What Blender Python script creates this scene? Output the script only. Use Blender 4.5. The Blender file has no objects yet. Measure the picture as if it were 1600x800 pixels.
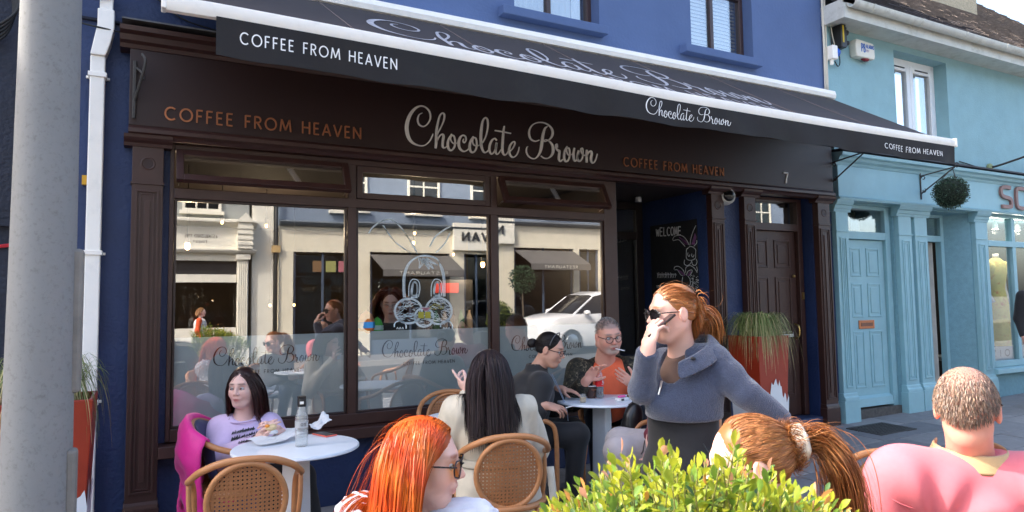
import bpy, bmesh, math, random
import numpy as np
from mathutils import Vector, Matrix

rng = random.Random(7)
nrg = np.random.default_rng(11)
S = bpy.context.scene
COL = S.collection

# ------------------------------------------------------------------ camera
FPX = 1080.0
CAM = np.array([0.0, -5.2, 1.6])
YAW, PITCH, ROLL = math.radians(28.0505), math.radians(3.93569), math.radians(-0.81781)
_f = np.array([math.sin(YAW) * math.cos(PITCH), math.cos(YAW) * math.cos(PITCH), math.sin(PITCH)])
_r = np.array([math.cos(YAW), -math.sin(YAW), 0.0])
_u = np.cross(_r, _f)
CR = math.cos(ROLL) * _r + math.sin(ROLL) * _u
CU = -math.sin(ROLL) * _r + math.cos(ROLL) * _u
CF = _f
cam_data = bpy.data.cameras.new('camera')
cam_data.sensor_width = 36.0
cam_data.lens = 36.0 * FPX / 1600.0
cam_data.clip_start = 0.05
cam_data.clip_end = 900.0
cam_data.dof.use_dof = True
cam_data.dof.focus_distance = 4.6
cam_data.dof.aperture_fstop = cam_data.lens / 2.2
cam = bpy.data.objects.new('camera', cam_data)
COL.objects.link(cam)
cam.matrix_world = Matrix(((CR[0], CU[0], -CF[0], CAM[0]), (CR[1], CU[1], -CF[1], CAM[1]), (CR[2], CU[2], -CF[2], CAM[2]), (0, 0, 0, 1)))
S.camera = cam

# ------------------------------------------------------------------ light
SUN_EL, SUN_PHI = math.radians(42.0), math.radians(31.0)   # sun from the left, just behind the shop row
sdir = Vector((-math.cos(SUN_PHI) * math.cos(SUN_EL), math.sin(SUN_PHI) * math.cos(SUN_EL), math.sin(SUN_EL)))
world = bpy.data.worlds.new('World')
S.world = world
world.use_nodes = True
wn = world.node_tree
wn.nodes.clear()
sky = wn.nodes.new('ShaderNodeTexSky')
sky.sky_type = 'NISHITA'
sky.sun_disc = False
sky.sun_elevation = SUN_EL
sky.sun_rotation = math.atan2(sdir.x, sdir.y)
sky.altitude = 50
sky.air_density = 1.0
sky.dust_density = 4.5
sky.ozone_density = 0.6
bgn = wn.nodes.new('ShaderNodeBackground')
bgn.inputs[1].default_value = 0.15
won = wn.nodes.new('ShaderNodeOutputWorld')
wn.links.new(sky.outputs[0], bgn.inputs[0])
wn.links.new(bgn.outputs[0], won.inputs[0])
sun_data = bpy.data.lights.new('sun', 'SUN')
sun_data.energy = 2.0
sun_data.angle = math.radians(0.53)
sun_data.color = (1.0, 0.94, 0.85)
sun = bpy.data.objects.new('sun', sun_data)
COL.objects.link(sun)
sun.location = (-6, 4, 12)
sun.rotation_euler = sdir.to_track_quat('Z', 'Y').to_euler()
vs = S.view_settings
vs.view_transform = 'Standard'
vs.look = 'None'
vs.exposure = 2.2
vs.gamma = 1.0
vs.use_curve_mapping = False
S.cycles.max_bounces = 10
S.cycles.diffuse_bounces = 4
S.cycles.glossy_bounces = 5
S.cycles.transmission_bounces = 8
S.cycles.transparent_max_bounces = 16
S.cycles.sample_clamp_indirect = 6.0
S.cycles.use_denoising = True
try:
    S.cycles.denoiser = 'OPENIMAGEDENOISE'
except Exception:
    pass
S.cycles.caustics_reflective = False
S.cycles.caustics_refractive = False

# ------------------------------------------------------------------ helpers
def ray(x, y):
    return CF + (x - 800) / FPX * CR - (y - 400) / FPX * CU
def at(x, y, depth):                 # world point at a distance along the view axis
    return CAM + depth * ray(x, y)
def on_y(x, y, Y=0.0):
    d = ray(x, y)
    return CAM + (Y - CAM[1]) / d[1] * d
def on_z(x, y, Z=0.0):
    d = ray(x, y)
    return CAM + (Z - CAM[2]) / d[2] * d
def on_x(x, y, X):
    d = ray(x, y)
    return CAM + (X - CAM[0]) / d[0] * d
def ground(x, y):                    # pavement: falls towards the kerb, climbs along the street
    return 0.025 * (min(max(y, -6.0), 0.6) + 5.2) + 0.0135 * x

_mats = {}
def lin(c):
    return tuple(((v / 255.0) / 12.92 if v / 255.0 <= 0.04045 else ((v / 255.0 + 0.055) / 1.055) ** 2.4) for v in c)
def _nd(nt, t, **kw):
    n = nt.nodes.new(t)
    for k, v in kw.items():
        setattr(n, k, v)
    return n
def mat(name, col=(.5, .5, .5), rough=.6, var=.12, scale=5.0, bump=0.0, bscale=80.0, bdist=.01, metal=0.0, spec=.5,
        dirt=0.0, dirtcol=None, dscale=2.0, attr=None, trans=0.0, sss=0.0, stretch=None, coat=0.0, alpha=1.0, sheen=0.0, rvar=0.0):
    """Procedural paint: noisy base colour, patches of dirt, optional bump and vertex colour."""
    if name in _mats:
        return _mats[name]
    m = bpy.data.materials.new(name)
    _mats[name] = m
    m.use_nodes = True
    nt = m.node_tree
    L = nt.links.new
    b = nt.nodes['Principled BSDF']
    b.inputs['Roughness'].default_value = rough
    b.inputs['Metallic'].default_value = metal
    b.inputs['Specular IOR Level'].default_value = spec
    b.inputs['Coat Weight'].default_value = coat
    b.inputs['Coat Roughness'].default_value = .12
    b.inputs['Sheen Weight'].default_value = sheen
    tc = _nd(nt, 'ShaderNodeTexCoord')
    mp = _nd(nt, 'ShaderNodeMapping')
    if stretch:
        mp.inputs['Scale'].default_value = stretch
    L(tc.outputs['Object'], mp.inputs[0])
    nz = _nd(nt, 'ShaderNodeTexNoise')
    nz.inputs['Scale'].default_value = scale
    nz.inputs['Detail'].default_value = 6
    nz.inputs['Roughness'].default_value = .62
    L(mp.outputs[0], nz.inputs['Vector'])
    rmp = _nd(nt, 'ShaderNodeValToRGB')
    rmp.color_ramp.elements[0].position = .3
    rmp.color_ramp.elements[1].position = .7
    rmp.color_ramp.elements[0].color = (*[max(0, c * (1 - var)) for c in col], 1)
    rmp.color_ramp.elements[1].color = (*[min(1, c * (1 + var)) for c in col], 1)
    L(nz.outputs['Fac'], rmp.inputs[0])
    out = rmp.outputs[0]
    if attr:
        an = _nd(nt, 'ShaderNodeAttribute', attribute_name=attr)
        mx = _nd(nt, 'ShaderNodeMix', data_type='RGBA', blend_type='MULTIPLY')
        mx.inputs[0].default_value = 1
        L(out, mx.inputs[6]); L(an.outputs['Color'], mx.inputs[7])
        out = mx.outputs[2]
    if dirt > 0:
        n2 = _nd(nt, 'ShaderNodeTexNoise')
        n2.inputs['Scale'].default_value = dscale
        n2.inputs['Detail'].default_value = 9
        n2.inputs['Roughness'].default_value = .75
        L(tc.outputs['Object'], n2.inputs['Vector'])
        r2 = _nd(nt, 'ShaderNodeMapRange')
        r2.inputs[1].default_value = .52; r2.inputs[2].default_value = .74
        r2.inputs[3].default_value = 0; r2.inputs[4].default_value = dirt
        L(n2.outputs['Fac'], r2.inputs[0])
        mx = _nd(nt, 'ShaderNodeMix', data_type='RGBA')
        L(r2.outputs[0], mx.inputs[0]); L(out, mx.inputs[6])
        dc = dirtcol or tuple(c * .45 for c in col)
        mx.inputs[7].default_value = (*dc, 1)
        out = mx.outputs[2]
    L(out, b.inputs['Base Color'])
    if rvar:
        r3 = _nd(nt, 'ShaderNodeMapRange')
        r3.inputs[3].default_value = max(.02, rough - rvar); r3.inputs[4].default_value = min(1, rough + rvar)
        L(nz.outputs['Fac'], r3.inputs[0]); L(r3.outputs[0], b.inputs['Roughness'])
    if bump > 0:
        n3 = _nd(nt, 'ShaderNodeTexNoise')
        n3.inputs['Scale'].default_value = bscale
        n3.inputs['Detail'].default_value = 5
        L(mp.outputs[0], n3.inputs['Vector'])
        bp = _nd(nt, 'ShaderNodeBump')
        bp.inputs['Strength'].default_value = bump
        bp.inputs['Distance'].default_value = bdist
        L(n3.outputs['Fac'], bp.inputs['Height'])
        L(bp.outputs[0], b.inputs['Normal'])
    if sss > 0:
        b.inputs['Subsurface Weight'].default_value = sss
        b.inputs['Subsurface Radius'].default_value = (.012, .005, .003)
        b.inputs['Subsurface Scale'].default_value = 1.0
    if trans > 0:
        tr = _nd(nt, 'ShaderNodeBsdfTranslucent')
        L(out, tr.inputs[0])
        ms = _nd(nt, 'ShaderNodeMixShader')
        ms.inputs[0].default_value = trans
        mo = nt.nodes['Material Output']
        L(b.outputs[0], ms.inputs[1]); L(tr.outputs[0], ms.inputs[2]); L(ms.outputs[0], mo.inputs[0])
    return m
def glass_mat(name, tint=(1, 1, 1), base=.1, gain=1.5, rough=0.0, glare_mix=0.0):
    """Window glass: see-through with a mirror share that grows at grazing angles."""
    if name in _mats:
        return _mats[name]
    m = bpy.data.materials.new(name)
    _mats[name] = m
    m.use_nodes = True
    nt = m.node_tree
    L = nt.links.new
    nt.nodes.clear()
    o = _nd(nt, 'ShaderNodeOutputMaterial')
    fr = _nd(nt, 'ShaderNodeFresnel')
    gm = _nd(nt, 'ShaderNodeNewGeometry')
    im = _nd(nt, 'ShaderNodeMapRange'); im.inputs[3].default_value = 1.5; im.inputs[4].default_value = 1 / 1.5
    L(gm.outputs['Backfacing'], im.inputs[0]); L(im.outputs[0], fr.inputs[0])
    ma = _nd(nt, 'ShaderNodeMath', operation='MULTIPLY_ADD', use_clamp=True)
    ma.inputs[1].default_value = gain; ma.inputs[2].default_value = base
    L(fr.outputs[0], ma.inputs[0])
    gl = _nd(nt, 'ShaderNodeBsdfGlossy'); gl.inputs['Roughness'].default_value = rough
    tr = _nd(nt, 'ShaderNodeBsdfTransparent'); tr.inputs[0].default_value = (*tint, 1)
    ms = _nd(nt, 'ShaderNodeMixShader')
    L(ma.outputs[0], ms.inputs[0]); L(tr.outputs[0], ms.inputs[1]); L(gl.outputs[0], ms.inputs[2])
    L(ms.outputs[0], o.inputs[0])
    if glare_mix:
        df = _nd(nt, 'ShaderNodeBsdfDiffuse'); df.inputs[0].default_value = (.85, .87, .87, 1)  # diffuse white mixed into the glass to stand for glare
        m2 = _nd(nt, 'ShaderNodeMixShader'); m2.inputs[0].default_value = glare_mix
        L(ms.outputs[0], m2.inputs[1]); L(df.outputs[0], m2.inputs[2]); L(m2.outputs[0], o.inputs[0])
    return m
def emit_mat(name, col, strength):
    if name in _mats:
        return _mats[name]
    m = bpy.data.materials.new(name)
    _mats[name] = m
    m.use_nodes = True
    b = m.node_tree.nodes['Principled BSDF']
    b.inputs['Base Color'].default_value = (*col, 1)
    b.inputs['Emission Color'].default_value = (*col, 1)
    b.inputs['Emission Strength'].default_value = strength
    return m

def wloc(o):
    p = Vector((0, 0, 0))
    while o is not None:
        p += o.location
        o = o.parent
    return p
def root(name, label, cat, loc=(0, 0, 0), rz=0.0, group=None, kind=None):
    o = bpy.data.objects.new(name, None)
    COL.objects.link(o)
    o.empty_display_size = .1
    o.location = tuple(float(v) for v in loc); o.rotation_euler = (0, 0, rz)
    return tag(o, label, cat, group, kind)
def tag(o, label=None, cat=None, group=None, kind=None):
    if label: o['label'] = label
    if cat: o['category'] = cat
    if group: o['group'] = group
    if kind: o['kind'] = kind
    return o
def copy_tree(o, parent=None):
    c = o.copy()
    COL.objects.link(c)
    c.parent = parent
    for ch in o.children:
        copy_tree(ch, c)
    return c

def catmull(pts, n=6, closed=False):
    P = np.array(pts, float)
    if len(P) < 3 and not closed:
        return np.array([P[0] + (P[-1] - P[0]) * t for t in np.linspace(0, 1, n + 1)])
    out = []
    m = len(P)
    rngi = range(m) if closed else range(m - 1)
    for i in rngi:
        p1, p2 = P[i], P[(i + 1) % m]
        p0 = P[i - 1] if (closed or i > 0) else 2 * p1 - p2
        p3 = P[(i + 2) % m] if (closed or i < m - 2) else 2 * p2 - p1
        for k in range(n):
            t = k / n
            out.append(.5 * (2 * p1 + (p2 - p0) * t + (2 * p0 - 5 * p1 + 4 * p2 - p3) * t * t + (3 * p1 - p0 - 3 * p2 + p3) * t ** 3))
    if not closed:
        out.append(P[-1])
    return np.array(out)

class MB:
    """Collects faces, then links them as ONE mesh object."""
    def __init__(s):
        s.v = []; s.f = []; s.mi = []; s.cur = 0
    def add(s, vs_, fs):
        o = len(s.v)
        s.v.extend([tuple(map(float, q)) for q in vs_])
        for f in fs:
            s.f.append(tuple(i + o for i in f)); s.mi.append(s.cur)
        return s
    def box(s, x0, x1, y0, y1, z0, z1, M=None):
        if x1 < x0: x0, x1 = x1, x0
        if y1 < y0: y0, y1 = y1, y0
        if z1 < z0: z0, z1 = z1, z0
        vs_ = [(x0, y0, z0), (x1, y0, z0), (x1, y1, z0), (x0, y1, z0), (x0, y0, z1), (x1, y0, z1), (x1, y1, z1), (x0, y1, z1)]
        if M is not None:
            vs_ = [tuple(M @ Vector(q)) for q in vs_]
        return s.add(vs_, [(0, 3, 2, 1), (4, 5, 6, 7), (0, 1, 5, 4), (1, 2, 6, 5), (2, 3, 7, 6), (3, 0, 4, 7)])
    def extr(s, prof, a, b, axis='x', cap=True):
        """2-D closed profile swept straight along an axis ('x': profile is (y,z); 'y': (x,z); 'z': (x,y))."""
        n = len(prof)
        def p(q, t):
            return {'x': (t, q[0], q[1]), 'y': (q[0], t, q[1]), 'z': (q[0], q[1], t)}[axis]
        vs_ = [p(q, a) for q in prof] + [p(q, b) for q in prof]
        fs = [(i, (i + 1) % n, n + (i + 1) % n, n + i) for i in range(n)]
        if cap:
            fs += [tuple(range(n))[::-1], tuple(range(n, 2 * n))]
        return s.add(vs_, fs)
    def tube(s, pts, r, n=8, closed=False, cap=True, flat=None):
        P = [Vector(q) for q in pts]
        m = len(P)
        R = list(r) if hasattr(r, '__len__') else [r] * m
        up = None
        rings = []
        for i in range(m):
            if closed:
                t = P[(i + 1) % m] - P[i - 1]
            else:
                t = P[min(i + 1, m - 1)] - P[max(i - 1, 0)]
            t.normalize()
            if up is None:
                up = Vector((0, 0, 1)) if abs(t.z) < .9 else Vector((1, 0, 0))
            u_ = up - t * up.dot(t)
            if u_.length < 1e-6:
                u_ = t.orthogonal()
            u_.normalize(); up = u_
            w_ = t.cross(u_)
            fx = flat or 1.0
            rings.append([P[i] + (u_ * math.cos(2 * math.pi * k / n) * fx + w_ * math.sin(2 * math.pi * k / n)) * R[i] for k in range(n)])
        vs_ = [q for rg in rings for q in rg]
        fs = []
        for i in range(m if closed else m - 1):
            j = (i + 1) % m
            for k in range(n):
                fs.append((i * n + k, i * n + (k + 1) % n, j * n + (k + 1) % n, j * n + k))
        if cap and not closed:
            fs += [tuple(range(n))[::-1], tuple(range((m - 1) * n, m * n))]
        return s.add(vs_, fs)
    def lathe(s, prof, c=(0, 0, 0), n=24, capb=True, capt=True, axis=None):
        """prof: list of (radius, height)"""
        vs_ = []
        for r_, h in prof:
            for k in range(n):
                a = 2 * math.pi * k / n
                q = Vector((r_ * math.cos(a), r_ * math.sin(a), h))
                if axis is not None:
                    q = axis @ q
                vs_.append(q + Vector(c))
        fs = []
        for i in range(len(prof) - 1):
            for k in range(n):
                fs.append((i * n + k, i * n + (k + 1) % n, (i + 1) * n + (k + 1) % n, (i + 1) * n + k))
        if capb: fs.append(tuple(range(n))[::-1])
        if capt: fs.append(tuple(range((len(prof) - 1) * n, len(prof) * n)))
        return s.add(vs_, fs)
    def sphere(s, c, r, nu=14, nv=9, M=None):
        r = r if hasattr(r, '__len__') else (r, r, r)
        vs_ = []; fs = []
        for i in range(nv + 1):
            th = math.pi * i / nv
            for k in range(nu):
                ph = 2 * math.pi * k / nu
                q = Vector((r[0] * math.sin(th) * math.cos(ph), r[1] * math.sin(th) * math.sin(ph), r[2] * math.cos(th)))
                if M is not None: q = M @ q
                vs_.append(q + Vector(c))
        for i in range(nv):
            for k in range(nu):
                fs.append((i * nu + k, (i + 1) * nu + k, (i + 1) * nu + (k + 1) % nu, i * nu + (k + 1) % nu))
        return s.add(vs_, fs)
    def grid(s, P):
        """P: array rows x cols x 3"""
        P = np.asarray(P, float)
        a, b = P.shape[:2]
        return s.add(P.reshape(-1, 3).tolist(), [(i * b + j, i * b + j + 1, (i + 1) * b + j + 1, (i + 1) * b + j) for i in range(a - 1) for j in range(b - 1)])
    def stroke(s, pts, widths, fn, th=.004):
        """Flat pen stroke: 2-D points mapped by fn(u, v, depth) -> 3-D; has real thickness th."""
        P = np.array(pts, float)
        W = np.array(widths if hasattr(widths, '__len__') else [widths] * len(P), float) / 2
        T = np.gradient(P, axis=0)
        T /= np.maximum(np.linalg.norm(T, axis=1, keepdims=True), 1e-9)
        N = np.stack([-T[:, 1], T[:, 0]], 1)
        A = P + N * W[:, None]; B = P - N * W[:, None]
        vs_ = []
        for i in range(len(P)):
            vs_ += [fn(A[i, 0], A[i, 1], th), fn(B[i, 0], B[i, 1], th), fn(B[i, 0], B[i, 1], 0), fn(A[i, 0], A[i, 1], 0)]
        fs = []
        for i in range(len(P) - 1):
            o, q = 4 * i, 4 * i + 4
            fs += [(o, o + 1, q + 1, q), (o + 1, o + 2, q + 2, q + 1), (o + 3, o, q, q + 3)]
        e = 4 * (len(P) - 1)
        fs += [(3, 2, 1, 0), (e, e + 1, e + 2, e + 3)]
        return s.add(vs_, fs)
    def build(s, name, m, parent=None, smooth=False, world=True, bevel=0, seg=2, sharp=None, cols=None):
        me = bpy.data.meshes.new(name)
        off = wloc(parent) if (parent is not None and world) else Vector((0, 0, 0))
        V = np.array(s.v, float).reshape(-1, 3) - np.array(off)
        me.from_pydata(V.tolist(), [], s.f)
        ms = m if isinstance(m, (list, tuple)) else [m]
        for q in ms:
            me.materials.append(q)
        if len(ms) > 1:
            me.polygons.foreach_set('material_index', s.mi)
        if cols is not None:
            a = me.color_attributes.new('Col', 'FLOAT_COLOR', 'POINT')
            c4 = np.ones((len(V), 4)); c4[:, :3] = cols
            a.data.foreach_set('color', c4.ravel())
        bm = bmesh.new(); bm.from_mesh(me)
        bmesh.ops.recalc_face_normals(bm, faces=bm.faces)
        bm.to_mesh(me); bm.free()
        if smooth:
            me.polygons.foreach_set('use_smooth', [True] * len(me.polygons))
            if sharp is not None:
                try: me.set_sharp_from_angle(angle=math.radians(sharp))
                except Exception: pass
        me.update()
        o = bpy.data.objects.new(name, me)
        COL.objects.link(o)
        o.parent = parent
        if bevel:
            md = o.modifiers.new('bevel', 'BEVEL')
            md.width = bevel; md.segments = seg; md.limit_method = 'ANGLE'; md.angle_limit = math.radians(40)
        return o

# ---- pen lettering -------------------------------------------------
def _arc(cx, cy, rx, ry, a0, a1, n=14):
    return [(cx + rx * math.cos(math.radians(a0 + (a1 - a0) * i / n)), cy + ry * math.sin(math.radians(a0 + (a1 - a0) * i / n))) for i in range(n + 1)]
GLYPH = {   # name: (advance, strokes) in cap-height units
    'C': (.84, [_arc(.46, .5, .43, .47, 48, 312, 18)]),
    'O': (1.0, [_arc(.5, .5, .45, .47, 0, 360, 26)]),
    'F': (.52, [[(.06, 0), (.06, 1)], [(.06, .97), (.48, .97)], [(.06, .52), (.42, .52)]]),
    'E': (.54, [[(.06, 0), (.06, 1)], [(.06, .97), (.48, .97)], [(.06, .52), (.43, .52)], [(.06, .03), (.49, .03)]]),
    'R': (.62, [[(.06, 0), (.06, 1)], [(.06, .97), (.26, .97)] + _arc(.28, .74, .24, .23, 90, -90, 9) + [(.06, .51)], [(.26, .51), (.58, 0)]]),
    'M': (.98, [[(.04, 0), (.16, 1)], [(.16, .98), (.49, .12)], [(.49, .12), (.82, .98)], [(.82, 1), (.94, 0)]]),
    'H': (.76, [[(.06, 0), (.06, 1)], [(.66, 0), (.66, 1)], [(.06, .52), (.66, .52)]]),
    'A': (.76, [[(.02, 0), (.37, 1)], [(.37, 1), (.72, 0)], [(.14, .32), (.6, .32)]]),
    'V': (.74, [[(.02, 1), (.37, 0)], [(.37, 0), (.72, 1)]]),
    'N': (.80, [[(.06, 0), (.06, 1)], [(.06, .96), (.7, .04)], [(.7, 0), (.7, 1)]]),
    'W': (1.0, [[(.02, 1), (.26, 0)], [(.26, 0), (.5, .9)], [(.5, .9), (.74, 0)], [(.74, 0), (.98, 1)]]),
    'L': (.5, [[(.06, 1), (.06, 0)], [(.06, .03), (.46, .03)]]),
    'S': (.6, [[(.54, .86), (.44, .96), (.28, .98), (.12, .9), (.08, .76), (.16, .62), (.3, .53), (.46, .43), (.53, .27), (.46, .1), (.3, .02), (.14, .05), (.05, .16)]]),
    'T': (.6, [[(.3, 0), (.3, 1)], [(.02, .97), (.58, .97)]]),
    'I': (.2, [[(.1, 0), (.1, 1)]]),
    'U': (.74, [[(.06, 1), (.06, .3), (.14, .1), (.36, .02), (.58, .1), (.66, .3), (.66, 1)]]),
    'B': (.6, [[(.06, 0), (.06, 1)], [(.06, .97), (.26, .97)] + _arc(.28, .75, .2, .22, 90, -90, 8) + [(.06, .53)], [(.26, .53)] + _arc(.3, .28, .24, .25, 90, -90, 8) + [(.06, .03)]]),
    'D': (.74, [[(.06, 0), (.06, 1)], [(.06, .97), (.24, .97)] + _arc(.26, .5, .42, .47, 90, -90, 12) + [(.06, .03)]]),
    'P': (.58, [[(.06, 0), (.06, 1)], [(.06, .97), (.26, .97)] + _arc(.28, .72, .24, .25, 90, -90, 9) + [(.06, .47)]]),
    'K': (.62, [[(.06, 0), (.06, 1)], [(.06, .45), (.56, 1)], [(.2, .6), (.58, 0)]]),
    'Y': (.66, [[(.33, 0), (.33, .45)], [(.33, .45), (.02, 1)], [(.33, .45), (.64, 1)]]),
    'G': (.9, [_arc(.46, .5, .43, .47, 48, 350, 18) + [(.89, .45), (.56, .45)]]),
    '7': (.6, [[(.02, .97), (.56, .97)], [(.54, .97), (.36, .5), (.26, 0)]]),
    '1': (.3, [[(.02, .8), (.18, 1)], [(.18, 1), (.18, 0)]]),
    '9': (.6, [_arc(.3, .7, .24, .28, 0, 360, 18), [(.54, .7), (.5, .3), (.3, 0)]]),
    '5': (.58, [[(.5, .97), (.12, .97), (.08, .58), (.3, .62), (.5, .5), (.54, .3), (.44, .08), (.24, .02), (.05, .1)]]),
    '3': (.58, [[(.06, .9), (.24, .98), (.46, .9), (.48, .7), (.36, .56), (.2, .53), (.4, .5), (.54, .3), (.44, .08), (.24, .02), (.05, .1)]]),
    '0': (.62, [_arc(.31, .5, .27, .47, 0, 360, 20)]),
    '2': (.58, [[(.06, .8), (.16, .95), (.34, .98), (.5, .86), (.5, .68), (.36, .42), (.06, .03), (.54, .03)]]),
    '6': (.6, [[(.46, .98), (.22, .72), (.07, .34)], _arc(.3, .3, .24, .28, 0, 360, 18)]),
    ' ': (.42, []),
}
def text_width(t, gap=.2):
    return sum(GLYPH[c][0] for c in t) + gap * (len(t) - 1)
def pen_text(mb, t, fn, u0, v0, u1, h, pen=.1, gap=.2, th=.004, jit=0.0):
    """Lettering from u0 to u1 on baseline v0, cap height h."""
    k = (u1 - u0) / text_width(t, gap)
    u = u0
    for c in t:
        adv, sts = GLYPH[c]
        for st in sts:
            p = [(u + q[0] * k + rng.uniform(-jit, jit) * h, v0 + q[1] * h + rng.uniform(-jit, jit) * h) for q in st]
            mb.stroke(p, pen * h, fn, th)
        u += (adv + gap) * k
    return mb
def pen_letters(t, fn, u0, v0, u1, h, pen, gap, th, m, par):
    """The same lettering with every letter an object of its own."""
    k = (u1 - u0) / text_width(t, gap)
    u = u0
    for c in t:
        if c != ' ':
            b = MB()
            for st in GLYPH[c][1]:
                b.stroke([(u + q[0] * k, v0 + q[1] * h) for q in st], pen * h, fn, th)
            b.build('letter', m, par)
        u += (GLYPH[c][0] + gap) * k
SCRIPT = [[(166,264,5),(140,246,9),(128,206,12),(140,169,11),(176,157,9),(213,184,10),(235,231,11),(228,282,11),(194,314,9),(150,318,11),(100,286,20),(57,220,25),(37,139,28),(50,61,25),(86,17,16),(139,0,9),(185,7,9),(226,43,9),(250,88,8),(255,107,5)],[(277,-8,16),(284,52,21),(286,130,19),(299,203,15),(316,260,12),(337,284,10),(354,271,14),(349,225,12),(326,170,10),(300,122,10),(288,85,7)],[(284,36,8),(308,87,10),(332,110,12),(346,97,19),(339,51,19),(338,12,17),(356,2,10),(376,19,8)],[(418,121,10),(391,76,15),(382,29,19),(394,-7,17),(418,-10,13),(441,22,14),(447,68,13),(436,107,11),(415,106,10),(408,78,8),(422,53,8),(446,45,8),(471,58,7)],[(524,93,7),(516,74,10),(530,62,10),(544,86,10),(538,114,10),(514,121,11),(489,96,18),(478,52,21),(488,10,18),(520,-11,11),(552,1,10),(574,25,9)],[(609,121,10),(585,82,16),(575,35,20),(584,-4,17),(609,-10,13),(633,20,14),(640,68,13),(631,107,12),(609,108,10),(602,77,9),(614,52,9),(642,46,9),(668,57,7)],[(668,57,7),(694,80,10),(724,136,10),(742,212,13),(740,273,15),(719,290,10),(696,257,15),(683,186,21),(677,105,22),(684,38,20),(704,0,13),(729,3,10),(748,24,9)],[(825,109,11),(805,124,11),(778,104,15),(758,60,17),(755,17,17),(773,-10,12),(797,9,11),(814,47,11),(822,84,9)],[(823,90,16),(816,47,17),(812,10,16),(827,-7,11),(847,10,8),(865,39,7)],[(897,239,10),(889,195,16),(881,120,20),(876,53,20),(880,10,18),(898,-8,11),(919,8,10),(936,37,7)],[(808,192,8),(877,189,10),(960,183,8)],[(950,29,8),(978,62,10),(995,95,12),(992,114,10),(972,108,12),(947,72,16),(939,28,19),(952,-8,15),(980,-19,10),(1011,4,10),(1029,42,8),(1035,74,6)],[(1235,153,9),(1194,139,10),(1152,154,13),(1135,196,16),(1143,241,13),(1175,282,10),(1226,306,9),(1284,310,9),(1334,294,12),(1367,259,19),(1369,215,21),(1343,174,12),(1302,149,9),(1277,153,7),(1303,163,7),(1331,157,10),(1364,125,19),(1374,81,25),(1362,39,19),(1328,6,10),(1285,-1,9),(1249,16,7)],[(1321,283,7),(1294,261,16),(1274,205,23),(1262,140,26),(1250,76,25),(1228,24,16),(1195,-9,10),(1159,-13,9),(1124,5,10),(1106,41,11),(1111,76,8),(1121,86,6)],[(1418,105,10),(1415,133,10),(1403,129,12),(1402,100,13),(1425,80,18),(1438,75,19),(1433,36,21),(1431,1,19),(1449,-14,12),(1472,7,9)],[(1519,126,9),(1492,80,16),(1485,28,19),(1494,-4,18),(1516,-8,14),(1536,19,14),(1546,65,14),(1538,110,11),(1515,104,9),(1514,75,9),(1529,51,9),(1559,54,8),(1578,68,8)],[(1595,118,14),(1584,69,20),(1585,24,20),(1599,2,14),(1623,24,11),(1635,67,12)],[(1640,100,17),(1627,53,20),(1628,18,20),(1649,5,14),(1673,31,12),(1685,78,11),(1681,120,11),(1666,118,11),(1666,89,9),(1689,65,11),(1716,61,8)],[(1727,114,17),(1724,62,23),(1720,-1,22)],[(1723,42,9),(1744,90,12),(1769,106,14),(1779,86,22),(1770,40,22),(1776,8,17),(1796,3,13),(1820,31,11),(1835,72,9),(1839,88,6)]]
def script_text(mb, fn, u0, v0, su, sv=None, pen=1.0, shear=0.0, th=.004):
    """The shop name in its looped hand; traced strokes in millimetres, 1.84 m long at su = 1."""
    sv = sv or su
    for st in SCRIPT:
        q = catmull([(a * .001, b * .001, c * .001) for a, b, c in st], 5)
        mb.stroke([(u0 + (p[0] + p[1] * shear) * su, v0 + p[1] * sv) for p in q], [max(.003, p[2]) * pen * (su + sv) / 2 for p in q], fn, th)
    return mb
# ------------------------------------------------------------------ ground
M_SLAB = mat('paving_slab', lin((106, 106, 110)), .75, .22, 7, .25, 90, .004, dirt=.5, dirtcol=lin((70, 70, 74)), dscale=3)
M_BED = mat('paving_bed', lin((60, 60, 62)), .9, .2, 20)
M_ASPH = mat('asphalt', (.055, .055, .057), .85, .25, 30, .4, 250, .004, dirt=.4, dirtcol=(.09, .088, .085), dscale=.8)
M_KERB = mat('kerb_stone', (.30, .29, .28), .8, .15, 15, .2, 120, .003)
M_LINE = mat('road_paint', (.55, .45, .08), .7, .2, 20)

def sheet(name, xs, ys, fz, m, kind='structure'):
    b = MB()
    b.grid([[(x, y, fz(x, y)) for x in xs] for y in ys])
    o = b.build(name, m)
    return tag(o, kind=kind)
XS = [-60, -30, -15, -8, -4, 0, 4, 8, 12, 16, 24, 40, 70, 120]
road = sheet('road', XS, [-60, -40, -25, -17.8, -13.4, -10, -6.2], lambda x, y: .0135 * x - .17 - (.0 if y > -10.5 else .0), M_ASPH)
pave = sheet('pavement', XS, [-6.05, -5, -4, -3, -2, -1, 0, .6], lambda x, y: ground(x, y) - .022, M_BED)
far_pave = sheet('far_pavement', XS, [-60, -40, -25, -16, -13.6], lambda x, y: .0135 * x - .03, M_SLAB)
def kerb(name, y0, y1):
    b = MB()
    b.add([(-60, y0, .0135 * -60 - .3), (120, y0, .0135 * 120 - .3), (120, y1, .0135 * 120 - .3), (-60, y1, .0135 * -60 - .3),
           (-60, y0, -.81 - .024), (120, y0, 1.62 - .024), (120, y1, 1.62 - .024), (-60, y1, -.81 - .024)],
          [(0, 1, 5, 4), (1, 2, 6, 5), (2, 3, 7, 6), (3, 0, 4, 7), (4, 5, 6, 7)])
    return tag(b.build(name, M_KERB), kind='structure')
kerb('kerb', -6.2, -6.05)
kerb('far_kerb', -13.6, -13.45)
b = MB()
for y in (-6.62, -6.85):
    b.add([(-40, y, .0135 * -40 - .166), (80, y, .0135 * 80 - .166), (80, y + .08, .0135 * 80 - .166), (-40, y + .08, .0135 * -40 - .166)], [(0, 1, 2, 3)])
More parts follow.
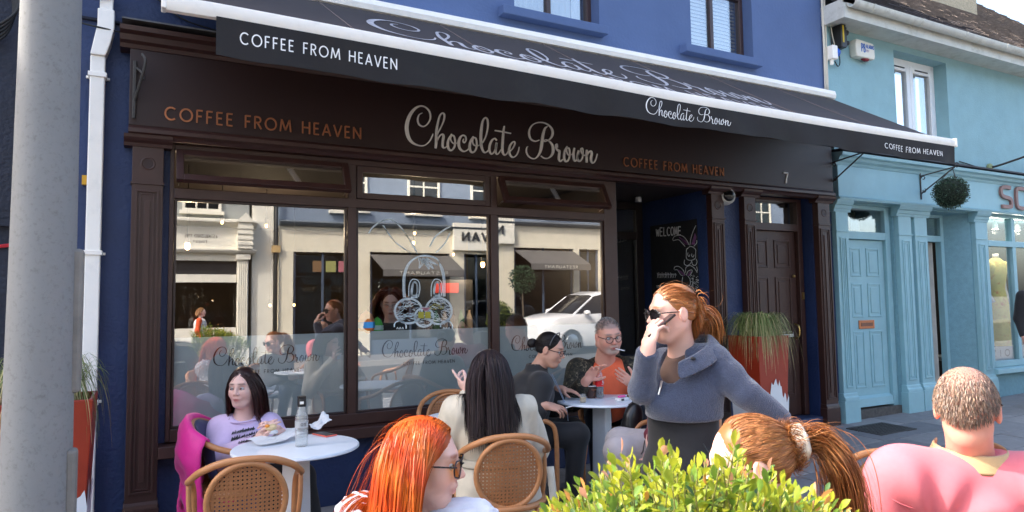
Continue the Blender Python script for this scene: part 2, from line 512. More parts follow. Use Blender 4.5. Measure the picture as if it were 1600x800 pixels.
b.build('road_marking', M_LINE, road)

# paving slabs: near ones singly, the rest as one mass
def slab_mesh(w, d):
    b = MB()
    c = .006
    z = .0
    pr = [(-w / 2, -d / 2), (w / 2, -d / 2), (w / 2, d / 2), (-w / 2, d / 2)]
    ins = [(-w / 2 + c, -d / 2 + c), (w / 2 - c, -d / 2 + c), (w / 2 - c, d / 2 - c), (-w / 2 + c, d / 2 - c)]
    vs_ = [(*q, -.03) for q in pr] + [(*q, -.004) for q in pr] + [(*q, 0) for q in ins]
    fs = [(i, (i + 1) % 4, 4 + (i + 1) % 4, 4 + i) for i in range(4)] + [(4 + i, 4 + (i + 1) % 4, 8 + (i + 1) % 4, 8 + i) for i in range(4)] + [(8, 9, 10, 11)]
    return vs_, fs
SW, SD = .60, .40
SV, SF = slab_mesh(SW - .012, SD - .012)
srot = (math.atan(.025), -math.atan(.0135), 0)
mshare = None
far = MB()
row = 0
y = -5.8
MS = [mat('slab_%s' % n, lin(c), .72, .16, 9, .25, 90, .004, dirt=.45, dirtcol=lin((92, 91, 93)), dscale=4) for n, c in (('mid', (126, 125, 126)), ('dark', (112, 112, 115)), ('pale', (138, 136, 136)))]
mesh3 = []
for q in MS:
    b = MB(); b.add(SV, SF)
    o = b.build('slab', q); mesh3.append(o.data); bpy.data.objects.remove(o)
while y < .1:
    x = -8 + (row % 2) * .3 + (row % 3) * .07
    while x < 26:
        if -3.7 < y < .3 and 4.2 < x < 11.4 and not (x < 5.2 and y < -2.2):
            o = bpy.data.objects.new('slab', mesh3[rng.choice((0, 0, 1, 1, 2))])
            COL.objects.link(o)
            o.parent = pave
            o.location = (x, y, ground(x, y) + rng.uniform(-.0025, .0025))
            o.rotation_euler = (srot[0] + rng.uniform(-.003, .003), srot[1] + rng.uniform(-.003, .003), 0)
        else:
            zz = ground(x, y)
            far.add([(x + v[0], y + v[1], zz + v[2] + .025 * v[1] + .0135 * v[0]) for v in SV], SF)
        x += SW
    y += SD
    row += 1
tag(far.build('slab_field', MS[0], pave), kind='stuff')

# manhole cover let into the footpath
M_IRON = mat('cast_iron', lin((62, 60, 58)), .7, .3, 40, .5, 160, .004)
gz = ground(6.95, -.4)
mh = root('manhole_cover', 'dark square manhole cover in the pavement before the pale blue door', 'manhole cover', (6.95, -.45, gz))
b = MB(); b.box(-.3, .3, -.2, .2, -.01, .008)
o = b.build('frame', M_IRON, mh, world=False); o.rotation_euler = srot
b = MB()
for i in range(11):
    for j in range(7):
        b.box(-.27 + i * .05, -.27 + i * .05 + .035, -.17 + j * .05, -.17 + j * .05 + .035, .004, .013)
o = b.build('lid', M_IRON, mh, world=False); o.rotation_euler = srot
# ------------------------------------------------------------------ cafe building
M_NAVY = mat('navy_masonry', lin((34, 52, 92)), .55, .18, 3, .55, 38, .012, dirt=.35, dirtcol=lin((32, 48, 84)), dscale=5)
M_BLUE = mat('blue_masonry', lin((84, 105, 147)), .7, .07, 2.5, .35, 34, .01, dirt=.3, dirtcol=lin((77, 97, 139)), dscale=1.6)
M_BROWN = mat('brown_paint', lin((60, 36, 31)), .42, .12, 6, .12, 50, .004, dirt=.3, dirtcol=lin((72, 54, 50)), dscale=9)
M_BROWN2 = mat('brown_fascia', lin((44, 23, 19)), .5, .10, 2, .06, 30, .004, dirt=.25, dirtcol=lin((52, 30, 26)), dscale=3)
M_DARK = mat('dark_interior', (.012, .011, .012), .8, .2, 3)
M_COPPER = mat('copper_letters', lin((190, 122, 84)), .38, .12, 30, metal=.55)
M_CREAM = mat('cream_letters', lin((240, 232, 220)), .5, .05, 20)
M_GLASS = glass_mat('shop_glass', (.92, .95, .95), .25, 1.9)
M_GLASS2 = glass_mat('upper_glass', (.94, .96, .97), .18, 1.6)
M_FILM = mat('frosted_film', lin((204, 210, 207)), .35, .05, 2, spec=.3)
M_FILMTXT = mat('film_letters', lin((62, 50, 44)), .6, .05, 10)
M_WHITEMETAL = mat('white_powdercoat', lin((250, 245, 236)), .4, .03, 6, dirt=.25, dirtcol=lin((190, 190, 186)), dscale=7)
M_CHALK = mat('chalk', (.75, .75, .75), .9, .2, 60)
M_CHALKP = mat('pink_chalk', lin((150, 96, 150)), .9, .2, 60)
M_STEEL = mat('steel', (.55, .55, .55), .3, .1, 20, metal=1)
M_BRASS = mat('brass', lin((190, 160, 100)), .35, .1, 20, metal=1)
M_BLACK = mat('black_plastic', (.014, .014, .015), .4, .1, 20)
M_CABLE = mat('cable_black', (.012, .012, .013), .55, .1, 20)
M_NET = mat('net_curtain', lin((232, 238, 240)), .9, .06, 3, trans=.3, stretch=(14, 1, .3))

cafe = root('cafe_building', 'navy and blue cafe building with dark brown shopfront and large windows', 'building', (3.2, 0, ground(3.2, 0)))
BX0, BX1 = -.62, 6.90

# lower wall
b = MB()
b.box(BX0, .14, 0, .3, -.4, 3.9)
b.box(.14, 3.86, .02, .3, -.2, .66)
b.box(.14, 3.86, 0, .3, 2.74, 3.9)
b.box(3.86, 5.0, 0, .3, 2.74, 3.9)
b.box(5.0, 5.62, 0, .3, -.2, 3.9)
b.box(5.62, 6.58, 0, .3, 2.74, 3.9)
b.box(6.58, BX1, 0, .3, -.2, 3.9)
b.build('wall', M_NAVY, cafe)
# upper wall with two openings
UW = [(2.83, 3.74), (4.88, 5.76)]
UZ0, UZ1 = 4.20, 5.45
b = MB()
xs = [BX0, UW[0][0], UW[0][1], UW[1][0], UW[1][1], BX1]
for i in range(5):
    if i % 2 == 0:
        b.box(xs[i], xs[i + 1], .002, .3, 3.9, 6.3)
    else:
        b.box(xs[i], xs[i + 1], .002, .3, 3.9, UZ0)
        b.box(xs[i], xs[i + 1], .002, .3, UZ1, 6.3)
b.build('upper_wall', M_BLUE, cafe)
# roof (out of the picture, shades the street)
M_SLATE = mat('roof_slate', (.07, .07, .075), .6, .2, 12)
b = MB()
b.extr([(-.3, 6.25), (4.2, 8.6), (8.7, 6.25), (8.7, 6.1), (-.3, 6.1)], BX0, BX1, 'x')
b.build('roof', M_SLATE, cafe)
b = MB()
b.box(BX0, BX1, 8.2, 8.5, 0, 6.2); b.box(BX0, BX0 + .2, .3, 8.2, 0, 6.2); b.box(BX1 - .2, BX1, .3, 8.2, 0, 6.2)
b.build('rear_wall', M_NAVY, cafe)

# upper windows
M_SASH = mat('brown_sash', lin((70, 52, 50)), .4, .1, 10)
M_BLIND = mat('blind', lin((236, 240, 242)), .8, .04, 4)
for wi, (a, c) in enumerate(UW):
    y0 = .13
    f = MB()
    for (p0, p1, z0, z1) in ((a, a + .05, UZ0, UZ1), (c - .05, c, UZ0, UZ1), (a + .05, c - .05, UZ0, UZ0 + .06), (a + .05, c - .05, UZ1 - .06, UZ1)):
        f.box(p0, p1, y0, y0 + .07, z0, z1)
    m_ = (a + c) / 2 - .02
    f.box(m_ - .025, m_ + .025, y0 + .004, y0 + .066, UZ0 + .06, UZ1 - .06)
    f.box(a + .05, c - .05, y0 + .008, y0 + .062, 4.88, 4.94)
    w_ = f.build('window', M_SASH, cafe, bevel=.006)
    for (p0, p1) in ((a + .05, m_ - .025), (m_ + .025, c - .05)):
        q = MB(); q.box(p0, p1, y0 + .03, y0 + .036, UZ0 + .06, UZ1 - .06); q.build('pane', M_GLASS2, w_)
    if wi == 0:
        q = MB()
        for k, (p0, p1) in enumerate(((a + .06, c - .2),)):
            n = 40
            q.grid([[(p0 + (p1 - p0) * i / n, y0 + .075 + .012 * math.sin(i * 1.7), z) for i in range(n + 1)] for z in (UZ0, UZ1)])
        q.build('curtain', M_NET, w_, smooth=True)
        q = MB(); n = 14
        q.grid([[(c - .19 + .1 * i / n, y0 + .06 + .012 * math.sin(i * 1.6), z) for i in range(n + 1)] for z in (UZ0, UZ1)])
        q.build('curtain', M_BLIND, w_, smooth=True)
    else:
        q = MB()
        for i in range(34):
            z = UZ0 + .02 + i * .04
            q.add([(a + .05, y0 + .070, z), (c - .14, y0 + .070, z), (c - .14, y0 + .085, z + .036), (a + .05, y0 + .085, z + .036)], [(0, 1, 2, 3)])
        q.build('blind', M_BLIND, w_)
        q = MB()
        for i in range(34):
            z = UZ0 + .02 + i * .04
            q.box(c - .13, c - .06, y0 + .07, y0 + .09, z, z + .022)
        q.build('shutter', mat('shutter', lin((150, 140, 120)), .7), w_)
    q = MB()
    q.extr([(.128, UZ0 - .001), (-.10, UZ0 - .035), (-.10, UZ0 - .115), (.128, UZ0 - .115)], a - .16, c + .03, 'x')
    q.build('sill', M_BLUE, w_, bevel=.006)
    q = MB(); q.box(a, c, .30, .9, UZ0, UZ0 + .02); q.box(a - .1, c + .1, .9, .95, UZ0 - .2, UZ1 + .2)
    q.build('room_back', mat('upper_room', (.25, .26, .28), .9), w_)

# ---- fascia, cornice
FY = -.12
b = MB()
b.box(-.11, 6.80, FY, -.002, 2.80, 3.31)
fas = b.build('fascia', M_BROWN2, cafe, bevel=.004)
b = MB()
b.extr([(0, 2.715), (-.10, 2.715), (-.12, 2.735), (-.15, 2.75), (-.15, 2.775), (-.118, 2.80), (0, 2.80)], -.11, 6.80, 'x')
b.build('lower_moulding', M_BROWN, cafe)
b = MB()
b.extr([(0, 3.31), (-.125, 3.31), (-.135, 3.335), (-.165, 3.35), (-.175, 3.385), (-.215, 3.40), (-.22, 3.43), (0, 3.47)], -.17, 6.86, 'x')
b.build('cornice', M_BROWN, cafe)
b = MB()
b.box(-.16, 6.85, -.20, -.002, 3.475, 3.485)
b.build('lead_flashing', mat('lead', lin((92, 92, 94)), .6, .2, 12), cafe)

fx = lambda u, v, d: (u, FY - .001 - d, v)
script_text(MB(), fx, 1.75, 2.85, 1.0, th=.012).build('shop_name', M_CREAM, fas)
pen_letters('COFFEE FROM HEAVEN', fx, .10, 2.855, 1.43, .088, .12, .26, .008, M_COPPER, fas)
pen_letters('COFFEE FROM HEAVEN', fx, 3.885, 2.85, 5.14, .085, .11, .26, .008, M_COPPER, fas)
pen_text(MB(), '7', fx, 6.0, 2.84, 6.075, .115, .13, .1, .008).build('house_number', M_CREAM, fas)

# ---- pilasters
def pilaster(x0, x1, par, m, yb=0.0, yf=-.075, z0=0.0, top=2.72, sty='brown'):
    g0 = ground(x0, 0)
    w = x1 - x0
    b = MB()
    b.box(x0, x1, yf, yb, g0 - .05, top)
    sh = b.build('pilaster', m, par, bevel=.003)
    b = MB()                                              # panel mouldings: nested raised frames
    zb, zt = g0 + .27, top - .32
    for ins, pr, th in ((.022, .012, .014), (.048, .007, .010)):
        a, c = x0 + ins, x1 - ins
        za, zc = zb + ins * .8, zt - ins * .8
        b.box(a, a + th, yf - pr, yf + .001, za, zc); b.box(c - th, c, yf - pr, yf + .001, za, zc)
        b.box(a + th, c - th, yf - pr, yf + .001, za, za + th); b.box(a + th, c - th, yf - pr, yf + .001, zc - th, zc)
    b.box(x0 + .075, x1 - .075, yf - .010, yf + .001, zb + .09, zt - .09)
    b.build('panel_moulding', m, sh, bevel=.002)
    b = MB()
    b.box(x0 - .012, x1 + .012, yf - .014, yb, g0 - .05, g0 + .19)
    b.extr([(yb, g0 + .19), (yf - .014, g0 + .19), (yf - .008, g0 + .215), (yf, g0 + .235), (yb, g0 + .235)], x0 - .006, x1 + .006, 'x')
    b.build('plinth', m, sh, bevel=.003)
    b = MB()
    b.box(x0 - .006, x1 + .006, yf - .012, yb, top - .30, top - .285)
    b.build('collar', m, sh)
    xc, zc = (x0 + x1) / 2, top - .16
    b = MB()
    ax = Matrix.Rotation(math.radians(90), 3, 'X')
    b.lathe([(.030, -.002), (.036, .004), (.042, .004), (.046, -.002)], (xc, yf, zc), 24, False, False, ax)
    b.build('roundel', m, sh, smooth=True)
    b = MB()
    b.lathe([(.031, .0015), (.001, .0008)], (xc, yf, zc), 24, False, True, ax)
    b.build('roundel_disc', M_BROWN2, sh)
    b = MB()                                              # stepped capital
    pr = [(yb, top - .05), (yf - .01, top - .05), (yf - .018, top - .03), (yf - .04, top - .015), (yf - .055, top), (yf - .06, top + .02), (yb, top + .02)]
    b.extr(pr, x0 - .05, x1 + .05, 'x')
    b.build('capital', m, sh)
    return sh
for x0, x1 in ((-.085, .10), (5.005, 5.175), (5.458, 5.62), (6.585, 6.78)):
    pilaster(x0, x1, cafe, M_BROWN)
# iron bracket remains at the fascia end
b = MB()
b.tube([(-.08, FY - .02, 3.22), (-.08, FY - .02, 2.84)], .012, 6)
b.tube(catmull([(-.08, FY - .02, 2.95), (-.05, FY - .10, 3.05), (-.02, FY - .16, 3.18), (-.04, FY - .12, 3.24)], 4), .009, 6)
b.tube(catmull([(-.08, FY - .02, 3.18), (-.04, FY - .05, 3.14), (-.03, FY - .09, 3.08)], 4), .008, 6)
b.build('bracket', M_IRON, fas)

# ---- shop window
WZ0, WZ1 = .80, 2.345
PX = [(.172, 1.350), (1.422, 2.556), (2.624, 3.715)]
b = MB()
fy0, fy1 = -.03, .05
b.box(.14, .168, fy0, fy1, .72, 2.715)
for a, c in ((1.354, 1.418), (2.560, 2.620)):
    b.box(a, c, fy0, fy1, .78, 2.715)
b.box(3.719, 3.862, fy0, fy1 + .02, .2, 2.715)
b.box(.168, 3.719, fy0 - .003, fy1, .715, .80)
b.box(.168, 3.719, fy0 - .002, fy1, 2.345, 2.415)
b.box(.168, 3.719, fy0 - .002, fy1, 2.672, 2.715)
win = b.build('shop_window', M_BROWN, cafe, bevel=.004)
b = MB()
for a, c in PX:                                            # glazing beads
    t = .016
    for (p0, p1, z0, z1) in ((a, a + t, WZ0, WZ1), (c - t, c, WZ0, WZ1), (a + t, c - t, WZ0, WZ0 + t), (a + t, c - t, WZ1 - t, WZ1)):
        b.box(p0, p1, -.012, .028, z0, z1)
b.build('glazing_bead', mat('bead_dark', lin((50, 34, 32)), .4), win, bevel=.003)
b = MB()
b.extr([(.02, .715), (-.10, .70), (-.105, .625), (.02, .60)], .10, 3.88, 'x')
b.build('sill', M_BROWN, win, bevel=.004)
FILMZ = 1.40
for i, (a, c) in enumerate(PX):
    tilt = (.0, -.0015, -.010)[i]
    q = MB()
    z0, z1 = WZ0 + .016, WZ1 - .016
    q.add([(a + .016, .006 - .5 * tilt * (z1 - z0), z0), (c - .016, .006 - .5 * tilt * (z1 - z0), z0), (c - .016, .006 + .5 * tilt * (z1 - z0), z1), (a + .016, .006 + .5 * tilt * (z1 - z0), z1)], [(0, 1, 2, 3)])
    q.build('pane', M_GLASS, win)
    q = MB()
    q.box(a + .014, c - .014, .016, .0175, z0, FILMZ + .004 * i)
    fl = q.build('film', M_FILM, win)
FXT = [.42, 1.62, 2.75]
for i, (a, c) in enumerate(PX):
    q = MB()
    ff = lambda u, v, d: (u, .0145 - d, v)
    script_text(q, ff, FXT[i], 1.20, .40, th=.001)
    pen_text(q, 'COFFEE FROM HEAVEN', ff, FXT[i] + .18, 1.13, FXT[i] + .62, .026, .12, .26, .001)
    q.build('film_lettering', M_FILMTXT, win)
# fanlights: the middle one shut, the outer two hinged open at the top
for i, (a, c) in enumerate(PX):
    z0, z1 = 2.418, 2.670
    q = MB()
    t = .045
    A, B_ = a + (.004 if i != 1 else .0), c - .004
    for (p0, p1, s0, s1) in ((A, A + t, 0, z1 - z0), (B_ - t, B_, 0, z1 - z0), (A + t, B_ - t, 0, t), (A + t, B_ - t, z1 - z0 - t, z1 - z0)):
        q.box(p0, p1, -.022, .022, s0 - (z1 - z0), s1 - (z1 - z0))
    ang = 0 if i == 1 else math.radians(-27)
    Mx = Matrix.Translation((0, -.012 if i == 1 else -.04, z1)) @ Matrix.Rotation(ang, 4, 'X')
    q.v = [tuple(Mx @ Vector(v)) for v in q.v]
    fr = q.build('fanlight', M_BROWN, cafe, bevel=.003)
    q = MB()
    q.box(A + t, B_ - t, -.003, .003, t - (z1 - z0), -t)
    q.v = [tuple(Mx @ Vector(v)) for v in q.v]
    q.build('pane', M_GLASS, fr)
    if i != 1:
        q = MB()
        q.tube([tuple(Mx @ Vector((A + .02, 0, -(z1 - z0) + .03))), (A + .02, .0, z0 + .02)], .005, 6)
        q.tube([tuple(Mx @ Vector((B_ - .02, 0, -(z1 - z0) + .03))), (B_ - .02, .0, z0 + .02)], .005, 6)
        q.build('stay', M_STEEL, fr)
# painted rabbit on the middle pane
def gp(x, y, d=0.0):
    p = on_y(x, y, .006)
    return (p[0], p[2])
fg = lambda u, v, d: (u, .0055 - d, v)
def zb(pts, o=(600, 390), k=120 / 738):
    return [gp(o[0] + x * k, o[1] + y * k) for x, y in pts]
rab = MB()
def rs(pts, w, o=(600, 390), k=120 / 738, n=6):
    q = catmull(zb(pts, o, k), n)
    rab.stroke(q, w, fg, .0008)
for dx in (0, 10, -9):
    rs([(195 + dx, 460), (190 + dx, 360), (195 + dx, 250), (232 + dx, 145), (300 + dx, 82), (390, 58 + dx * .6), (500 - dx, 85), (548 + dx, 165), (575 + dx, 280), (576 + dx, 450)], .005)
for ex in (0, 215):
    rs([(238 + ex, 450), (240 + ex, 350), (265 + ex, 292), (300 + ex, 285), (335 + ex, 310), (345 + ex, 380), (330 + ex, 455)], .006)
    for s_ in (0, 6, 12):
        rs([(262 + ex + s_ * .5, 450), (262 + ex + s_, 380), (280 + ex + s_ * .4, 318), (300 + ex, 308 + s_), (320 + ex - s_ * .4, 335), (325 + ex - s_ * .6, 400), (310 + ex, 430)], .007)
    for s_ in range(5):
        rs([(258 + ex, 432 + s_ * 7), (290 + ex, 440 + s_ * 5), (322 + ex, 430 + s_ * 8)], .007)
for (cx, cy, rx, ry, n_) in ((235, 590, 130, 118, 95), (525, 590, 125, 125, 95), (385, 650, 90, 90, 30)):
    for i in range(n_):
        a0 = rng.uniform(0, 6.28); r_ = math.sqrt(rng.uniform(.05, .95))
        x0, y0 = cx + rx * r_ * math.cos(a0), cy + ry * r_ * math.sin(a0)
        a1 = rng.uniform(-.9, .5) if cx < 400 else rng.uniform(-.3, 1.2)
        l = rng.uniform(25, 75)
        rs([(x0 - l * math.cos(a1) / 2, y0 - l * math.sin(a1) / 2), (x0 + rng.uniform(-6, 6), y0 + rng.uniform(-6, 6)), (x0 + l * math.cos(a1) / 2, y0 + l * math.sin(a1) / 2)], rng.uniform(.0015, .0032), n=3)
    for s_ in (0, 7, -6):
        rs([(cx + (rx + s_) * math.cos(t), cy + (ry + s_) * math.sin(t)) for t in np.linspace(.2, 6.4, 18)], .004, n=3)
for px_ in (155, 600):
    for s_ in (0, 6):
        rs([(px_ - 60 + s_, 745), (px_ - 55 + s_, 710), (px_ - 20, 685 + s_), (px_ + 30, 690 + s_), (px_ + 58 - s_, 725), (px_ + 60 - s_, 760)], .005)
    for s_ in (-25, 0, 25):
        rs([(px_ + s_ - 8, 765), (px_ + s_, 745), (px_ + s_ + 8, 765)], .004, n=3)
for tx, ty in ((335, 180), (360, 130), (430, 190), (470, 185), (510, 150), (400, 150)):
    for s_ in range(3):
        rs([(330 + s_ * 40, 80), ((330 + s_ * 40 + tx) / 2 + 8, (80 + ty) / 2), (tx + s_ * 3, ty)], .0045, n=4)
ear = lambda pts, w: rs(pts, w, (545, 320), .25, 6)
for s_ in (0, 4, -4):
    ear([(125 + s_, 178), (150, 140 + s_), (205 + s_, 102), (265, 95 + s_), (315 + s_, 130), (360, 190), (405 + s_, 262), (430, 310)], .004)
    ear([(215 + s_, 128), (255, 190 + s_), (310 + s_, 250), (395, 305)], .004)
    ear([(505, 262 + s_), (540 + s_, 200), (590, 160 + s_), (635 + s_, 135)], .004)
    ear([(545 + s_, 300), (600, 240 + s_), (632 + s_, 175)], .003)
rab.build('rabbit_drawing', mat('window_paint', lin((214, 226, 230)), .9, .15, 80), win)
pk = MB()
def ps(pts, w, o=(600, 390), k=120 / 738):
    pk.stroke(catmull(zb(pts, o, k), 4), w, lambda u, v, d: (u, .0040 - d, v), .0008)
for i in range(10):
    ps([(360 + i * 3, 562 + i * 3), (400, 560 + i * 3), (440 - i * 3, 562 + i * 3)], .004)
pk.build('rabbit_nose', mat('pink_window_paint', lin((214, 150, 160)), .9), win)
pk = MB()
for cx in (360, 425):
    for i in range(9):
        ps([(cx - 28 + i * 6, 598), (cx - 30 + i * 6, 628), (cx - 26 + i * 6, 660)], .005)
for i in range(24):
    x0, y0 = rng.uniform(430, 560), rng.uniform(510, 570)
    ps([(x0, y0), (x0 + 8, y0 + 4), (x0 + 18, y0 + rng.uniform(-8, 8))], .003)
pk.build('rabbit_bow', mat('yellow_window_paint', lin((168, 160, 60)), .9), win)

# ---- entrance recess
b = MB()
b.box(5.0, 5.004, .302, 1.9, .1, 2.74)
b.box(4.998, 5.0, -.0, .302, .1, 2.74)
b.build('reveal_wall', M_NAVY, cafe)
b = MB()
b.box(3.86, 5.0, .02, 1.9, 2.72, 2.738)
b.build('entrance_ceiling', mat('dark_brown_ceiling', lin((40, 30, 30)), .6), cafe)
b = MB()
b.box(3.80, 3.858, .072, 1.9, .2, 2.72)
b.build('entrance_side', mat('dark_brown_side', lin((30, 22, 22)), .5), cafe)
b = MB()
for (p0, p1, z0, z1) in ((3.86, 3.94, .2, 2.72), (4.9, 4.996, .2, 2.72), (3.94, 4.9, 2.30, 2.38), (3.94, 4.9, 2.64, 2.72), (3.94, 4.9, .2, .45), (4.40, 4.44, .45, 2.30)):
    b.box(p0, p1, 1.0, 1.06, z0, z1)
ed = b.build('entrance_door', mat('dark_door', lin((34, 26, 26)), .4), cafe, bevel=.003)
q = MB(); q.box(3.94, 4.40, 1.02, 1.028, .45, 2.30); q.build('pane', M_GLASS2, ed)
q = MB(); q.box(4.44, 4.90, 1.02, 1.028, .45, 2.30); q.build('pane', M_GLASS2, ed)
q = MB(); q.box(3.94, 4.90, 1.02, 1.028, 2.38, 2.64); q.build('pane', M_GLASS2, ed)
q = MB(); q.tube([(4.46, .97, 1.0), (4.46, .97, 1.5)], .012, 8); q.build('handle', M_STEEL, ed)
q = MB(); q.lathe([(.035, 0), (.035, .03), (.03, .05)], (4.62, .60, 2.66), 14); q.build('ceiling_lamp', mat('lamp_off', (.5, .5, .5), .4), cafe)
b = MB()
b.box(3.86, 5.62, -.05, 1.9, .0, ground(4.5, 0) + .02)
b.build('threshold', mat('threshold_stone', lin((88, 86, 86)), .8, .15, 10), cafe)

# chalkboard on the right-hand reveal of the entrance
cb = root('chalkboard', 'black chalkboard with WELCOME and two chalk rabbits in the cafe entrance', 'chalkboard', (4.995, .5, 1.0))
b = MB()
b.box(4.985, 4.997, .13, .86, 1.0, 2.44)
b.build('board', mat('chalkboard_black', (.012, .012, .013), .7, .3, 8), cb)
fc = lambda u, v, d: (4.9845 - d, u, v)
def cbp(pts, o=(1015, 340), k=.15):
    r_ = []
    for x, y in pts:
        p = on_x(o[0] + x * k, o[1] + y * k, 4.985)
        r_.append((p[1], p[2]))
    return r_
ch = MB()
for i, cc in enumerate('WELCOME'):
    adv, sts = GLYPH[cc]
    x0, wd = 68 + i * 38, 32
    for st in sts:
        q = cbp([(x0 + p[0] / adv * wd, 195 - 12 * i / 6 - p[1] * (90 if i else 75)) for p in st])
        ch.stroke(q, .012, fc, .001)
def cs(pts, w=.006):
    ch.stroke(catmull(cbp(pts), 5), w, fc, .001)
cs([(240, 235), (255, 200), (300, 185), (350, 195), (390, 240), (410, 285)]); cs([(245, 240), (300, 230), (330, 255), (370, 300)])
cs([(420, 290), (430, 220), (455, 140), (484, 82)]); cs([(460, 300), (490, 265), (492, 235)])
cs([(385, 330), (383, 380), (388, 430), (430, 445), (475, 425), (480, 370), (478, 330), (430, 300), (385, 330)])
cs([(365, 440), (362, 480), (390, 500), (425, 480), (440, 450)]); cs([(440, 450), (450, 490), (480, 495), (495, 460), (485, 430)])
cs([(400, 365), (398, 390), (412, 405), (420, 385)]); cs([(440, 375), (440, 400), (455, 410), (465, 385)])
cs([(375, 575), (380, 520), (420, 500), (460, 520), (498, 570)]); cs([(490, 510), (498, 545), (490, 570)])
cs([(255, 540), (262, 515), (300, 508), (345, 540), (372, 595)]); cs([(262, 545), (290, 545), (320, 590), (350, 610)]); cs([(385, 600), (400, 560), (435, 545), (445, 560), (420, 605)])
cs([(345, 620), (340, 660), (345, 700), (400, 715), (425, 690), (420, 640), (400, 610)]); cs([(335, 700), (350, 740), (400, 760), (425, 720)]); cs([(455, 630), (450, 700), (460, 790)])
for i in range(70):
    x0, y0 = rng.uniform(425, 510), rng.uniform(590, 790)
    cs([(x0, y0), (x0 + 3, y0 + rng.uniform(-4, 4)), (x0 + 6, y0 + 3)], .004)
for i in range(12):
    x0 = 80 + i * 17
    cs([(x0, 565 + rng.uniform(0, 25)), (x0 + rng.uniform(-4, 6), 600), (x0 + rng.uniform(-3, 5), 628)], .005)
    cs([(x0, 590 + rng.uniform(-9, 9)), (x0 + 7, 588), (x0 + 12, 600)], .005)
for i in range(9):
    cs([(75 + i * 12, 705), (78 + i * 12, 720), (80 + i * 12, 735)], .004)
ch.build('chalk_writing', M_CHALK, cb)
cp = MB()
for i in range(7):
    for P in ([(310 + i * 6, 205 + i * 3), (340 + i * 6, 235 + i * 2), (375 + i * 4, 280)], [(440 + i * 5, 280), (455 + i * 4, 230), (475 + i * 2, 165 + i * 6)],
              [(295 + i * 5, 545 + i * 2), (325 + i * 4, 575), (358 + i * 2, 605)], [(395 + i * 3, 605), (410 + i * 3, 580), (425 + i * 2, 560)]):
        cp.stroke(catmull(cbp(P), 4), .008, lambda u, v, d: (4.9832 - d, u, v), .001)
cp.build('chalk_colour', M_CHALKP, cb)

# security camera by the second pilaster
dc = root('security_camera', 'round white dome camera on the blue wall under the brown fascia', 'camera', (5.25, 0, 2.66))
b = MB(); ax = Matrix.Rotation(math.radians(90), 3, 'X') @ Matrix.Rotation(math.radians(-20), 3, 'Y')
b.lathe([(.085, 0), (.09, .03), (.085, .08), (.07, .11), (.06, .112)], (5.25, -.004, 2.66), 28, True, False, ax)
b.build('housing', mat('grey_plastic', lin((198, 200, 200)), .35), dc, smooth=True, sharp=40)
b = MB(); b.lathe([(.06, .108), (.05, .128), (.03, .14), (.004, .143)], (5.25, -.004, 2.66), 24, True, True, ax)
b.build('dome', mat('smoked_dome', (.01, .01, .012), .08), dc, smooth=True)

# ---- brown house door in its recess
DY = .17
b = MB()
b.box(6.574, 6.579, 0.0, .302, .2, 2.74); b.box(5.621, 5.626, 0.0, .302, .2, 2.74)
b.build('door_reveal', M_NAVY, cafe)
dz0 = .33
b = MB()
for (p0, p1, z0, z1) in ((5.66, 5.73, dz0, 2.725), (6.47, 6.54, dz0, 2.725), (5.73, 6.47, 2.36, 2.44), (5.73, 6.47, 2.69, 2.725)):
    b.box(p0, p1, DY - .06, DY + .04, z0, z1)
b.build('door_frame', M_BROWN, cafe, bevel=.004)
b = MB(); b.box(5.73, 6.47, DY - .01, DY - .004, 2.44, 2.69); b.build('fanlight_pane', M_GLASS2, cafe)
b = MB(); b.box(5.73, 6.47, DY + .3, DY + .31, 2.40, 2.72); b.build('hall_wall', mat('hall_grey', lin((120, 128, 128)), .8), cafe)
b = MB()
b.box(5.735, 6.465, DY - .015, DY + .03, dz0, 2.358)
door = b.build('house_door', M_BROWN, cafe, bevel=.004)
def door_panels(par, x0, x1, y, rows, m, nm='panel'):
    w = x1 - x0
    for z0, z1 in rows:
        for a, c in ((x0 + .09, x0 + w * .40), (x0 + w * .40 + .10, x1 - .09)):
            b = MB()
            t = .022
            for (p0, p1, s0, s1) in ((a, a + t, z0, z1), (c - t, c, z0, z1), (a + t, c - t, z0, z0 + t), (a + t, c - t, z1 - t, z1)):
                b.box(p0, p1, y - .010, y + .001, s0, s1)
            b.box(a + .05, c - .05, y - .008, y + .001, z0 + .05, z1 - .05)
            b.build(nm, m, par, bevel=.004)
door_panels(door, 5.735, 6.465, DY - .015, ((.55, 1.08), (1.22, 1.85), (1.95, 2.26)), M_BROWN)
b = MB(); b.sphere((6.40, DY - .04, 1.86), .018, 10, 7); b.build('latch', M_BRASS, door, smooth=True)
b = MB(); b.tube(catmull([(6.41, DY - .02, 1.33), (6.41, DY - .07, 1.30), (6.41, DY - .07, 1.20), (6.41, DY - .02, 1.17)], 4), .011, 8); b.build('pull_handle', M_BRASS, door, smooth=True)
b = MB(); b.box(6.20, 6.38, DY - .022, DY - .016, 1.19, 1.245)
dn = b.build('nameplate', mat('nameplate_white', (.7, .7, .7), .5), door)
q = MB()
for k_ in range(9):
    q.box(6.215 + k_ * .017, 6.228 + k_ * .017, DY - .0235, DY - .0222, 1.222, 1.240) if k_ not in (2, 5) else None
q.box(6.225, 6.36, DY - .0235, DY - .0222, 1.203, 1.207)
q.build('nameplate_text', M_BLACK, dn)
b = MB(); b.box(6.50, 6.525, DY - .072, DY - .06, 1.60, 1.68); b.build('doorbell', M_BRASS, cafe)
b = MB(); b.box(5.60, 6.60, -.03, DY + .1, .05, dz0 - .01)
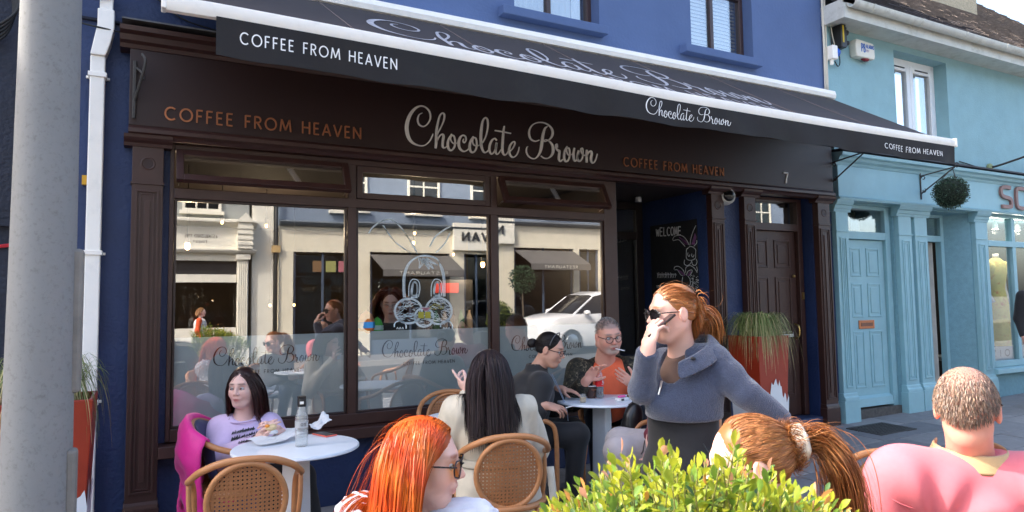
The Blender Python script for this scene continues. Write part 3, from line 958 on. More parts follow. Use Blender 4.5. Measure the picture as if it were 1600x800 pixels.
b.build('door_step', mat('navy_step', lin((50, 62, 92)), .6, .2, 12, .3, 60, .006, dirt=.6, dirtcol=lin((90, 96, 110)), dscale=14), cafe, bevel=.01)

# ---- drainpipe and cables
dp = root('drainpipe', 'white square drainpipe with a swan-neck offset on the navy wall', 'drainpipe', (-.29, -.05, ground(-.3, 0)))
b = MB()
b.box(-.335, -.25, -.095, -.015, ground(-.3, 0), 3.24)
b.build('pipe', M_WHITEMETAL, dp, bevel=.008)
for z_ in (3.10, 1.945, 1.0):
    b = MB(); b.box(-.345, -.24, -.105, -.005, z_, z_ + .03); b.box(-.36, -.225, -.02, 0, z_ + .005, z_ + .022); b.build('clip', M_WHITEMETAL, dp, bevel=.003)
b = MB()
b.extr([(-.335, 3.24), (-.25, 3.24), (-.225, 3.32), (-.205, 3.42), (-.205, 3.55), (-.30, 3.55), (-.30, 3.44)], -.112, -.008, 'y')
b.build('offset', M_WHITEMETAL, dp, bevel=.006)
b = MB(); b.box(-.29, -.215, -.10, -.012, 3.55, 6.1)
b.build('upper_pipe', M_WHITEMETAL, dp, bevel=.006)
b = MB(); b.box(-.365, -.335, -.05, -.01, 2.40, 2.46); b.build('yellow_clip', mat('yellow_tag', lin((200, 150, 30)), .5), dp)
wr = root('overhead_cable', 'thin black cables strung across the navy wall above the cornice', 'cable', (-.4, -.02, 3.4))
for P in ([(-.62, -.02, 3.62), (-.3, -.12, 3.60), (.0, -.03, 3.72), (.25, -.03, 3.58), (.9, -.03, 3.52), (2.0, -.03, 3.5)], [(-.62, -.02, 3.50), (-.3, -.115, 3.42), (.1, -.03, 3.43), (.7, -.03, 3.50), (2.0, -.03, 3.6)]):
    q = MB(); q.tube(catmull(P, 6), .006, 6); q.build('cable', M_CABLE, wr)
gl = MB(); gl.box(-.62, 6.8, -.03, -.001, 3.495, 3.51)
gl.build('ledge', mat('dirty_ledge', lin((30, 34, 48)), .9, .3, 30, .6, 60, .01), cafe)

# ---- interior
M_FLOORI = mat('cafe_floor', lin((70, 56, 46)), .5, .2, 8)
M_WALLI = mat('cafe_wall', lin((96, 84, 74)), .8, .15, 3)
b = MB(); b.box(.0, 4.9, 5.6, 5.7, .1, 2.9); b.box(-.05, 0, .3, 5.6, .1, 2.9); b.build('inner_wall', M_WALLI, cafe)
b = MB(); b.box(-.05, 4.99, .05, 5.7, .02, .14); b.build('inner_floor', M_FLOORI, cafe)
b = MB(); b.box(-.05, 4.99, .05, 5.7, 2.76, 2.80); b.build('inner_ceiling', mat('cafe_ceiling', lin((44, 38, 36)), .8), cafe)
b = MB(); b.box(.16, 3.72, .06, .34, 1.33, 1.37); b.build('window_shelf', mat('shelf_wood', lin((70, 48, 34)), .5, .2, 10, stretch=(1, 8, 8)), cafe)
ctr = root('counter', 'dark wooden serving counter inside the cafe', 'counter', (2.4, 4.2, .14))
b = MB(); b.box(.6, 4.0, 4.0, 4.5, .14, 1.15); b.build('body', mat('counter_body', lin((46, 34, 30)), .5), ctr)
b = MB(); b.box(.55, 4.05, 3.95, 4.55, 1.15, 1.20); b.build('top', mat('counter_top', lin((120, 100, 84)), .3), ctr, bevel=.006)
fr = root('drinks_fridge', 'drinks fridge with a red sign inside the cafe by the middle pane', 'fridge', (2.36, 1.5, .14))
p0 = (2.52, 1.35)
b = MB(); b.box(2.45, 3.05, 1.4, 1.95, .14, 1.86); b.build('cabinet', M_BLACK, fr, bevel=.01)
b = MB(); b.box(2.62, 2.88, 1.395, 1.4, 1.72, 1.82); b.build('sign', emit_mat('fridge_sign', (.5, .03, .02), .02), fr)
for k in range(4):
    for j in range(6):
        b = MB(); b.lathe([(.035, 0), (.035, .13), (.014, .19), (.014, .22)], (2.52 + j * .092, 1.385 - .03, .3 + k * .34), 10)
        b.build('bottle', mat('fridge_bottle_%d' % (j % 3), [lin((60, 20, 18)), lin((40, 90, 50)), lin((150, 140, 130))][j % 3], .2), fr)
bulbm = emit_mat('bulb', (1.0, .5, .16), 5.0)
for i, (x, y, z) in enumerate(((.30, .9, 2.10), (.62, 1.6, 2.38), (1.05, 1.9, 2.4), (2.26, 1.0, 2.28), (2.36, 1.3, 2.22), (3.02, 1.1, 2.0), (3.0, 1.8, 2.15), (1.2, 2.6, 1.62), (1.45, 2.6, 1.62))):
    pl = root('pendant_lamp', 'glowing pendant bulb seen through the cafe glass, ' + ('largest, at the far left edge' if i == 0 else 'one of the small warm lights'), 'lamp', (x, y, 2.76), group='pendant bulbs inside the cafe')
    if i: pl['label'] = 'small warm bulb glowing inside the cafe ' + ('', 'near the top of the first pane', 'at the top right of the first pane', 'left of a pair in the middle pane', 'right of a pair in the middle pane', 'lower left in the third pane', 'high in the third pane', 'low in the first pane, left of two', 'low in the first pane, right of two')[i]
    if i in (0, 2, 4, 5):
        ld = bpy.data.lights.new('pendant_glow', 'POINT'); ld.energy = 5; ld.color = (1, .72, .45); ld.shadow_soft_size = .03
        lo = bpy.data.objects.new('pendant_glow', ld); COL.objects.link(lo); lo.parent = pl; lo.location = (0, 0, z - 2.76 - .06)
    r_ = .022 if i in (0, 5) else .012
    b = MB(); b.sphere((x, y, z), (r_, r_, r_ * 1.5), 10, 8); b.build('bulb', bulbm, pl, smooth=True)
    b = MB(); b.tube([(x, y, z + r_), (x, y, 2.76)], .004, 5); b.lathe([(.018, z + r_), (.018, z + r_ + .05)], (x, y, 0), 10); b.build('flex', M_BLACK, pl)
# paper eggs on the shelf against the glass
for k, (px_, py_, c1, c2, lab) in enumerate(((573, 498, (214, 120, 44), (60, 150, 214), 'orange and blue painted paper egg leaning on the glass'), (590, 504, (90, 190, 70), (200, 226, 210), 'green painted paper egg standing on the window shelf'))):
    p = on_y(px_, py_, .05)
    eg = root('paper_egg', lab, 'decoration', (p[0], .05, 1.37))
    sc = 1.25 if k == 0 else .9
    b = MB(); b.lathe([(.002, -.075 * sc), (.035 * sc, -.065 * sc), (.052 * sc, -.03 * sc), (.05 * sc, .01 * sc), (.034 * sc, .055 * sc), (.002, .08 * sc)], (p[0], .06, 1.372 + .075 * sc), 18)
    b.build('shell', mat('egg%d' % k, lin(c1), .6), eg, smooth=True)
    b = MB(); b.lathe([(.0535 * sc, -.03 * sc), (.0535 * sc, -.015 * sc), (.052 * sc, .008 * sc)], (p[0], .06, 1.372 + .075 * sc), 18, False, False)
    b.build('band', mat('eggband%d' % k, lin(c2), .6), eg, smooth=True)
# ------------------------------------------------------------------ awning
M_CANVAS = mat('awning_canvas', lin((47, 41, 41)), .75, .10, 2, .15, 60, .003, dirt=.35, dirtcol=lin((56, 49, 49)), dscale=1.2)
M_VALANCE = mat('awning_valance', lin((28, 24, 24)), .8, .15, 3, .2, 60, .003, dirt=.5, dirtcol=lin((42, 43, 34)), dscale=2.2)
M_AWTXT = mat('awning_print', lin((162, 162, 168)), .8, .25, 30)
M_VALTXT = mat('valance_print', lin((240, 238, 236)), .7, .05, 30)
aw = root('awning', 'long dark brown shop awning with white front bar and printed valance', 'awning', (3.4, -.2, 3.0))
AX0, AX1 = .09, 6.80
TY, TZ = -.15, 3.85
def front(x):                                       # the front bar drops a little to the right
    return -1.40, 3.135 - .055 * min(1, max(0, (x - .3) / 3.0)) + .008 * math.sin(x * .9)
def canopy(u, t, lift=0.0):                         # t: 0 at the wall, 1 at the bar
    fy, fz = front(u)
    y = TY + (fy - TY) * t
    z = TZ + (fz - TZ) * t - .006 * math.sin(math.pi * t) + .006 * math.sin(u * 2.1) * math.sin(math.pi * t)
    return (u, y - lift * .52, z + lift * .85)
b = MB()
nx, nt_ = 56, 10
top = [[canopy(AX0 + (AX1 - AX0) * i / nx, j / nt_) for i in range(nx + 1)] for j in range(nt_ + 1)]
bot = [[(p[0], p[1] + .002, p[2] - .004) for p in r_] for r_ in top]
b.grid(top); b.grid(bot)
b.build('canopy', M_CANVAS, aw, smooth=True)
for i in range(1, 7):                               # stitched seams
    b = MB()
    x = AX0 + (AX1 - AX0) * i / 7 + .05
    b.tube([canopy(x, j / 8, .001) for j in range(9)], .0035, 4)
    b.build('seam', mat('seam_thread', lin((104, 92, 90)), .8), aw)
# front bar
b = MB()
N = 60
rows = []
prof = [(0, -.045), (-.05, -.05), (-.065, -.02), (-.06, .02), (-.03, .035), (0, .03)]
for i in range(N + 1):
    x = AX0 - .02 + (AX1 - AX0 + .02) * i / N
    fy, fz = front(x)
    rows.append([(x, fy + p[0] + .005, fz + p[1]) for p in prof + prof[:1]])
b.grid(rows)
b.add(rows[0][:6], [tuple(range(6))]); b.add(rows[-1][:6], [tuple(range(6))[::-1]])
bar = b.build('front_bar', M_WHITEMETAL, aw, smooth=True, sharp=35)
b = MB()
fy, fz = front(AX1 - .02)
b.box(AX1 - .002, AX1 + .022, fy - .066, fy + .01, fz - .05, fz + .036)
b.box(AX0 - .042, AX0 - .018, fy - .066, fy + .01, front(AX0)[1] - .05, front(AX0)[1] + .036)
b.build('end_cap', M_WHITEMETAL, bar, bevel=.006)
# valance, hanging with small ripples
def val(u, s, d=0.0):
    fy, fz = front(u)
    k = s / .2
    h = .205 - .035 * max(0, min(1, (u - 1.5) / 2.5))
    rip = (.010 * math.sin(u * 7.3 + 1) + .006 * math.sin(u * 17.0)) * k
    edge = .006 * math.sin(u * 9.1) * k
    return (u, fy - .052 + rip - d, fz - .045 - h * k + edge)
b = MB()
V0 = .30
n = 150
A = [[val(V0 + (AX1 - .01 - V0) * i / n, .2 * j / 5) for i in range(n + 1)] for j in range(6)]
b.grid(A); b.grid([[(p[0], p[1] + .003, p[2]) for p in r_] for r_ in A])
vl = b.build('valance', M_VALANCE, aw, smooth=True)
def fv(u, v, d):                                     # v measured up from the valance hem
    return val(u, .2 * (1 - v), d + .001)
fm = lambda u, v, d: fv(u, v / .19, d)
pen_letters('COFFEE FROM HEAVEN', fm, .415, .075, 1.265, .058, .115, .26, .001, M_VALTXT, vl)
pen_letters('COFFEE FROM HEAVEN', fm, 5.72, .060, 6.57, .054, .115, .26, .001, M_VALTXT, vl)
# thin strokes: rebuild with width measured in metres along u only
b2 = MB()
script_text(b2, lambda u, v, d: fv(u, .30 + v / .175, d), 3.06, 0, .445, .36, pen=.8, th=.001)
b2.build('valance_name', M_VALTXT, vl)
LT = 1.49
b = MB()
fa = lambda u, v, d: canopy(u, min(.995, max(.02, 1 - v / LT)), .003 + d)
script_text(b, fa, 1.24, .47, 2.0, 2.05, pen=.9, th=.001)
pen_text(b, 'COFFEE FROM HEAVEN', fa, 1.75, .20, 4.75, .17, .1, .26, .001)
b.build('canopy_print', M_AWTXT, aw)
# wall cassette
b = MB()
b.extr([(-.005, 3.83), (-.12, 3.84), (-.16, 3.86), (-.17, 3.90), (-.155, 3.945), (-.08, 3.965), (-.005, 3.968)], .05, 6.86, 'x')
b.build('cassette', M_WHITEMETAL, aw, smooth=True, sharp=30)
# folding arms below
for x0, s in ((.75, 1), (6.2, -1), (3.4, 1)):
    fy, fz = front(x0)
    b = MB()
    b.tube([(x0, -.10, 3.74), (x0 + s * .55, -.75, 3.36)], .022, 8)
    b.tube([(x0 + s * .55, -.75, 3.36), (x0 + .05 * s, -1.37, fz - .02)], .019, 8)
    b.sphere((x0 + s * .55, -.75, 3.36), .035, 8, 6)
    b.build('arm', M_WHITEMETAL, aw, smooth=True)
# ------------------------------------------------------------------ pale blue shop next door
M_TEALW = mat('teal_render', lin((143, 181, 188)), .8, .07, 4, .45, 60, .008, dirt=.25, dirtcol=lin((140, 186, 196)), dscale=1.5)
M_TEALP = mat('teal_paint', lin((145, 186, 194)), .5, .06, 5, .06, 40, .004, dirt=.2, dirtcol=lin((124, 176, 194)), dscale=6)
M_TEALD = mat('teal_pebbledash', lin((122, 162, 173)), .85, .10, 20, .8, 130, .006)
M_UPVC = mat('white_upvc', lin((236, 238, 240)), .35, .03, 5)
M_ROOFT = mat('roof_tile', lin((128, 116, 108)), .85, .3, 9, .5, 60, .01, dirt=.7, dirtcol=lin((84, 78, 76)), dscale=3)
M_ROOFD = mat('roof_tile_dark', lin((66, 62, 66)), .85, .3, 9, .5, 60, .01)
M_GUTTER = mat('old_white_gutter', lin((206, 206, 198)), .5, .1, 6, dirt=.7, dirtcol=lin((150, 148, 130)), dscale=4)
M_PEBBLE = mat('pebbledash_chimney', lin((196, 180, 150)), .9, .25, 40, .9, 90, .02)
M_CEMENT = mat('cement_side', lin((120, 112, 104)), .9, .2, 20, .6, 60, .01)
T0, T1 = 6.905, 15.5
tb = root('clothes_shop', 'pale blue two-storey clothes shop with panelled door and tiled roof', 'building', (9.5, 0, ground(9.5, 0)))
# upper wall with window opening
TWX, TWZ = (8.22, 9.34), (3.42, 4.70)
b = MB()
b.box(T0, TWX[0], .004, .3, 3.30, 4.90); b.box(TWX[1], T1, .004, .3, 3.30, 4.90)
b.box(TWX[0], TWX[1], .004, .3, 3.30, TWZ[0]); b.box(TWX[0], TWX[1], .004, .3, TWZ[1], 4.90)
b.build('upper_wall', M_TEALW, tb)
b = MB()
wy = .17
for (p0, p1, z0, z1) in ((TWX[0], TWX[0] + .06, *TWZ), (TWX[1] - .06, TWX[1], *TWZ), (TWX[0] + .06, TWX[1] - .06, TWZ[0], TWZ[0] + .06), (TWX[0] + .06, TWX[1] - .06, TWZ[1] - .06, TWZ[1])):
    b.box(p0, p1, wy, wy + .07, z0, z1)
xm = (TWX[0] + TWX[1]) / 2
for a, c in ((TWX[0] + .062, xm - .002), (xm + .002, TWX[1] - .062)):
    for (p0, p1, z0, z1) in ((a, a + .07, TWZ[0] + .062, TWZ[1] - .062), (c - .07, c, TWZ[0] + .062, TWZ[1] - .062), (a + .07, c - .07, TWZ[0] + .062, TWZ[0] + .13), (a + .07, c - .07, TWZ[1] - .16, TWZ[1] - .062)):
        b.box(p0, p1, wy - .015, wy + .06, z0, z1)
tw = b.build('window', M_UPVC, tb, bevel=.006)
for a, c in ((TWX[0] + .132, xm - .072), (xm + .072, TWX[1] - .132)):
    q = MB(); q.box(a, c, wy + .02, wy + .026, TWZ[0] + .13, TWZ[1] - .16); q.build('pane', M_GLASS2, tw)
    q = MB(); q.box(a + .04, c - .04, wy - .022, wy - .015, TWZ[1] - .125, TWZ[1] - .11); q.build('trickle_vent', M_BLACK, tw)
    n = 26
    q = MB(); q.grid([[(a - .02 + (c - a - .08) * i / n, wy + .12 + .018 * math.sin(i * 1.5), z) for i in range(n + 1)] for z in (TWZ[0], TWZ[1] - .1)])
    q.build('curtain', M_NET, tw, smooth=True)
q = MB(); q.box(TWX[0] - .1, TWX[1] + .1, .8, .85, 3.2, 4.9); q.build('room_back', mat('teal_room', (.1, .11, .12), .9), tw)
q = MB(); q.extr([(.17, TWZ[0]), (-.06, TWZ[0] - .02), (-.06, TWZ[0] - .07), (.17, TWZ[0] - .07)], TWX[0] - .05, TWX[1] + .05, 'x'); q.build('sill', M_TEALW, tw)
# shop front: walls behind pilasters
b = MB()
b.box(T0, 7.10, .002, .4, 0, 2.72); b.box(8.02, 8.62, .002, .9, 0, 2.72); b.box(9.66, 9.96, .002, .12, 0, 2.72)
b.box(9.96, T1, .002, .3, 0, .62); b.box(13.2, T1, .0021, .3, .62, 2.72)
b.box(T0, T1, .0022, .4, 2.70, 3.30)
b.extr([(9.66, .002), (9.66, .10), (9.50, .32), (9.48, .26)], 0, 2.72, 'z')
b.build('shop_wall', M_TEALD, tb)
b = MB(); b.box(T0, T1, .4, 3, 2.72, 2.80); b.build('soffit_board', M_TEALP, tb)
# fascia and cornice
b = MB(); b.box(T0 + .01, T1, -.10, .002, 2.76, 3.12); tf = b.build('fascia', M_TEALP, tb, bevel=.004)
b = MB(); b.extr([(0, 2.72), (-.13, 2.72), (-.14, 2.745), (-.10, 2.76), (0, 2.76)], T0 - .02, T1, 'x'); b.build('lower_moulding', M_TEALP, tb)
b = MB(); b.extr([(0, 3.12), (-.105, 3.12), (-.12, 3.15), (-.15, 3.17), (-.165, 3.20), (-.20, 3.215), (-.205, 3.25), (0, 3.27)], T0 - .03, T1, 'x'); b.build('cornice', M_TEALP, tb)
b = MB(); b.box(T0 - .03, T1, -.215, -.004, 3.272, 3.292); b.build('lead_flashing', mat('lead_dark', lin((52, 50, 56)), .6, .2, 12), tb)
b = MB(); b.box(T0 - .03, 8.4, -.10, -.004, 3.293, 3.36); b.build('painted_ledge', M_TEALP, tb)
SOM = mat('rose_letters', lin((140, 104, 97)), .5, .05, 10)
b = MB(); fs_ = lambda u, v, d: (u, -.102 - d, v)
b.stroke(catmull([(10.47, 3.085), (10.33, 3.09), (10.245, 3.06), (10.235, 2.99), (10.29, 2.955), (10.42, 2.94), (10.475, 2.91), (10.47, 2.84), (10.42, 2.82), (10.24, 2.82)], 5), .05, fs_, .03); b.build('letter', SOM, tf); b = MB()
b.stroke(catmull([(10.66, 3.09), (10.62, 3.06), (10.61, 2.95), (10.62, 2.85), (10.68, 2.82), (10.85, 2.82), (10.92, 2.85), (10.93, 2.95), (10.92, 3.06), (10.86, 3.09), (10.66, 3.09)], 4), .05, fs_, .03); b.build('letter', SOM, tf)
for i, cc in enumerate('CIO'):
    pen_letters(cc, fs_, 11.05 + i * .42, 2.82, 11.33 + i * .42, .27, .18, .1, .03, SOM, tf)
# pilasters
def tpil(x0, x1):
    g0 = ground(x0, 0)
    yf, top = -.06, 2.72
    b = MB(); b.box(x0, x1, yf, .002, g0 - .05, top - .05); sh = b.build('pilaster', M_TEALP, tb, bevel=.004)
    b = MB()
    zb_, zt = g0 + .38, top - .42
    a, c = x0 + .05, x1 - .05
    for ins, pr, th in ((0, .012, .018), (.035, .008, .012)):
        for (p0, p1, s0, s1) in ((a + ins, a + ins + th, zb_ + ins, zt - ins), (c - ins - th, c - ins, zb_ + ins, zt - ins), (a + ins + th, c - ins - th, zb_ + ins, zb_ + ins + th), (a + ins + th, c - ins - th, zt - ins - th, zt - ins)):
            b.box(p0, p1, yf - pr, yf + .001, s0, s1)
    b.build('panel_moulding', M_TEALP, sh, bevel=.003)
    b = MB()
    b.box(x0 - .025, x1 + .025, yf - .03, .002, g0 - .05, g0 + .24)
    b.extr([(.002, g0 + .24), (yf - .03, g0 + .24), (yf - .026, g0 + .275), (yf - .012, g0 + .29), (yf - .008, g0 + .315), (yf, g0 + .325), (.002, g0 + .325)], x0 - .014, x1 + .014, 'x')
    b.build('plinth', M_TEALP, sh, bevel=.004)
    b = MB()
    b.extr([(.002, top - .13), (yf - .006, top - .13), (yf - .012, top - .10), (yf - .02, top - .095), (yf - .03, top - .06), (yf - .045, top - .05), (yf - .06, top - .02), (yf - .065, top + .0), (.002, top)], x0 - .04, x1 + .04, 'x')
    b.build('capital', M_TEALP, sh)
    b = MB(); b.box(x0 - .008, x1 + .008, yf - .01, .002, top - .36, top - .345); b.build('collar', M_TEALP, sh)
    return sh
for x0, x1 in ((6.90, 7.11), (8.04, 8.29), (8.36, 8.61), (9.68, 9.93)):
    tpil(x0, x1)
# panelled door with fanlight
TY2 = .09
b = MB()
for (p0, p1, z0, z1) in ((7.10, 7.20, .2, 2.72), (7.93, 8.02, .2, 2.72), (7.20, 7.93, 2.30, 2.39), (7.20, 7.93, 2.66, 2.72)):
    b.box(p0, p1, TY2 - .05, TY2 + .06, z0, z1)
b.build('door_frame', M_TEALP, tb, bevel=.006)
b = MB(); b.box(7.20, 7.93, TY2, TY2 + .006, 2.39, 2.66); b.build('fanlight_pane', M_GLASS2, tb)
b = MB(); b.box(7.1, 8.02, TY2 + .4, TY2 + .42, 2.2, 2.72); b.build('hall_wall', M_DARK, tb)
b = MB(); b.box(7.205, 7.925, TY2 - .01, TY2 + .04, .34, 2.295)
td = b.build('house_door', M_TEALP, tb, bevel=.004)
door_panels(td, 7.205, 7.925, TY2 - .01, ((.56, 1.22), (1.38, 1.78), (1.86, 2.2)), M_TEALP)
b = MB(); b.extr([(TY2 - .01, .47), (TY2 - .05, .44), (TY2 - .06, .35), (TY2 - .01, .34)], 7.215, 7.915, 'x'); b.build('weatherboard', M_TEALP, td)
b = MB(); b.box(7.40, 7.68, TY2 - .022, TY2 - .010, 1.245, 1.345); lb = b.build('letterbox', M_COPPER, td, bevel=.004)
b = MB(); b.box(7.435, 7.645, TY2 - .026, TY2 - .022, 1.275, 1.315); b.build('flap', mat('letterbox_flap', lin((120, 84, 70)), .4, metal=.4), lb)
b = MB(); b.box(7.10, 8.03, .0, .4, .1, .325); b.build('door_sill', mat('worn_sill', lin((88, 84, 80)), .9, .3, 20, .5, 60, .01), tb)
b = MB(); b.box(7.50, 7.66, TY2 + .1, TY2 + .104, 2.42, 2.56); b.build('fanlight_card', mat('hall_card', lin((190, 220, 232)), .7), tb)
# shop entrance, glass door ajar
b = MB()
for (p0, p1, z0, z1) in ((8.62, 8.70, .2, 2.72), (9.41, 9.48, .2, 2.72), (8.70, 9.41, 2.34, 2.42), (8.70, 9.41, 2.66, 2.72)):
    b.box(p0, p1, .24, .32, z0, z1)
b.build('entrance_frame', M_TEALP, tb, bevel=.005)
b = MB(); b.box(8.70, 9.41, .28, .286, 2.42, 2.66); b.build('entrance_fanlight', M_GLASS2, tb)
Md = Matrix.Translation((9.36, .36, 0)) @ Matrix.Rotation(math.radians(213), 4, 'Z')
b = MB()
for (p0, p1, z0, z1) in ((-.80, -.70, .27, 2.34), (-.10, 0, .27, 2.34), (-.70, -.10, .27, .5), (-.70, -.10, 2.2, 2.34)):
    b.box(p0, p1, -.025, .025, z0, z1)
b.v = [tuple(Md @ Vector(v)) for v in b.v]
sd = b.build('shop_door', mat('cream_door', lin((196, 190, 180)), .5), tb, bevel=.004)
b = MB(); b.box(-.70, -.10, -.003, .003, .5, 2.2); b.v = [tuple(Md @ Vector(v)) for v in b.v]; b.build('pane', M_GLASS2, sd)
b = MB(); b.box(-.78, -.73, -.05, .05, 1.22, 1.36); b.box(-.78, -.73, -.04, .04, 1.78, 1.83); b.v = [tuple(Md @ Vector(v)) for v in b.v]; b.build('lock', M_BLACK, sd)
b = MB(); b.box(8.62, 9.66, .0, .9, .05, .285); b.build('entrance_sill', mat('entrance_stone', lin((100, 98, 96)), .9, .2, 10), tb)
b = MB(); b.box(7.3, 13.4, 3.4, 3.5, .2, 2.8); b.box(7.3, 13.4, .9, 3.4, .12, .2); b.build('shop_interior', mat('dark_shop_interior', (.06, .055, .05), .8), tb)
# display window
DX = [(10.02, 10.62), (10.70, 11.75), (11.83, 13.1)]
b = MB()
b.box(9.96, 10.02, -.03, .06, .66, 2.72); b.box(10.62, 10.70, -.03, .06, .74, 2.68); b.box(11.75, 11.83, -.03, .06, .74, 2.68); b.box(13.1, 13.2, -.03, .06, .66, 2.72)
b.box(10.02, 13.1, -.032, .06, .66, .74); b.box(10.02, 13.1, -.032, .06, 2.28, 2.36); b.box(10.02, 13.1, -.032, .06, 2.68, 2.72)
dw = b.build('display_window', M_TEALP, tb, bevel=.005)
for a, c in DX:
    for z0, z1 in ((.74, 2.28), (2.36, 2.68)):
        q = MB(); q.box(a, c, .01, .016, z0, z1); q.build('pane', glass_mat('display_glass', (.95, .97, .97), .06, 1.2), dw)
q = MB(); q.extr([(.0, .66), (-.10, .64), (-.105, .58), (0, .56)], 9.94, 13.25, 'x'); q.build('sill', M_TEALP, dw, bevel=.005)
q = MB(); q.box(10.0, 13.1, .06, .9, .70, .76); q.build('display_floor', mat('display_floor', lin((170, 166, 158)), .7), dw)
q = MB(); q.box(10.02, 13.1, .03, .036, .74, .92); q.build('window_strip', mat('frosted_strip', lin((150, 160, 160)), .6), dw)
q = MB(); pen_text(q, 'C I O', lambda u, v, d: (u, .029 - d, v), 10.06, .79, 10.50, .09, .2, .15, .001); q.build('window_letters', M_BLACK, dw)
# mannequin in a flowered dress behind the glass
mq = root('mannequin', 'headless mannequin in a yellow dress with red flowers in the shop window', 'mannequin', (10.90, .34, .76))
def drs(name, prof, m, dx=0.0):
    b = MB(); n = 26
    b.grid([[(10.90 + dx + r_ * sx * math.cos(a) * (1 + fl * math.sin(a * 7)), .34 + r_ * .72 * math.sin(a) * (1 + fl * math.sin(a * 7)), z) for a in np.linspace(0, 6.2832, n)] for r_, sx, z, fl in prof])
    return b.build(name, m, mq, smooth=True)
MDR = mat('flowered_cotton', lin((232, 214, 120)), .8, .1, 4, dirt=1.0, dirtcol=lin((200, 60, 44)), dscale=13)
drs('dress', [(.24, 1, .90, .10), (.22, 1, 1.1, .09), (.19, 1, 1.35, .06), (.15, 1, 1.55, .03), (.115, 1, 1.72, 0), (.14, 1.1, 1.85, 0), (.15, 1.25, 2.0, 0), (.12, 1.4, 2.10, 0), (.06, 1.2, 2.16, 0)], MDR)
for s in (-1, 1):
    b = MB(); b.sphere((10.90 + s * .20, .34, 2.02), (.085, .085, .10), 12, 9); b.build('sleeve', MDR, mq, smooth=True)
    b = MB(); b.tube(catmull([(10.90 + s * .21, .34, 1.98), (10.90 + s * .26, .38, 1.75), (10.90 + s * .20, .30, 1.52)], 4), .03, 8); b.build('arm', mat('mannequin_white', lin((232, 226, 218)), .4), mq, smooth=True)
    b = MB(); b.tube([(10.90 + s * .07, .34, .95), (10.90 + s * .07, .34, .77)], .035, 8); b.build('leg', mat('mannequin_white', (.8, .8, .8)), mq, smooth=True)
b = MB(); b.tube([(10.90, .34, 2.15), (10.90, .34, 2.22)], .04, 10); b.build('neck', mat('mannequin_white', (.8, .8, .8)), mq, smooth=True)
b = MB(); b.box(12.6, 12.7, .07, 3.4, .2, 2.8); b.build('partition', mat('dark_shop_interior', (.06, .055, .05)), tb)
for k, x in enumerate((10.7, 11.3)):
    lt_ = root('display_lamp', ('display spot lamp over the flowered dress in the shop window', 'display spot lamp further right in the pale blue shop window')[k], 'lamp', (x, .22, 2.66))
    b = MB(); b.lathe([(.02, .0), (.035, -.03), (.04, -.10)], (x, .22, 2.66), 14, True, False); b.tube([(x, .22, 2.66), (x, .22, 2.72)], .006, 6); b.build('shade', M_WHITEMETAL, lt_, smooth=True)
    b = MB(); b.sphere((x, .22, 2.575), .018, 8, 6); b.build('bulb', emit_mat('display_bulb', (1, .9, .7), 6.0), lt_, smooth=True)
    ld = bpy.data.lights.new('display_glow', 'POINT'); ld.energy = 3.5; ld.color = (1, .88, .72); ld.shadow_soft_size = .03
    lo = bpy.data.objects.new('display_glow', ld); COL.objects.link(lo); lo.parent = lt_; lo.location = (0, 0, -.14)
# eaves: soffit, fascia board, gutter
b = MB(); b.box(T0, T1, -.28, .004, 4.78, 4.80)
b.build('soffit', M_GUTTER, tb)
b = MB(); b.box(T0 - .02, T1, -.30, -.28, 4.76, 4.93); b.box(T0 - .02, T0 + .0, -.28, .0, 4.76, 4.98); b.build('fascia_board', M_GUTTER, tb)
b = MB()
pr = [(-.302 - .06 + .06 * math.cos(a), 4.93 + .07 * math.sin(a)) for a in np.linspace(math.pi, 2 * math.pi, 9)]
pr = pr + [(p[0] * 1.0, p[1]) for p in [(pr[-1][0] - .008, pr[-1][1])]] + [(-.302 - .06 + .052 * math.cos(a), 4.93 + .062 * math.sin(a)) for a in np.linspace(2 * math.pi, math.pi, 9)]
b.extr(pr, T0 + .02, T1, 'x'); gt = b.build('gutter', M_GUTTER, tb, smooth=True, sharp=40)
x = 7.25
while x < T1:
    b = MB(); b.extr([(-.302 - .06 + .066 * math.cos(a), 4.93 + .076 * math.sin(a)) for a in np.linspace(math.pi, 2 * math.pi, 9)], x, x + .035, 'x'); b.build('gutter_clip', M_GUTTER, gt); x += .92
# tiled roof, real courses
sl = math.radians(42.5)
ey, ez = -.34, 4.96
def rf(x, t, h=0.0):
    return (x, ey + t * math.cos(sl) - h * math.sin(sl), ez + t * math.sin(sl) + h * math.cos(sl))
RL = 4.6
b = MB(); b.add([rf(T0, 0, -.01), rf(T1, 0, -.01), rf(T1, RL, -.01), rf(T0, RL, -.01)], [(0, 1, 2, 3)]); b.add([rf(T0, 0, -.1), rf(T1, 0, -.1), rf(T1, RL, -.1), rf(T0, RL, -.1)], [(3, 2, 1, 0)])
rfo = b.build('roof', M_SLATE, tb)
til = [MB(), MB()]
nrow = int(RL / .15)
for r_ in range(nrow):
    x = T0 + (.13 if r_ % 2 else 0) - .02
    while x < T1:
        w_ = .26
        dark = (x - T0) + rng.uniform(-.5, .5) < 3.2 - r_ * .42  # darker tiles at the left end, fewer with each course up
        h = rng.uniform(0, .006)
        t0, t1 = r_ * .15 - .02, r_ * .15 + .19
        q = [rf(x + .004, t0, .034 + h), rf(x + w_ - .004, t0, .034 + h), rf(x + w_ - .004, t1, .012), rf(x + .004, t1, .012), rf(x + .004, t0, .012 + h), rf(x + w_ - .004, t0, .012 + h)]
        til[1 if dark else 0].add(q, [(0, 1, 2, 3), (4, 5, 1, 0), (0, 3, 4), (1, 5, 2)])
        x += w_
tag(til[0].build('tile_field', M_ROOFT, rfo), kind='stuff')
tag(til[1].build('tile_field_dark', M_ROOFD, rfo), kind='stuff')
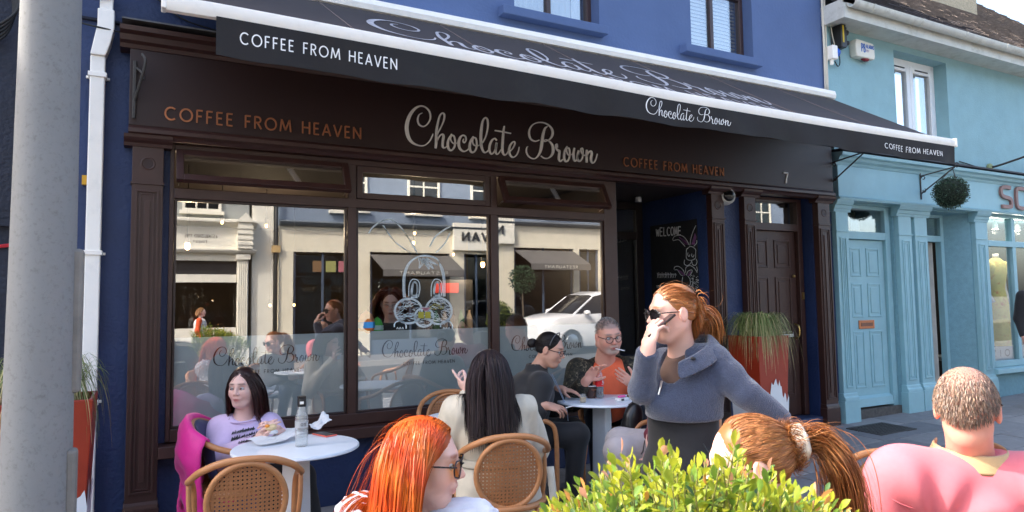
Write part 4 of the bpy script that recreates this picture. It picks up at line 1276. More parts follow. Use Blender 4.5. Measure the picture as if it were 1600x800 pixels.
b = MB(); b.tube([rf(T0, RL, .06), rf(T1, RL, .06)], .12, 10); b.build('ridge', M_ROOFD, rfo)
# chimney on the ridge
tc_ = 2.2
cy_, cz = ey + tc_ * math.cos(sl), ez + tc_ * math.sin(sl)
c0 = on_y(1522, 20, cy_)
b = MB(); b.box(c0[0] - 1.3, c0[0], cy_ - .05, cy_ + .75, cz - .3, cz + 2.4); ch_ = b.build('chimney', M_PEBBLE, rfo)
b = MB(); b.box(c0[0] - 1.36, c0[0] + .06, cy_ - .1, cy_ + .8, cz + 2.4, cz + 2.52); b.build('chimney_cap', M_CEMENT, rfo)
b = MB(); b.box(T0, T1, 7.0, 7.2, 0, 5.0); b.box(T1 - .2, T1, .3, 7.0, 0, 5.0); b.build('rear_wall', M_TEALW, tb)
b = MB(); q0 = rf(0, RL, 0); b.add([(T0, q0[1], q0[2]), (T1, q0[1], q0[2]), (T1, 7.2, 4.9), (T0, 7.2, 4.9)], [(0, 1, 2, 3)]); b.build('rear_roof', M_SLATE, tb)

# alarm box, floodlight, junction box, cable bundle
al = root('alarm_box', 'cream alarm box with PB lettering and red lamp on the pale blue wall', 'alarm box', (7.53, 0, 4.46))
b = MB(); b.extr([(7.38, 4.46), (7.70, 4.46), (7.715, 4.50), (7.71, 4.62), (7.69, 4.655), (7.62, 4.66), (7.50, 4.665), (7.38, 4.67), (7.36, 4.60), (7.365, 4.50)], -.09, .003, 'y'); b.build('case', mat('cream_plastic', lin((226, 220, 204)), .4, .05), al, bevel=.012)
b = MB(); fal = lambda u, v, d: (u, -.0905 - d, v)
pen_text(b, 'PB', fal, 7.46, 4.525, 7.535, .10, .16, .2, .001); pen_text(b, 'ALARMS', fal, 7.55, 4.58, 7.695, .045, .2, .2, .001); b.build('lettering', mat('alarm_blue', lin((60, 100, 180)), .5), al)
b = MB(); pen_text(b, '057', fal, 7.55, 4.535, 7.60, .025, .2, .2, .001); b.build('phone_number', mat('alarm_pink', lin((150, 110, 150)), .5), al)
b = MB(); b.sphere((7.58, -.05, 4.462), (.07, .035, .03), 12, 8); b.build('strobe', mat('red_lens', lin((130, 30, 40)), .2), al, smooth=True)
fl = root('floodlight', 'small black floodlight with a yellow label high on the pale blue wall', 'floodlight', (7.12, 0, 4.62))
b = MB(); b.box(7.06, 7.14, -.13, .0, 4.50, 4.78); b.box(7.14, 7.17, -.12, -.02, 4.52, 4.76); b.build('body', M_BLACK, fl, bevel=.01)
b = MB(); b.box(7.075, 7.095, -.135, -.13, 4.56, 4.76); b.build('label_strip', mat('yellow_strip', lin((220, 190, 40)), .5), fl)
b = MB(); b.sphere((7.19, -.09, 4.70), .035, 10, 8); b.sphere((7.20, -.09, 4.58), .03, 10, 8); b.build('sensor', M_BLACK, fl, smooth=True)
jb = root('junction_box', 'white junction box with a blue dome at the corner of the pale blue wall', 'junction box', (6.98, 0, 4.40))
b = MB(); b.box(6.93, 7.02, -.10, .0, 4.36, 4.52); b.build('box', M_WHITEMETAL, jb, bevel=.008)
b = MB(); b.sphere((7.04, -.06, 4.45), (.05, .05, .055), 12, 9); b.build('dome', mat('blue_lens', lin((30, 90, 190)), .2), jb, smooth=True)
b = MB(); b.tube([(6.97, -.05, 4.36), (6.97, -.05, 4.30)], .02, 8); b.build('gland', M_WHITEMETAL, jb)
cbn = root('cable_bundle', 'bundle of cream cables clipped down the joint between the two buildings', 'cable', (6.89, -.02, 3.9))
for k in range(4):
    b = MB(); b.tube(catmull([(6.875 + .014 * k + .006 * math.sin(z * 3 + k * 2), -.02 - .006 * (k % 2), z) for z in np.linspace(4.0, 6.2, 12)], 3), .0085, 6); b.build('cable', mat('cream_cable', lin((214, 206, 190)), .6), cbn, smooth=True)
b = MB(); b.tube(catmull([(6.92, -.03, 4.85), (7.0, -.03, 4.80), (7.03, -.03, 4.66), (7.08, -.03, 4.5), (7.09, -.03, 4.42)], 5), .006, 6); b.build('loop', mat('cream_cable', (.6, .6, .6)), cbn)
b = MB(); b.tube(catmull([(6.93, -.03, 4.80), (7.0, -.02, 4.86), (7.02, -.02, 4.75), (7.02, -.02, 4.50)], 5), .006, 6); b.tube(catmull([(7.05, -.03, 4.36), (7.10, -.03, 4.31), (7.14, -.03, 4.36), (7.13, -.03, 4.52)], 5), .006, 6); b.build('loop', M_CABLE, cbn)

# scrolled iron brackets, hanging box ball, wall lamp
def bracket(x, z, nm, label, cat, L=.42, H=.36):
    r_ = root(nm, label, cat, (x, -.1, z))
    y0 = -.105
    b = MB(); b.box(x - .008, x + .008, y0 - .008, y0 + .003, z - H / 2, z + H / 2); b.build('back_bar', M_IRON, r_)
    b = MB(); b.tube([(x, y0 - .008, z + H * .3), (x, y0 - L, z + H * .42)], .008, 6); b.build('top_rail', M_IRON, r_)
    b = MB(); b.tube([(x, y0 - .008, z - H * .3), (x, y0 - L, z + H * .42)], .009, 6); b.build('strut', M_IRON, r_)
    for (cy, cz_, rr, a0) in ((y0 - .04, z + H * .22, .028, 0), (y0 - .04, z - H * .22, .028, 2), (y0 - L - .02, z + H * .46, .035, 1)):
        b = MB(); b.tube([(x, cy + rr * (1 - .6 * t / 9) * math.cos(a0 + t * .62), cz_ + rr * (1 - .6 * t / 9) * math.sin(a0 + t * .62)) for t in range(10)], .0055, 5); b.build('scroll', M_IRON, r_)
    return r_
bracket(6.80, 3.02, 'sign_bracket', 'empty scrolled iron bracket at the end of the brown fascia', 'bracket')
bk = bracket(8.45, 2.99, 'sign_bracket', 'scrolled iron bracket holding the hanging box ball', 'bracket')
# ------------------------------------------------------------------ dark building at the left edge, lamp post
M_MIDN = mat('midnight_render', lin((30, 34, 48)), .7, .25, 4, .7, 40, .015, dirt=.5, dirtcol=lin((44, 48, 60)), dscale=3)
lb_ = root('dark_building', 'near-black rendered building behind the concrete lamp post', 'building', (-4, 0, 0))
b = MB(); b.box(-9.0, BX0 - .004, .03, .3, -.4, 6.3); b.build('wall', M_MIDN, lb_)
b = MB(); b.extr([(-.3, 6.25), (4.2, 8.6), (8.7, 6.25), (8.7, 6.1), (-.3, 6.1)], -9.0, BX0 - .004, 'x'); b.build('roof', M_SLATE, lb_)
b = MB(); b.box(-9, BX0 - .004, 8.2, 8.5, -.4, 6.2); b.build('rear_wall', M_MIDN, lb_)
b = MB(); b.box(-2.6, BX0 - .004, -.01, .03, 2.12, 2.16); b.build('string_course', M_MIDN, lb_)
cl = root('cable_coil', 'coil of black cable hung high on the near-black wall', 'cable', (-.85, 0, 3.4))
for k in range(5):
    b = MB(); b.tube(catmull([(-.90 + .012 * k, -.02 - .01 * k, 3.9), (-.76 + .01 * k, -.03 - .01 * k, 3.55), (-.80, -.03 - .008 * k, 3.30 + .02 * k), (-1.0, -.03, 3.22 + .02 * k), (-1.25, -.02, 3.3), (-1.5, -.02, 3.7)], 6), .009, 6); b.build('strand', M_CABLE, cl, smooth=True)
M_RED = mat('red_flake', lin((190, 40, 50)), .7)
b = MB(); b.tube([(-1.0, .02, 2.0), (-.9, .015, 2.02), (-.82, .015, 1.99), (-.70, .02, 2.01)], .012, 5); b.build('ribbon', M_RED, lb_)
M_CONC = mat('concrete_post', lin((132, 132, 131)), .8, .06, 3, .25, 220, .003, dirt=.75, dirtcol=lin((98, 96, 92)), dscale=55)
P0 = on_y(68, 400, -2.45)
gx, gy = P0[0], -2.45
gp0 = ground(gx, gy)
lp = root('lamp_post', 'thick pale concrete lamp post beside the white drainpipe', 'lamp post', (gx, gy, gp0))
b = MB()
b.lathe([(.104, gp0 - .05), (.102, gp0 + .6), (.098, gp0 + 1.2), (.092, gp0 + 2.0), (.084, gp0 + 3.2), (.074, gp0 + 5.5), (.06, gp0 + 8.0)], (gx, gy, 0), 40)
b.build('shaft', M_CONC, lp, smooth=True, sharp=50)
b = MB()
b.box(gx + .075, gx + .116, gy - .03, gy + .03, gp0 + 1.26, gp0 + 1.74)
b.build('cable_cover', mat('weathered_steel', lin((126, 122, 116)), .7, .2, 10, .2, 80, .003), lp, bevel=.012)
b = MB(); b.box(gx + .078, gx + .114, gy - .05, gy + .01, gp0 + .1, gp0 + 1.08)
b.build('cable_cover', mat('weathered_steel', lin((126, 122, 116)), .7, .2, 10, .2, 80, .003), lp, bevel=.012)
b = MB(); b.tube([(gx, gy, gp0 + 8), (gx, gy - .6, gp0 + 8.3), (gx, gy - 1.6, gp0 + 8.4)], .05, 10); b.build('arm', M_CONC, lp, smooth=True)
b = MB(); b.box(gx - .12, gx + .12, gy - 2.2, gy - 1.5, gp0 + 8.33, gp0 + 8.47); b.build('lantern', M_STEEL, lp, bevel=.03)
# ------------------------------------------------------------------ across the street (seen mirrored in the glass)
WY = -15.5
M_OWHITE = mat('white_stucco', lin((232, 228, 214)), .7, .06, 3, .2, 40, .006, dirt=.3, dirtcol=lin((206, 200, 184)), dscale=2)
M_OCREAM = mat('cream_stucco', lin((226, 218, 196)), .75, .06, 3, .2, 40, .006, dirt=.3, dirtcol=lin((200, 190, 168)), dscale=2)
M_OGREY = mat('grey_stucco', lin((150, 154, 152)), .8, .1, 3, .3, 40, .008)
M_OBLUE = mat('slate_blue_wall', lin((126, 140, 158)), .8, .08, 2)
M_OGLASS = glass_mat('far_glass', (.25, .28, .3), .06, 1.2)
M_ODARK = mat('far_shop_dark', (.015, .016, .02), .6, .3, 2)
M_OCANVAS = mat('far_awning', lin((92, 90, 88)), .8, .1, 3)
M_OPIPE = mat('far_pipe', lin((44, 46, 48)), .6)
def far_window(par, x0, x1, z0, z1, y, bars=2):
    b = MB()
    t = .07
    for (p0, p1, s0, s1) in ((x0 - t, x0, z0 - t, z1 + t), (x1, x1 + t, z0 - t, z1 + t), (x0, x1, z1, z1 + t), (x0, x1, z0 - t, z0)):
        b.box(p0, p1, y - .04, y + .05, s0, s1)
    for k in range(1, bars):
        xm_ = x0 + (x1 - x0) * k / bars
        b.box(xm_ - .02, xm_ + .02, y - .03, y + .03, z0, z1)
    b.box(x0, x1, y - .03, y + .035, (z0 + z1) / 2 - .025, (z0 + z1) / 2 + .025)
    w_ = b.build('window', M_OWHITE, par)
    b = MB(); b.box(x0, x1, y - .005, y + .004, z0, z1); b.build('pane', M_OGLASS, w_)
    b = MB(); b.box(x0 - .14, x1 + .14, y - .02, y + .14, z0 - t - .09, z0 - t); b.build('sill', M_OWHITE, w_)
    return w_
# --- old white shop with fluted columns
A = root('white_shop', 'white classical shop across the street mirrored in the first pane', 'building', (0, WY, 0))
b = MB(); b.box(-5.6, 2.62, WY - 6, WY - .15, -.4, 7.4); b.build('wall', M_OGREY, A)
b = MB(); b.box(-4.4, 2.7, WY - .15, WY + .10, 3.22, 3.86); sg = b.build('fascia', M_OWHITE, A)
b = MB(); b.extr([(WY - .15, 3.86), (WY + .12, 3.86), (WY + .18, 3.92), (WY + .30, 3.96), (WY + .30, 4.02), (WY - .15, 4.10)], -4.5, 2.78, 'x'); b.extr([(WY - .15, 3.10), (WY + .14, 3.12), (WY + .2, 3.18), (WY + .2, 3.22), (WY - .15, 3.22)], -4.5, 2.78, 'x'); b.build('cornice', M_OWHITE, A)
b = MB(); b.box(2.28, 2.66, WY - .1, WY + .28, 3.24, 3.98); b.extr([(2.22, 3.98), (2.72, 3.98), (2.47, 4.24)], WY - .1, WY + .34, 'y')
for k in range(4): b.box(2.26, 2.68, WY + .28, WY + .31, 3.34 + k * .15, 3.41 + k * .15)
b.build('console', M_OWHITE, A)
fo = lambda u, v, d: (-u, WY + .101 + d, v)
def ft(mb, t, x0, x1, z, h, pen=.13): pen_text(mb, t, fo, -x1, z, -x0, h, pen, .2, .004)
b = MB(); ft(b, 'ESTABLISHED 1795', .95, 1.75, 3.52, .09); ft(b, 'FINEST', 1.15, 1.5, 3.38, .06); b.build('sign_text', M_BLACK, sg)
for x0 in (2.30, -.9, -4.1):
    b = MB(); b.box(x0, x0 + .28, WY - .12, WY + .06, -.05, 2.94)
    for k in range(5): b.tube([(x0 + .03 + k * .055, WY + .065, .5), (x0 + .03 + k * .055, WY + .065, 2.85)], .018, 6)
    b.box(x0 - .05, x0 + .33, WY - .12, WY + .14, 2.94, 3.09); b.box(x0 - .04, x0 + .32, WY - .12, WY + .12, -.05, .45); b.build('column', M_OWHITE, A)
b = MB(); b.box(-.55, 2.28, WY - .12, WY + .02, -.05, 1.05); b.box(-.55, 2.28, WY - .10, WY + .0, 2.30, 2.52); b.box(-.55, 2.28, WY - .10, WY + .0, 2.90, 3.1); b.build('shop_frame', M_OWHITE, A)
b = MB(); b.box(-.55, 2.28, WY - .08, WY - .07, 1.05, 2.30); b.build('pane', M_OGLASS, A)
b = MB(); b.box(-.55, 2.28, WY - .149, WY - .14, .9, 3.1); b.build('shop_interior', M_ODARK, A)
cols_ = [(.6, .6, .55), (.2, .35, .2), (.5, .1, .12), (.7, .68, .6), (.15, .15, .3)]
b = MB()
for k in range(26):
    x = .6 + rng.uniform(0, 1.5); z = 1.08 + .3 * rng.choice((0, 1))
    b.box(x, x + .06, WY - .135, WY - .10, z, z + rng.uniform(.1, .22))
b.build('goods', mat('far_goods', (.45, .45, .4), .6, .6, 14), A)
far_window(A, .95, 1.8, 4.35, 5.9, WY - .13, 3); far_window(A, -1.4, -.5, 4.35, 5.9, WY - .13, 3); far_window(A, -3.8, -2.9, 4.35, 5.9, WY - .13, 3)
b = MB(); b.box(2.7, 3.28, WY - 1, WY - .10, -.1, 7); b.build('side_strip', M_OWHITE, A)
pp = root('far_drainpipe', 'dark drainpipe between the white shop and the cream shops across the street', 'drainpipe', (3.33, WY, 0))
b = MB(); b.tube([(3.33, WY + .05, -.05), (3.33, WY + .05, 7.0)], .045, 10); b.build('pipe', M_OPIPE, pp, smooth=True)
b = MB(); b.box(3.22, 3.44, WY - .05, WY + .12, 3.16, 3.36); b.build('hopper', mat('far_lamp', lin((190, 160, 110)), .5), pp)
# --- cream terrace with shop openings and dark awnings
B = root('cream_terrace', 'cream stone shop terrace across the street mirrored in the glass', 'building', (10, WY, 0))
bx0, bx1 = 3.42, 26.0
b = MB(); b.box(bx0, bx1, WY - 6, WY - .1, 3.95, 7.3); b.build('upper_wall', M_OBLUE, B)
b = MB(); b.box(bx0, bx1, WY - .1, WY, 3.2, 3.95); b.box(bx0, bx1, WY - 6, WY - 1.8, -.4, 3.95)
OPEN = [(3.82, 5.55), (6.1, 8.75), (9.25, 10.2), (11.1, 13.5), (13.75, 14.6), (15.2, 18.2), (18.8, 21.6), (22.2, 25)]
xx = bx0
for a, c in OPEN:
    b.box(xx, a, WY - 1.8, WY, -.4, 3.2); xx = c
b.box(xx, bx1, WY - 1.8, WY, -.4, 3.2)
b.build('wall', M_OCREAM, B)
b = MB(); b.extr([(WY - .1, 3.95), (WY + .05, 3.95), (WY + .16, 4.0), (WY + .2, 4.06), (WY - .1, 4.14)], bx0, bx1, 'x'); b.build('cornice', mat('far_slate_band', lin((96, 104, 112)), .7), B)
b = MB(); b.box(bx0, 26, WY - 1.8, WY - 1.7, -.1, 3.2); b.build('shop_interior', M_ODARK, B)
for a, c in OPEN:
    b = MB(); b.box(a, c, WY - .12, WY - .11, .5, 3.1); b.build('pane', M_OGLASS, B)
    b = MB(); b.box(a, c, WY - .16, WY - .06, -.05, .5); b.box(a, a + .08, WY - .16, WY - .06, .5, 3.2); b.box(c - .08, c, WY - .16, WY - .06, .5, 3.2); b.box((a + c) / 2 - .03, (a + c) / 2 + .03, WY - .15, WY - .07, .5, 3.2); b.build('shop_frame', mat('far_shop_frame', lin((70, 84, 104)), .5), B)
for a, c in (OPEN[1], OPEN[3], OPEN[5]):
    b = MB(); P = [[(a, WY, 3.12), (c, WY, 3.12)], [(a + .1, WY + 1.0, 2.62), (c + .05, WY + 1.0, 2.62)], [(a + .1, WY + 1.02, 2.42), (c + .05, WY + 1.02, 2.42)]]
    b.grid(P); b.grid([[(p[0], p[1] - .01, p[2] - .012) for p in r_] for r_ in P])
    o = b.build('shop_awning', M_OCANVAS, B)
    b = MB(); pen_text(b, 'RESTAURANT', lambda u, v, d: (-u, WY + 1.03 + d, v), -(c - .5), 2.47, -(a + .6), .09, .15, .2, .003); b.build('awning_text', M_OWHITE, o)
b = MB(); b.box(8.82, 11.05, WY, WY + .16, 3.3, 4.2); sn = b.build('sign_board', M_OWHITE, B, bevel=.02)
b = MB(); pen_text(b, 'NIVAN', lambda u, v, d: (-u, WY + .162 + d, v), -10.6, 3.62, -9.1, .28, .22, .3, .04); b.build('sign_text', mat('far_sign_letters', (.06, .06, .06), .4), sn)
for k, c_ in enumerate(((120, 90, 60), (150, 150, 90), (170, 100, 110))):
    b = MB(); b.box(4.40 + k * .38, 4.70 + k * .38, WY - .105, WY - .10, 2.62, 2.95); b.build('poster', mat('far_poster%d' % k, lin(c_), .7), B)
for x in (5.0, 7.4, 9.6, 12.3, 14.6, 17, 20, 23):
    far_window(B, x, x + .95, 4.55, 6.2, WY - .09, 2)
b = MB(); b.extr([(WY + .3, 7.3), (WY - 3, 9.2), (WY - 6, 7.3)], bx0, bx1, 'x'); b.build('roof', M_SLATE, B)
b = MB(); b.extr([(WY + .2, 7.4), (WY - 3, 9.4), (WY - 6, 7.4)], -5.6, 2.7, 'x'); b.build('roof', M_SLATE, A)

# --- parked white car on the far side
M_CARW = mat('white_car_paint', (.78, .79, .8), .25, .02, 3, coat=.6)
M_CARG = mat('car_glass', (.012, .014, .018), .05, .1, 3)
M_TYRE = mat('tyre', (.02, .02, .02), .8)
gzc = .0135 * 12 - .17
def car(name, label, x0, y0, z0, paint, L=4.45, Wd=1.84, H=1.64, flip=1):
    r_ = root(name, label, 'car', (x0, y0, z0))
    # stations along length: (x, half-width, [z profile bottom..roof])
    def sec(mb, sts, cap=True):
        rows = []
        for x, hw, zb_, zs, zt, tw_ in sts:      # bottom, shoulder, top, top half width
            rows.append([(x, -hw * .92, zb_), (x, -hw, zb_ + .18), (x, -hw, zs - .12), (x, -hw * .97, zs), (x, -tw_, zt), (x, tw_, zt), (x, hw * .97, zs), (x, hw, zs - .12), (x, hw, zb_ + .18), (x, hw * .92, zb_), (x, -hw * .92, zb_)])
        mb.grid([[(x0 + flip * (p[0] - L / 2), y0 + p[1], z0 + p[2]) for p in q] for q in rows])
        for q in (rows[0], rows[-1]):
            mb.add([(x0 + flip * (p[0] - L / 2), y0 + p[1], z0 + p[2]) for p in q[:10]], [tuple(range(10))])
    h = Wd / 2
    b = MB()
    sec(b, [(0, h * .78, .34, .72, .80, h * .6), (.12, h * .9, .24, .84, .92, h * .66), (.6, h * .98, .2, .98, 1.03, h * .72), (1.15, h, .2, 1.05, 1.09, h * .76), (2.0, h, .2, 1.07, 1.12, h * .8), (3.3, h, .2, 1.10, 1.15, h * .8), (4.1, h * .97, .22, 1.10, 1.16, h * .74), (4.36, h * .9, .28, 1.05, 1.14, h * .68), (L, h * .84, .4, .95, 1.04, h * .62)])
    b.build('body', paint, r_, smooth=True, sharp=38)
    b = MB()
    rows = []
    for x, hb, zb_, ht, zt in ((1.05, .80, 1.05, .74, 1.09), (1.75, .84, 1.06, .66, H - .10), (2.2, .85, 1.07, .65, H), (3.2, .85, 1.09, .65, H - .02), (3.85, .83, 1.10, .62, H - .12), (4.32, .76, 1.08, .6, 1.14)):
        rows.append([(x, -hb, zb_), (x, -ht, zt - .05), (x, -ht * .86, zt), (x, ht * .86, zt), (x, ht, zt - .05), (x, hb, zb_)])
    b.grid([[(x0 + flip * (p[0] - L / 2), y0 + p[1], z0 + p[2]) for p in q] for q in rows])
    b.build('glasshouse', M_CARG, r_, smooth=True, sharp=30)
    b = MB()
    rr = [[(q[k][0], q[k][1] * 1.01, q[k][2] + .012) for k in (1, 2, 3, 4)] for q in rows[1:5]]
    b.grid([[(x0 + flip * (p[0] - L / 2), y0 + p[1], z0 + p[2]) for p in q] for q in rr])
    for s in (1, 4):
        idx = 0 if s == 1 else 5
        for i in (0, 2, 3, 4):
            p, q = (rows[i + 1][s], rows[i + 1][idx]) if i else (rows[1][s], rows[0][s])
            b.tube([(x0 + flip * (v[0] - L / 2), y0 + v[1] * 1.01, z0 + v[2]) for v in (p, q)], .03, 5)
    b.build('roof', paint, r_, smooth=True, sharp=40)
    for x in (.92, 3.52):
        for s in (-1, 1):
            b = MB(); ax = Matrix.Rotation(math.radians(90), 3, 'X')
            b.lathe([(.20, -.1), (.32, -.11), (.345, -.06), (.345, .06), (.32, .11), (.20, .1)], (x0 + flip * (x - L / 2), y0 + s * (h - .09), z0 + .345), 24, True, True, ax)
            w_ = b.build('wheel', M_TYRE, r_, smooth=True, sharp=30)
            b = MB(); b.lathe([(.03, .112), (.19, .105), (.21, .09)], (x0 + flip * (x - L / 2), y0 + s * (h - .09), z0 + .345), 24, True, True, Matrix.Rotation(math.radians(90 if s < 0 else -90), 3, 'X'))
            b.build('rim', M_STEEL, w_, smooth=True)
    for s in (-1, 1):
        b = MB(); b.sphere((x0 + flip * (1.35 - L / 2), y0 + s * (h + .1), z0 + 1.12), (.09, .12, .07), 10, 8); b.build('mirror', paint, r_, smooth=True)
        b = MB(); b.sphere((x0 + flip * (.22 - L / 2), y0 + s * h * .68, z0 + .78), (.16, .16, .08), 10, 8); b.build('headlight', mat('headlight', (.7, .7, .72), .1), r_, smooth=True)
        for xd in (2.1, 3.1):
            b = MB(); b.box(x0 + flip * (xd - L / 2) - .1, x0 + flip * (xd - L / 2) + .1, y0 + s * (h + .005), y0 + s * (h + .03), z0 + .92, z0 + .95); b.build('door_handle', paint, r_)
    return r_
car('parked_car', 'white crossover car parked across the street mirrored in the third pane', 11.6, -11.6, gzc, M_CARW, H=1.68)
car('parked_car', 'dark car parked across the street mirrored in the first pane', -.75, -11.7, -.18, mat('dark_car_paint', (.02, .022, .03), .25, .02, 3, coat=.6), H=1.5, flip=-1)
# ------------------------------------------------------------------ planters, grass, box balls
def leaf_cloud(mb, c, rad, n, size, up=.3, shell=.55, flat=1.0):
    """n small folded leaves through an ellipsoid volume, denser near the surface."""
    for i in range(n):
        d = Vector(nrg.normal(size=3)).normalized()
        r_ = (shell + (1 - shell) * rng.random()) * (1 + .08 * math.sin(d.x * 9 + d.z * 7) + .06 * rng.uniform(-1, 1))
        p = Vector((c[0] + d.x * rad[0] * r_, c[1] + d.y * rad[1] * r_, c[2] + d.z * rad[2] * r_))
        ax = (d + Vector(nrg.normal(size=3)) * .55 + Vector((0, 0, up))).normalized()
        sd = ax.orthogonal().normalized()
        sd.rotate(Matrix.Rotation(rng.uniform(0, 6.28), 3, ax))
        nm = ax.cross(sd)
        l = size * rng.uniform(.7, 1.3); w = l * .32
        a = p; t = p + ax * l; m1 = p + ax * l * .5 + sd * w + nm * w * .25; m2 = p + ax * l * .5 - sd * w + nm * w * .25
        mb.add([a, m1, t, m2], [(0, 1, 2), (0, 2, 3)])
M_BOXL = mat('box_leaf', lin((52, 74, 52)), .5, .5, 9, trans=.15)
M_BOXS = mat('box_sprig', lin((120, 160, 140)), .5, .3, 9)
hb = root('hanging_box_ball', 'clipped dark green box ball hanging from an iron bracket', 'topiary', (8.38, -.48, 2.6))
bc = (8.38, -.50, 2.83)
b = MB(); b.sphere(bc, .165, 18, 12); b.build('core', mat('box_core', lin((26, 38, 28)), .9), hb, smooth=True)
b = MB(); leaf_cloud(b, bc, (.176, .176, .176), 3400, .017, .0, .92); tag(b.build('foliage', M_BOXL, hb), kind='stuff')
b = MB(); leaf_cloud(b, bc, (.182, .182, .182), 420, .011, .0, .97); tag(b.build('sprigs', M_BOXS, hb), kind='stuff')
b = MB()
for k in range(3):
    a = k * 2.1
    b.tube([(bc[0] + .12 * math.cos(a), bc[1] + .12 * math.sin(a), bc[2] + .13), (8.45, -.50, 3.13)], .004, 4)
b.build('chain', M_IRON, hb)
wl = root('wall_lamp', 'black swan-arm wall lamp above the pale blue fascia at the right edge', 'lamp', (10.2, 0, 3.37))
b = MB(); b.tube(catmull([(10.2, -.0, 3.37), (10.2, -.1, 3.37), (10.2, -.38, 3.42), (10.2, -.62, 3.47)], 4), .014, 8); b.build('arm', M_IRON, wl, smooth=True)
b = MB(); b.lathe([(.05, 0), (.05, .03), (.03, .05)], (10.2, 0, 3.37), 14, True, True, Matrix.Rotation(math.radians(90), 3, 'X')); b.build('rose', mat('verdigris', lin((140, 150, 110)), .6), wl)
b = MB(); b.lathe([(.025, .08), (.05, .05), (.10, -.04), (.11, -.07)], (10.2, -.68, 3.44), 18, True, False); b.build('shade', M_IRON, wl, smooth=True)
b = MB(); b.tube(catmull([(8.5, -.008, 3.44), (9.4, -.008, 3.40), (10.2, -.008, 3.33), (11.2, -.008, 3.31), (12.4, -.008, 3.34)], 6), .007, 5); b.build('cable', M_CABLE, wl)

M_RUST = mat('red_lacquer', lin((150, 50, 30)), .3, .12, 4, .05, 60, .003, dirt=.35, dirtcol=lin((150, 46, 30)), dscale=3)
M_TORN = mat('white_dip', lin((222, 224, 226)), .5, .05, 4, .1, 40, .004, dirt=.4, dirtcol=lin((196, 198, 200)), dscale=5)
M_SOIL = mat('soil', (.03, .022, .016), .95)
M_GRASSG = mat('planter_grass', lin((128, 142, 84)), .6, .35, 8, trans=.25)
M_GRASSD = mat('planter_grass_dry', lin((190, 176, 128)), .6, .3, 8, trans=.25)
def planter(x0, x1, y0, y1, h, label, seed, nblade=950, spread=.27):
    cx, cy = (x0 + x1) / 2, (y0 + y1) / 2
    g0 = ground(cx, cy)
    rr = random.Random(seed)
    r_ = root('planter', label, 'planter', (cx, cy, g0), group='tall red planters with white dipped feet')
    k = .80
    def ring(t, gr=0.0):
        s = k + (1 - k) * t
        hx, hy = (x1 - x0) / 2 * s + gr, (y1 - y0) / 2 * s + gr
        z = g0 + h * t
        return [(cx - hx, cy - hy, z), (cx + hx, cy - hy, z), (cx + hx, cy + hy, z), (cx - hx, cy + hy, z)]
    b = MB()
    R = [ring(0), ring(1)]
    inn = [(cx + (p[0] - cx) * .9, cy + (p[1] - cy) * .9, p[2]) for p in ring(1)]
    low = [(p[0], p[1], p[2] - .06) for p in inn]
    vs_ = R[0] + R[1] + inn + low
    fs = []
    for a_, c_ in ((0, 4), (4, 8), (8, 12)):
        fs += [(a_ + i, a_ + (i + 1) % 4, c_ + (i + 1) % 4, c_ + i) for i in range(4)]
    b.add(vs_, fs + [(12, 13, 14, 15)])
    b.build('pot', M_RUST, r_, bevel=.006)
    b = MB()                                            # white dip with a jagged upper edge on all four faces
    n = 26
    lo_, hi_ = [], []
    for f in range(4):
        for i in range(n):
            u = i / n
            t = .55 + .07 * math.sin(u * 9 + f * 2 + seed) + rr.uniform(-.035, .045)
            if i % 4 == 0: t -= .05
            def pt(tt):
                q = ring(tt, .006)
                A_, B_ = q[f], q[(f + 1) % 4]
                return (A_[0] + (B_[0] - A_[0]) * u, A_[1] + (B_[1] - A_[1]) * u, A_[2])
            lo_.append(pt(0.002)); hi_.append(pt(t))
    lo_.append(lo_[0]); hi_.append(hi_[0])
    b.grid([lo_, hi_])
    b.build('white_dip', M_TORN, r_)
    b = MB(); b.add([(p[0], p[1], p[2] - .04) for p in inn], [(0, 1, 2, 3)]); b.build('soil', M_SOIL, r_)
    for nm, m_, cnt in (('grass', M_GRASSG, nblade), ('dry_grass', M_GRASSD, nblade // 3)):
        b = MB()
        for i in range(cnt):
            a = rr.uniform(0, 6.28)
            rad = rr.uniform(0, .14)
            p = Vector((cx + rad * math.cos(a), cy + rad * math.sin(a), g0 + h - .02))
            out = Vector((math.cos(a + rr.uniform(-.5, .5)), math.sin(a + rr.uniform(-.5, .5)), 0))
            rise = rr.uniform(.10, .24); ln = rr.uniform(.3, 1.0) * spread
            drop = rr.uniform(.04, .38) if rr.random() < .75 else .0
            if nm == 'dry_grass': drop = rr.uniform(.15, .5)
            pts = [p, p + out * ln * .18 + Vector((0, 0, rise * .6)), p + out * ln * .5 + Vector((0, 0, rise)), p + out * ln * .85 + Vector((0, 0, rise - drop * .4)), p + out * ln + Vector((0, 0, rise - drop))]
            q = catmull([tuple(v) for v in pts], 3)
            w = rr.uniform(.0022, .0042)
            sd = Vector((-out.y, out.x, 0))
            L_, R_ = [], []
            for j, v in enumerate(q):
                ww = w * (1 - (j / (len(q) - 1)) ** 2 * .85)
                L_.append(tuple(Vector(v) + sd * ww)); R_.append(tuple(Vector(v) - sd * ww))
            b.grid([L_, R_])
        tag(b.build(nm, m_, r_), kind='stuff')
    return r_
planter(4.95, 5.35, -.66, -.28, 1.08, 'tall red planter with white jagged foot and drooping grass by the brown door', 3)
pl0 = at(65, 640, 3.3)
planter(pl0[0] - .21, pl0[0] + .21, pl0[1] + .0, pl0[1] + .42, 1.06, 'tall red planter with grass half hidden behind the lamp post', 5, 500, .20)
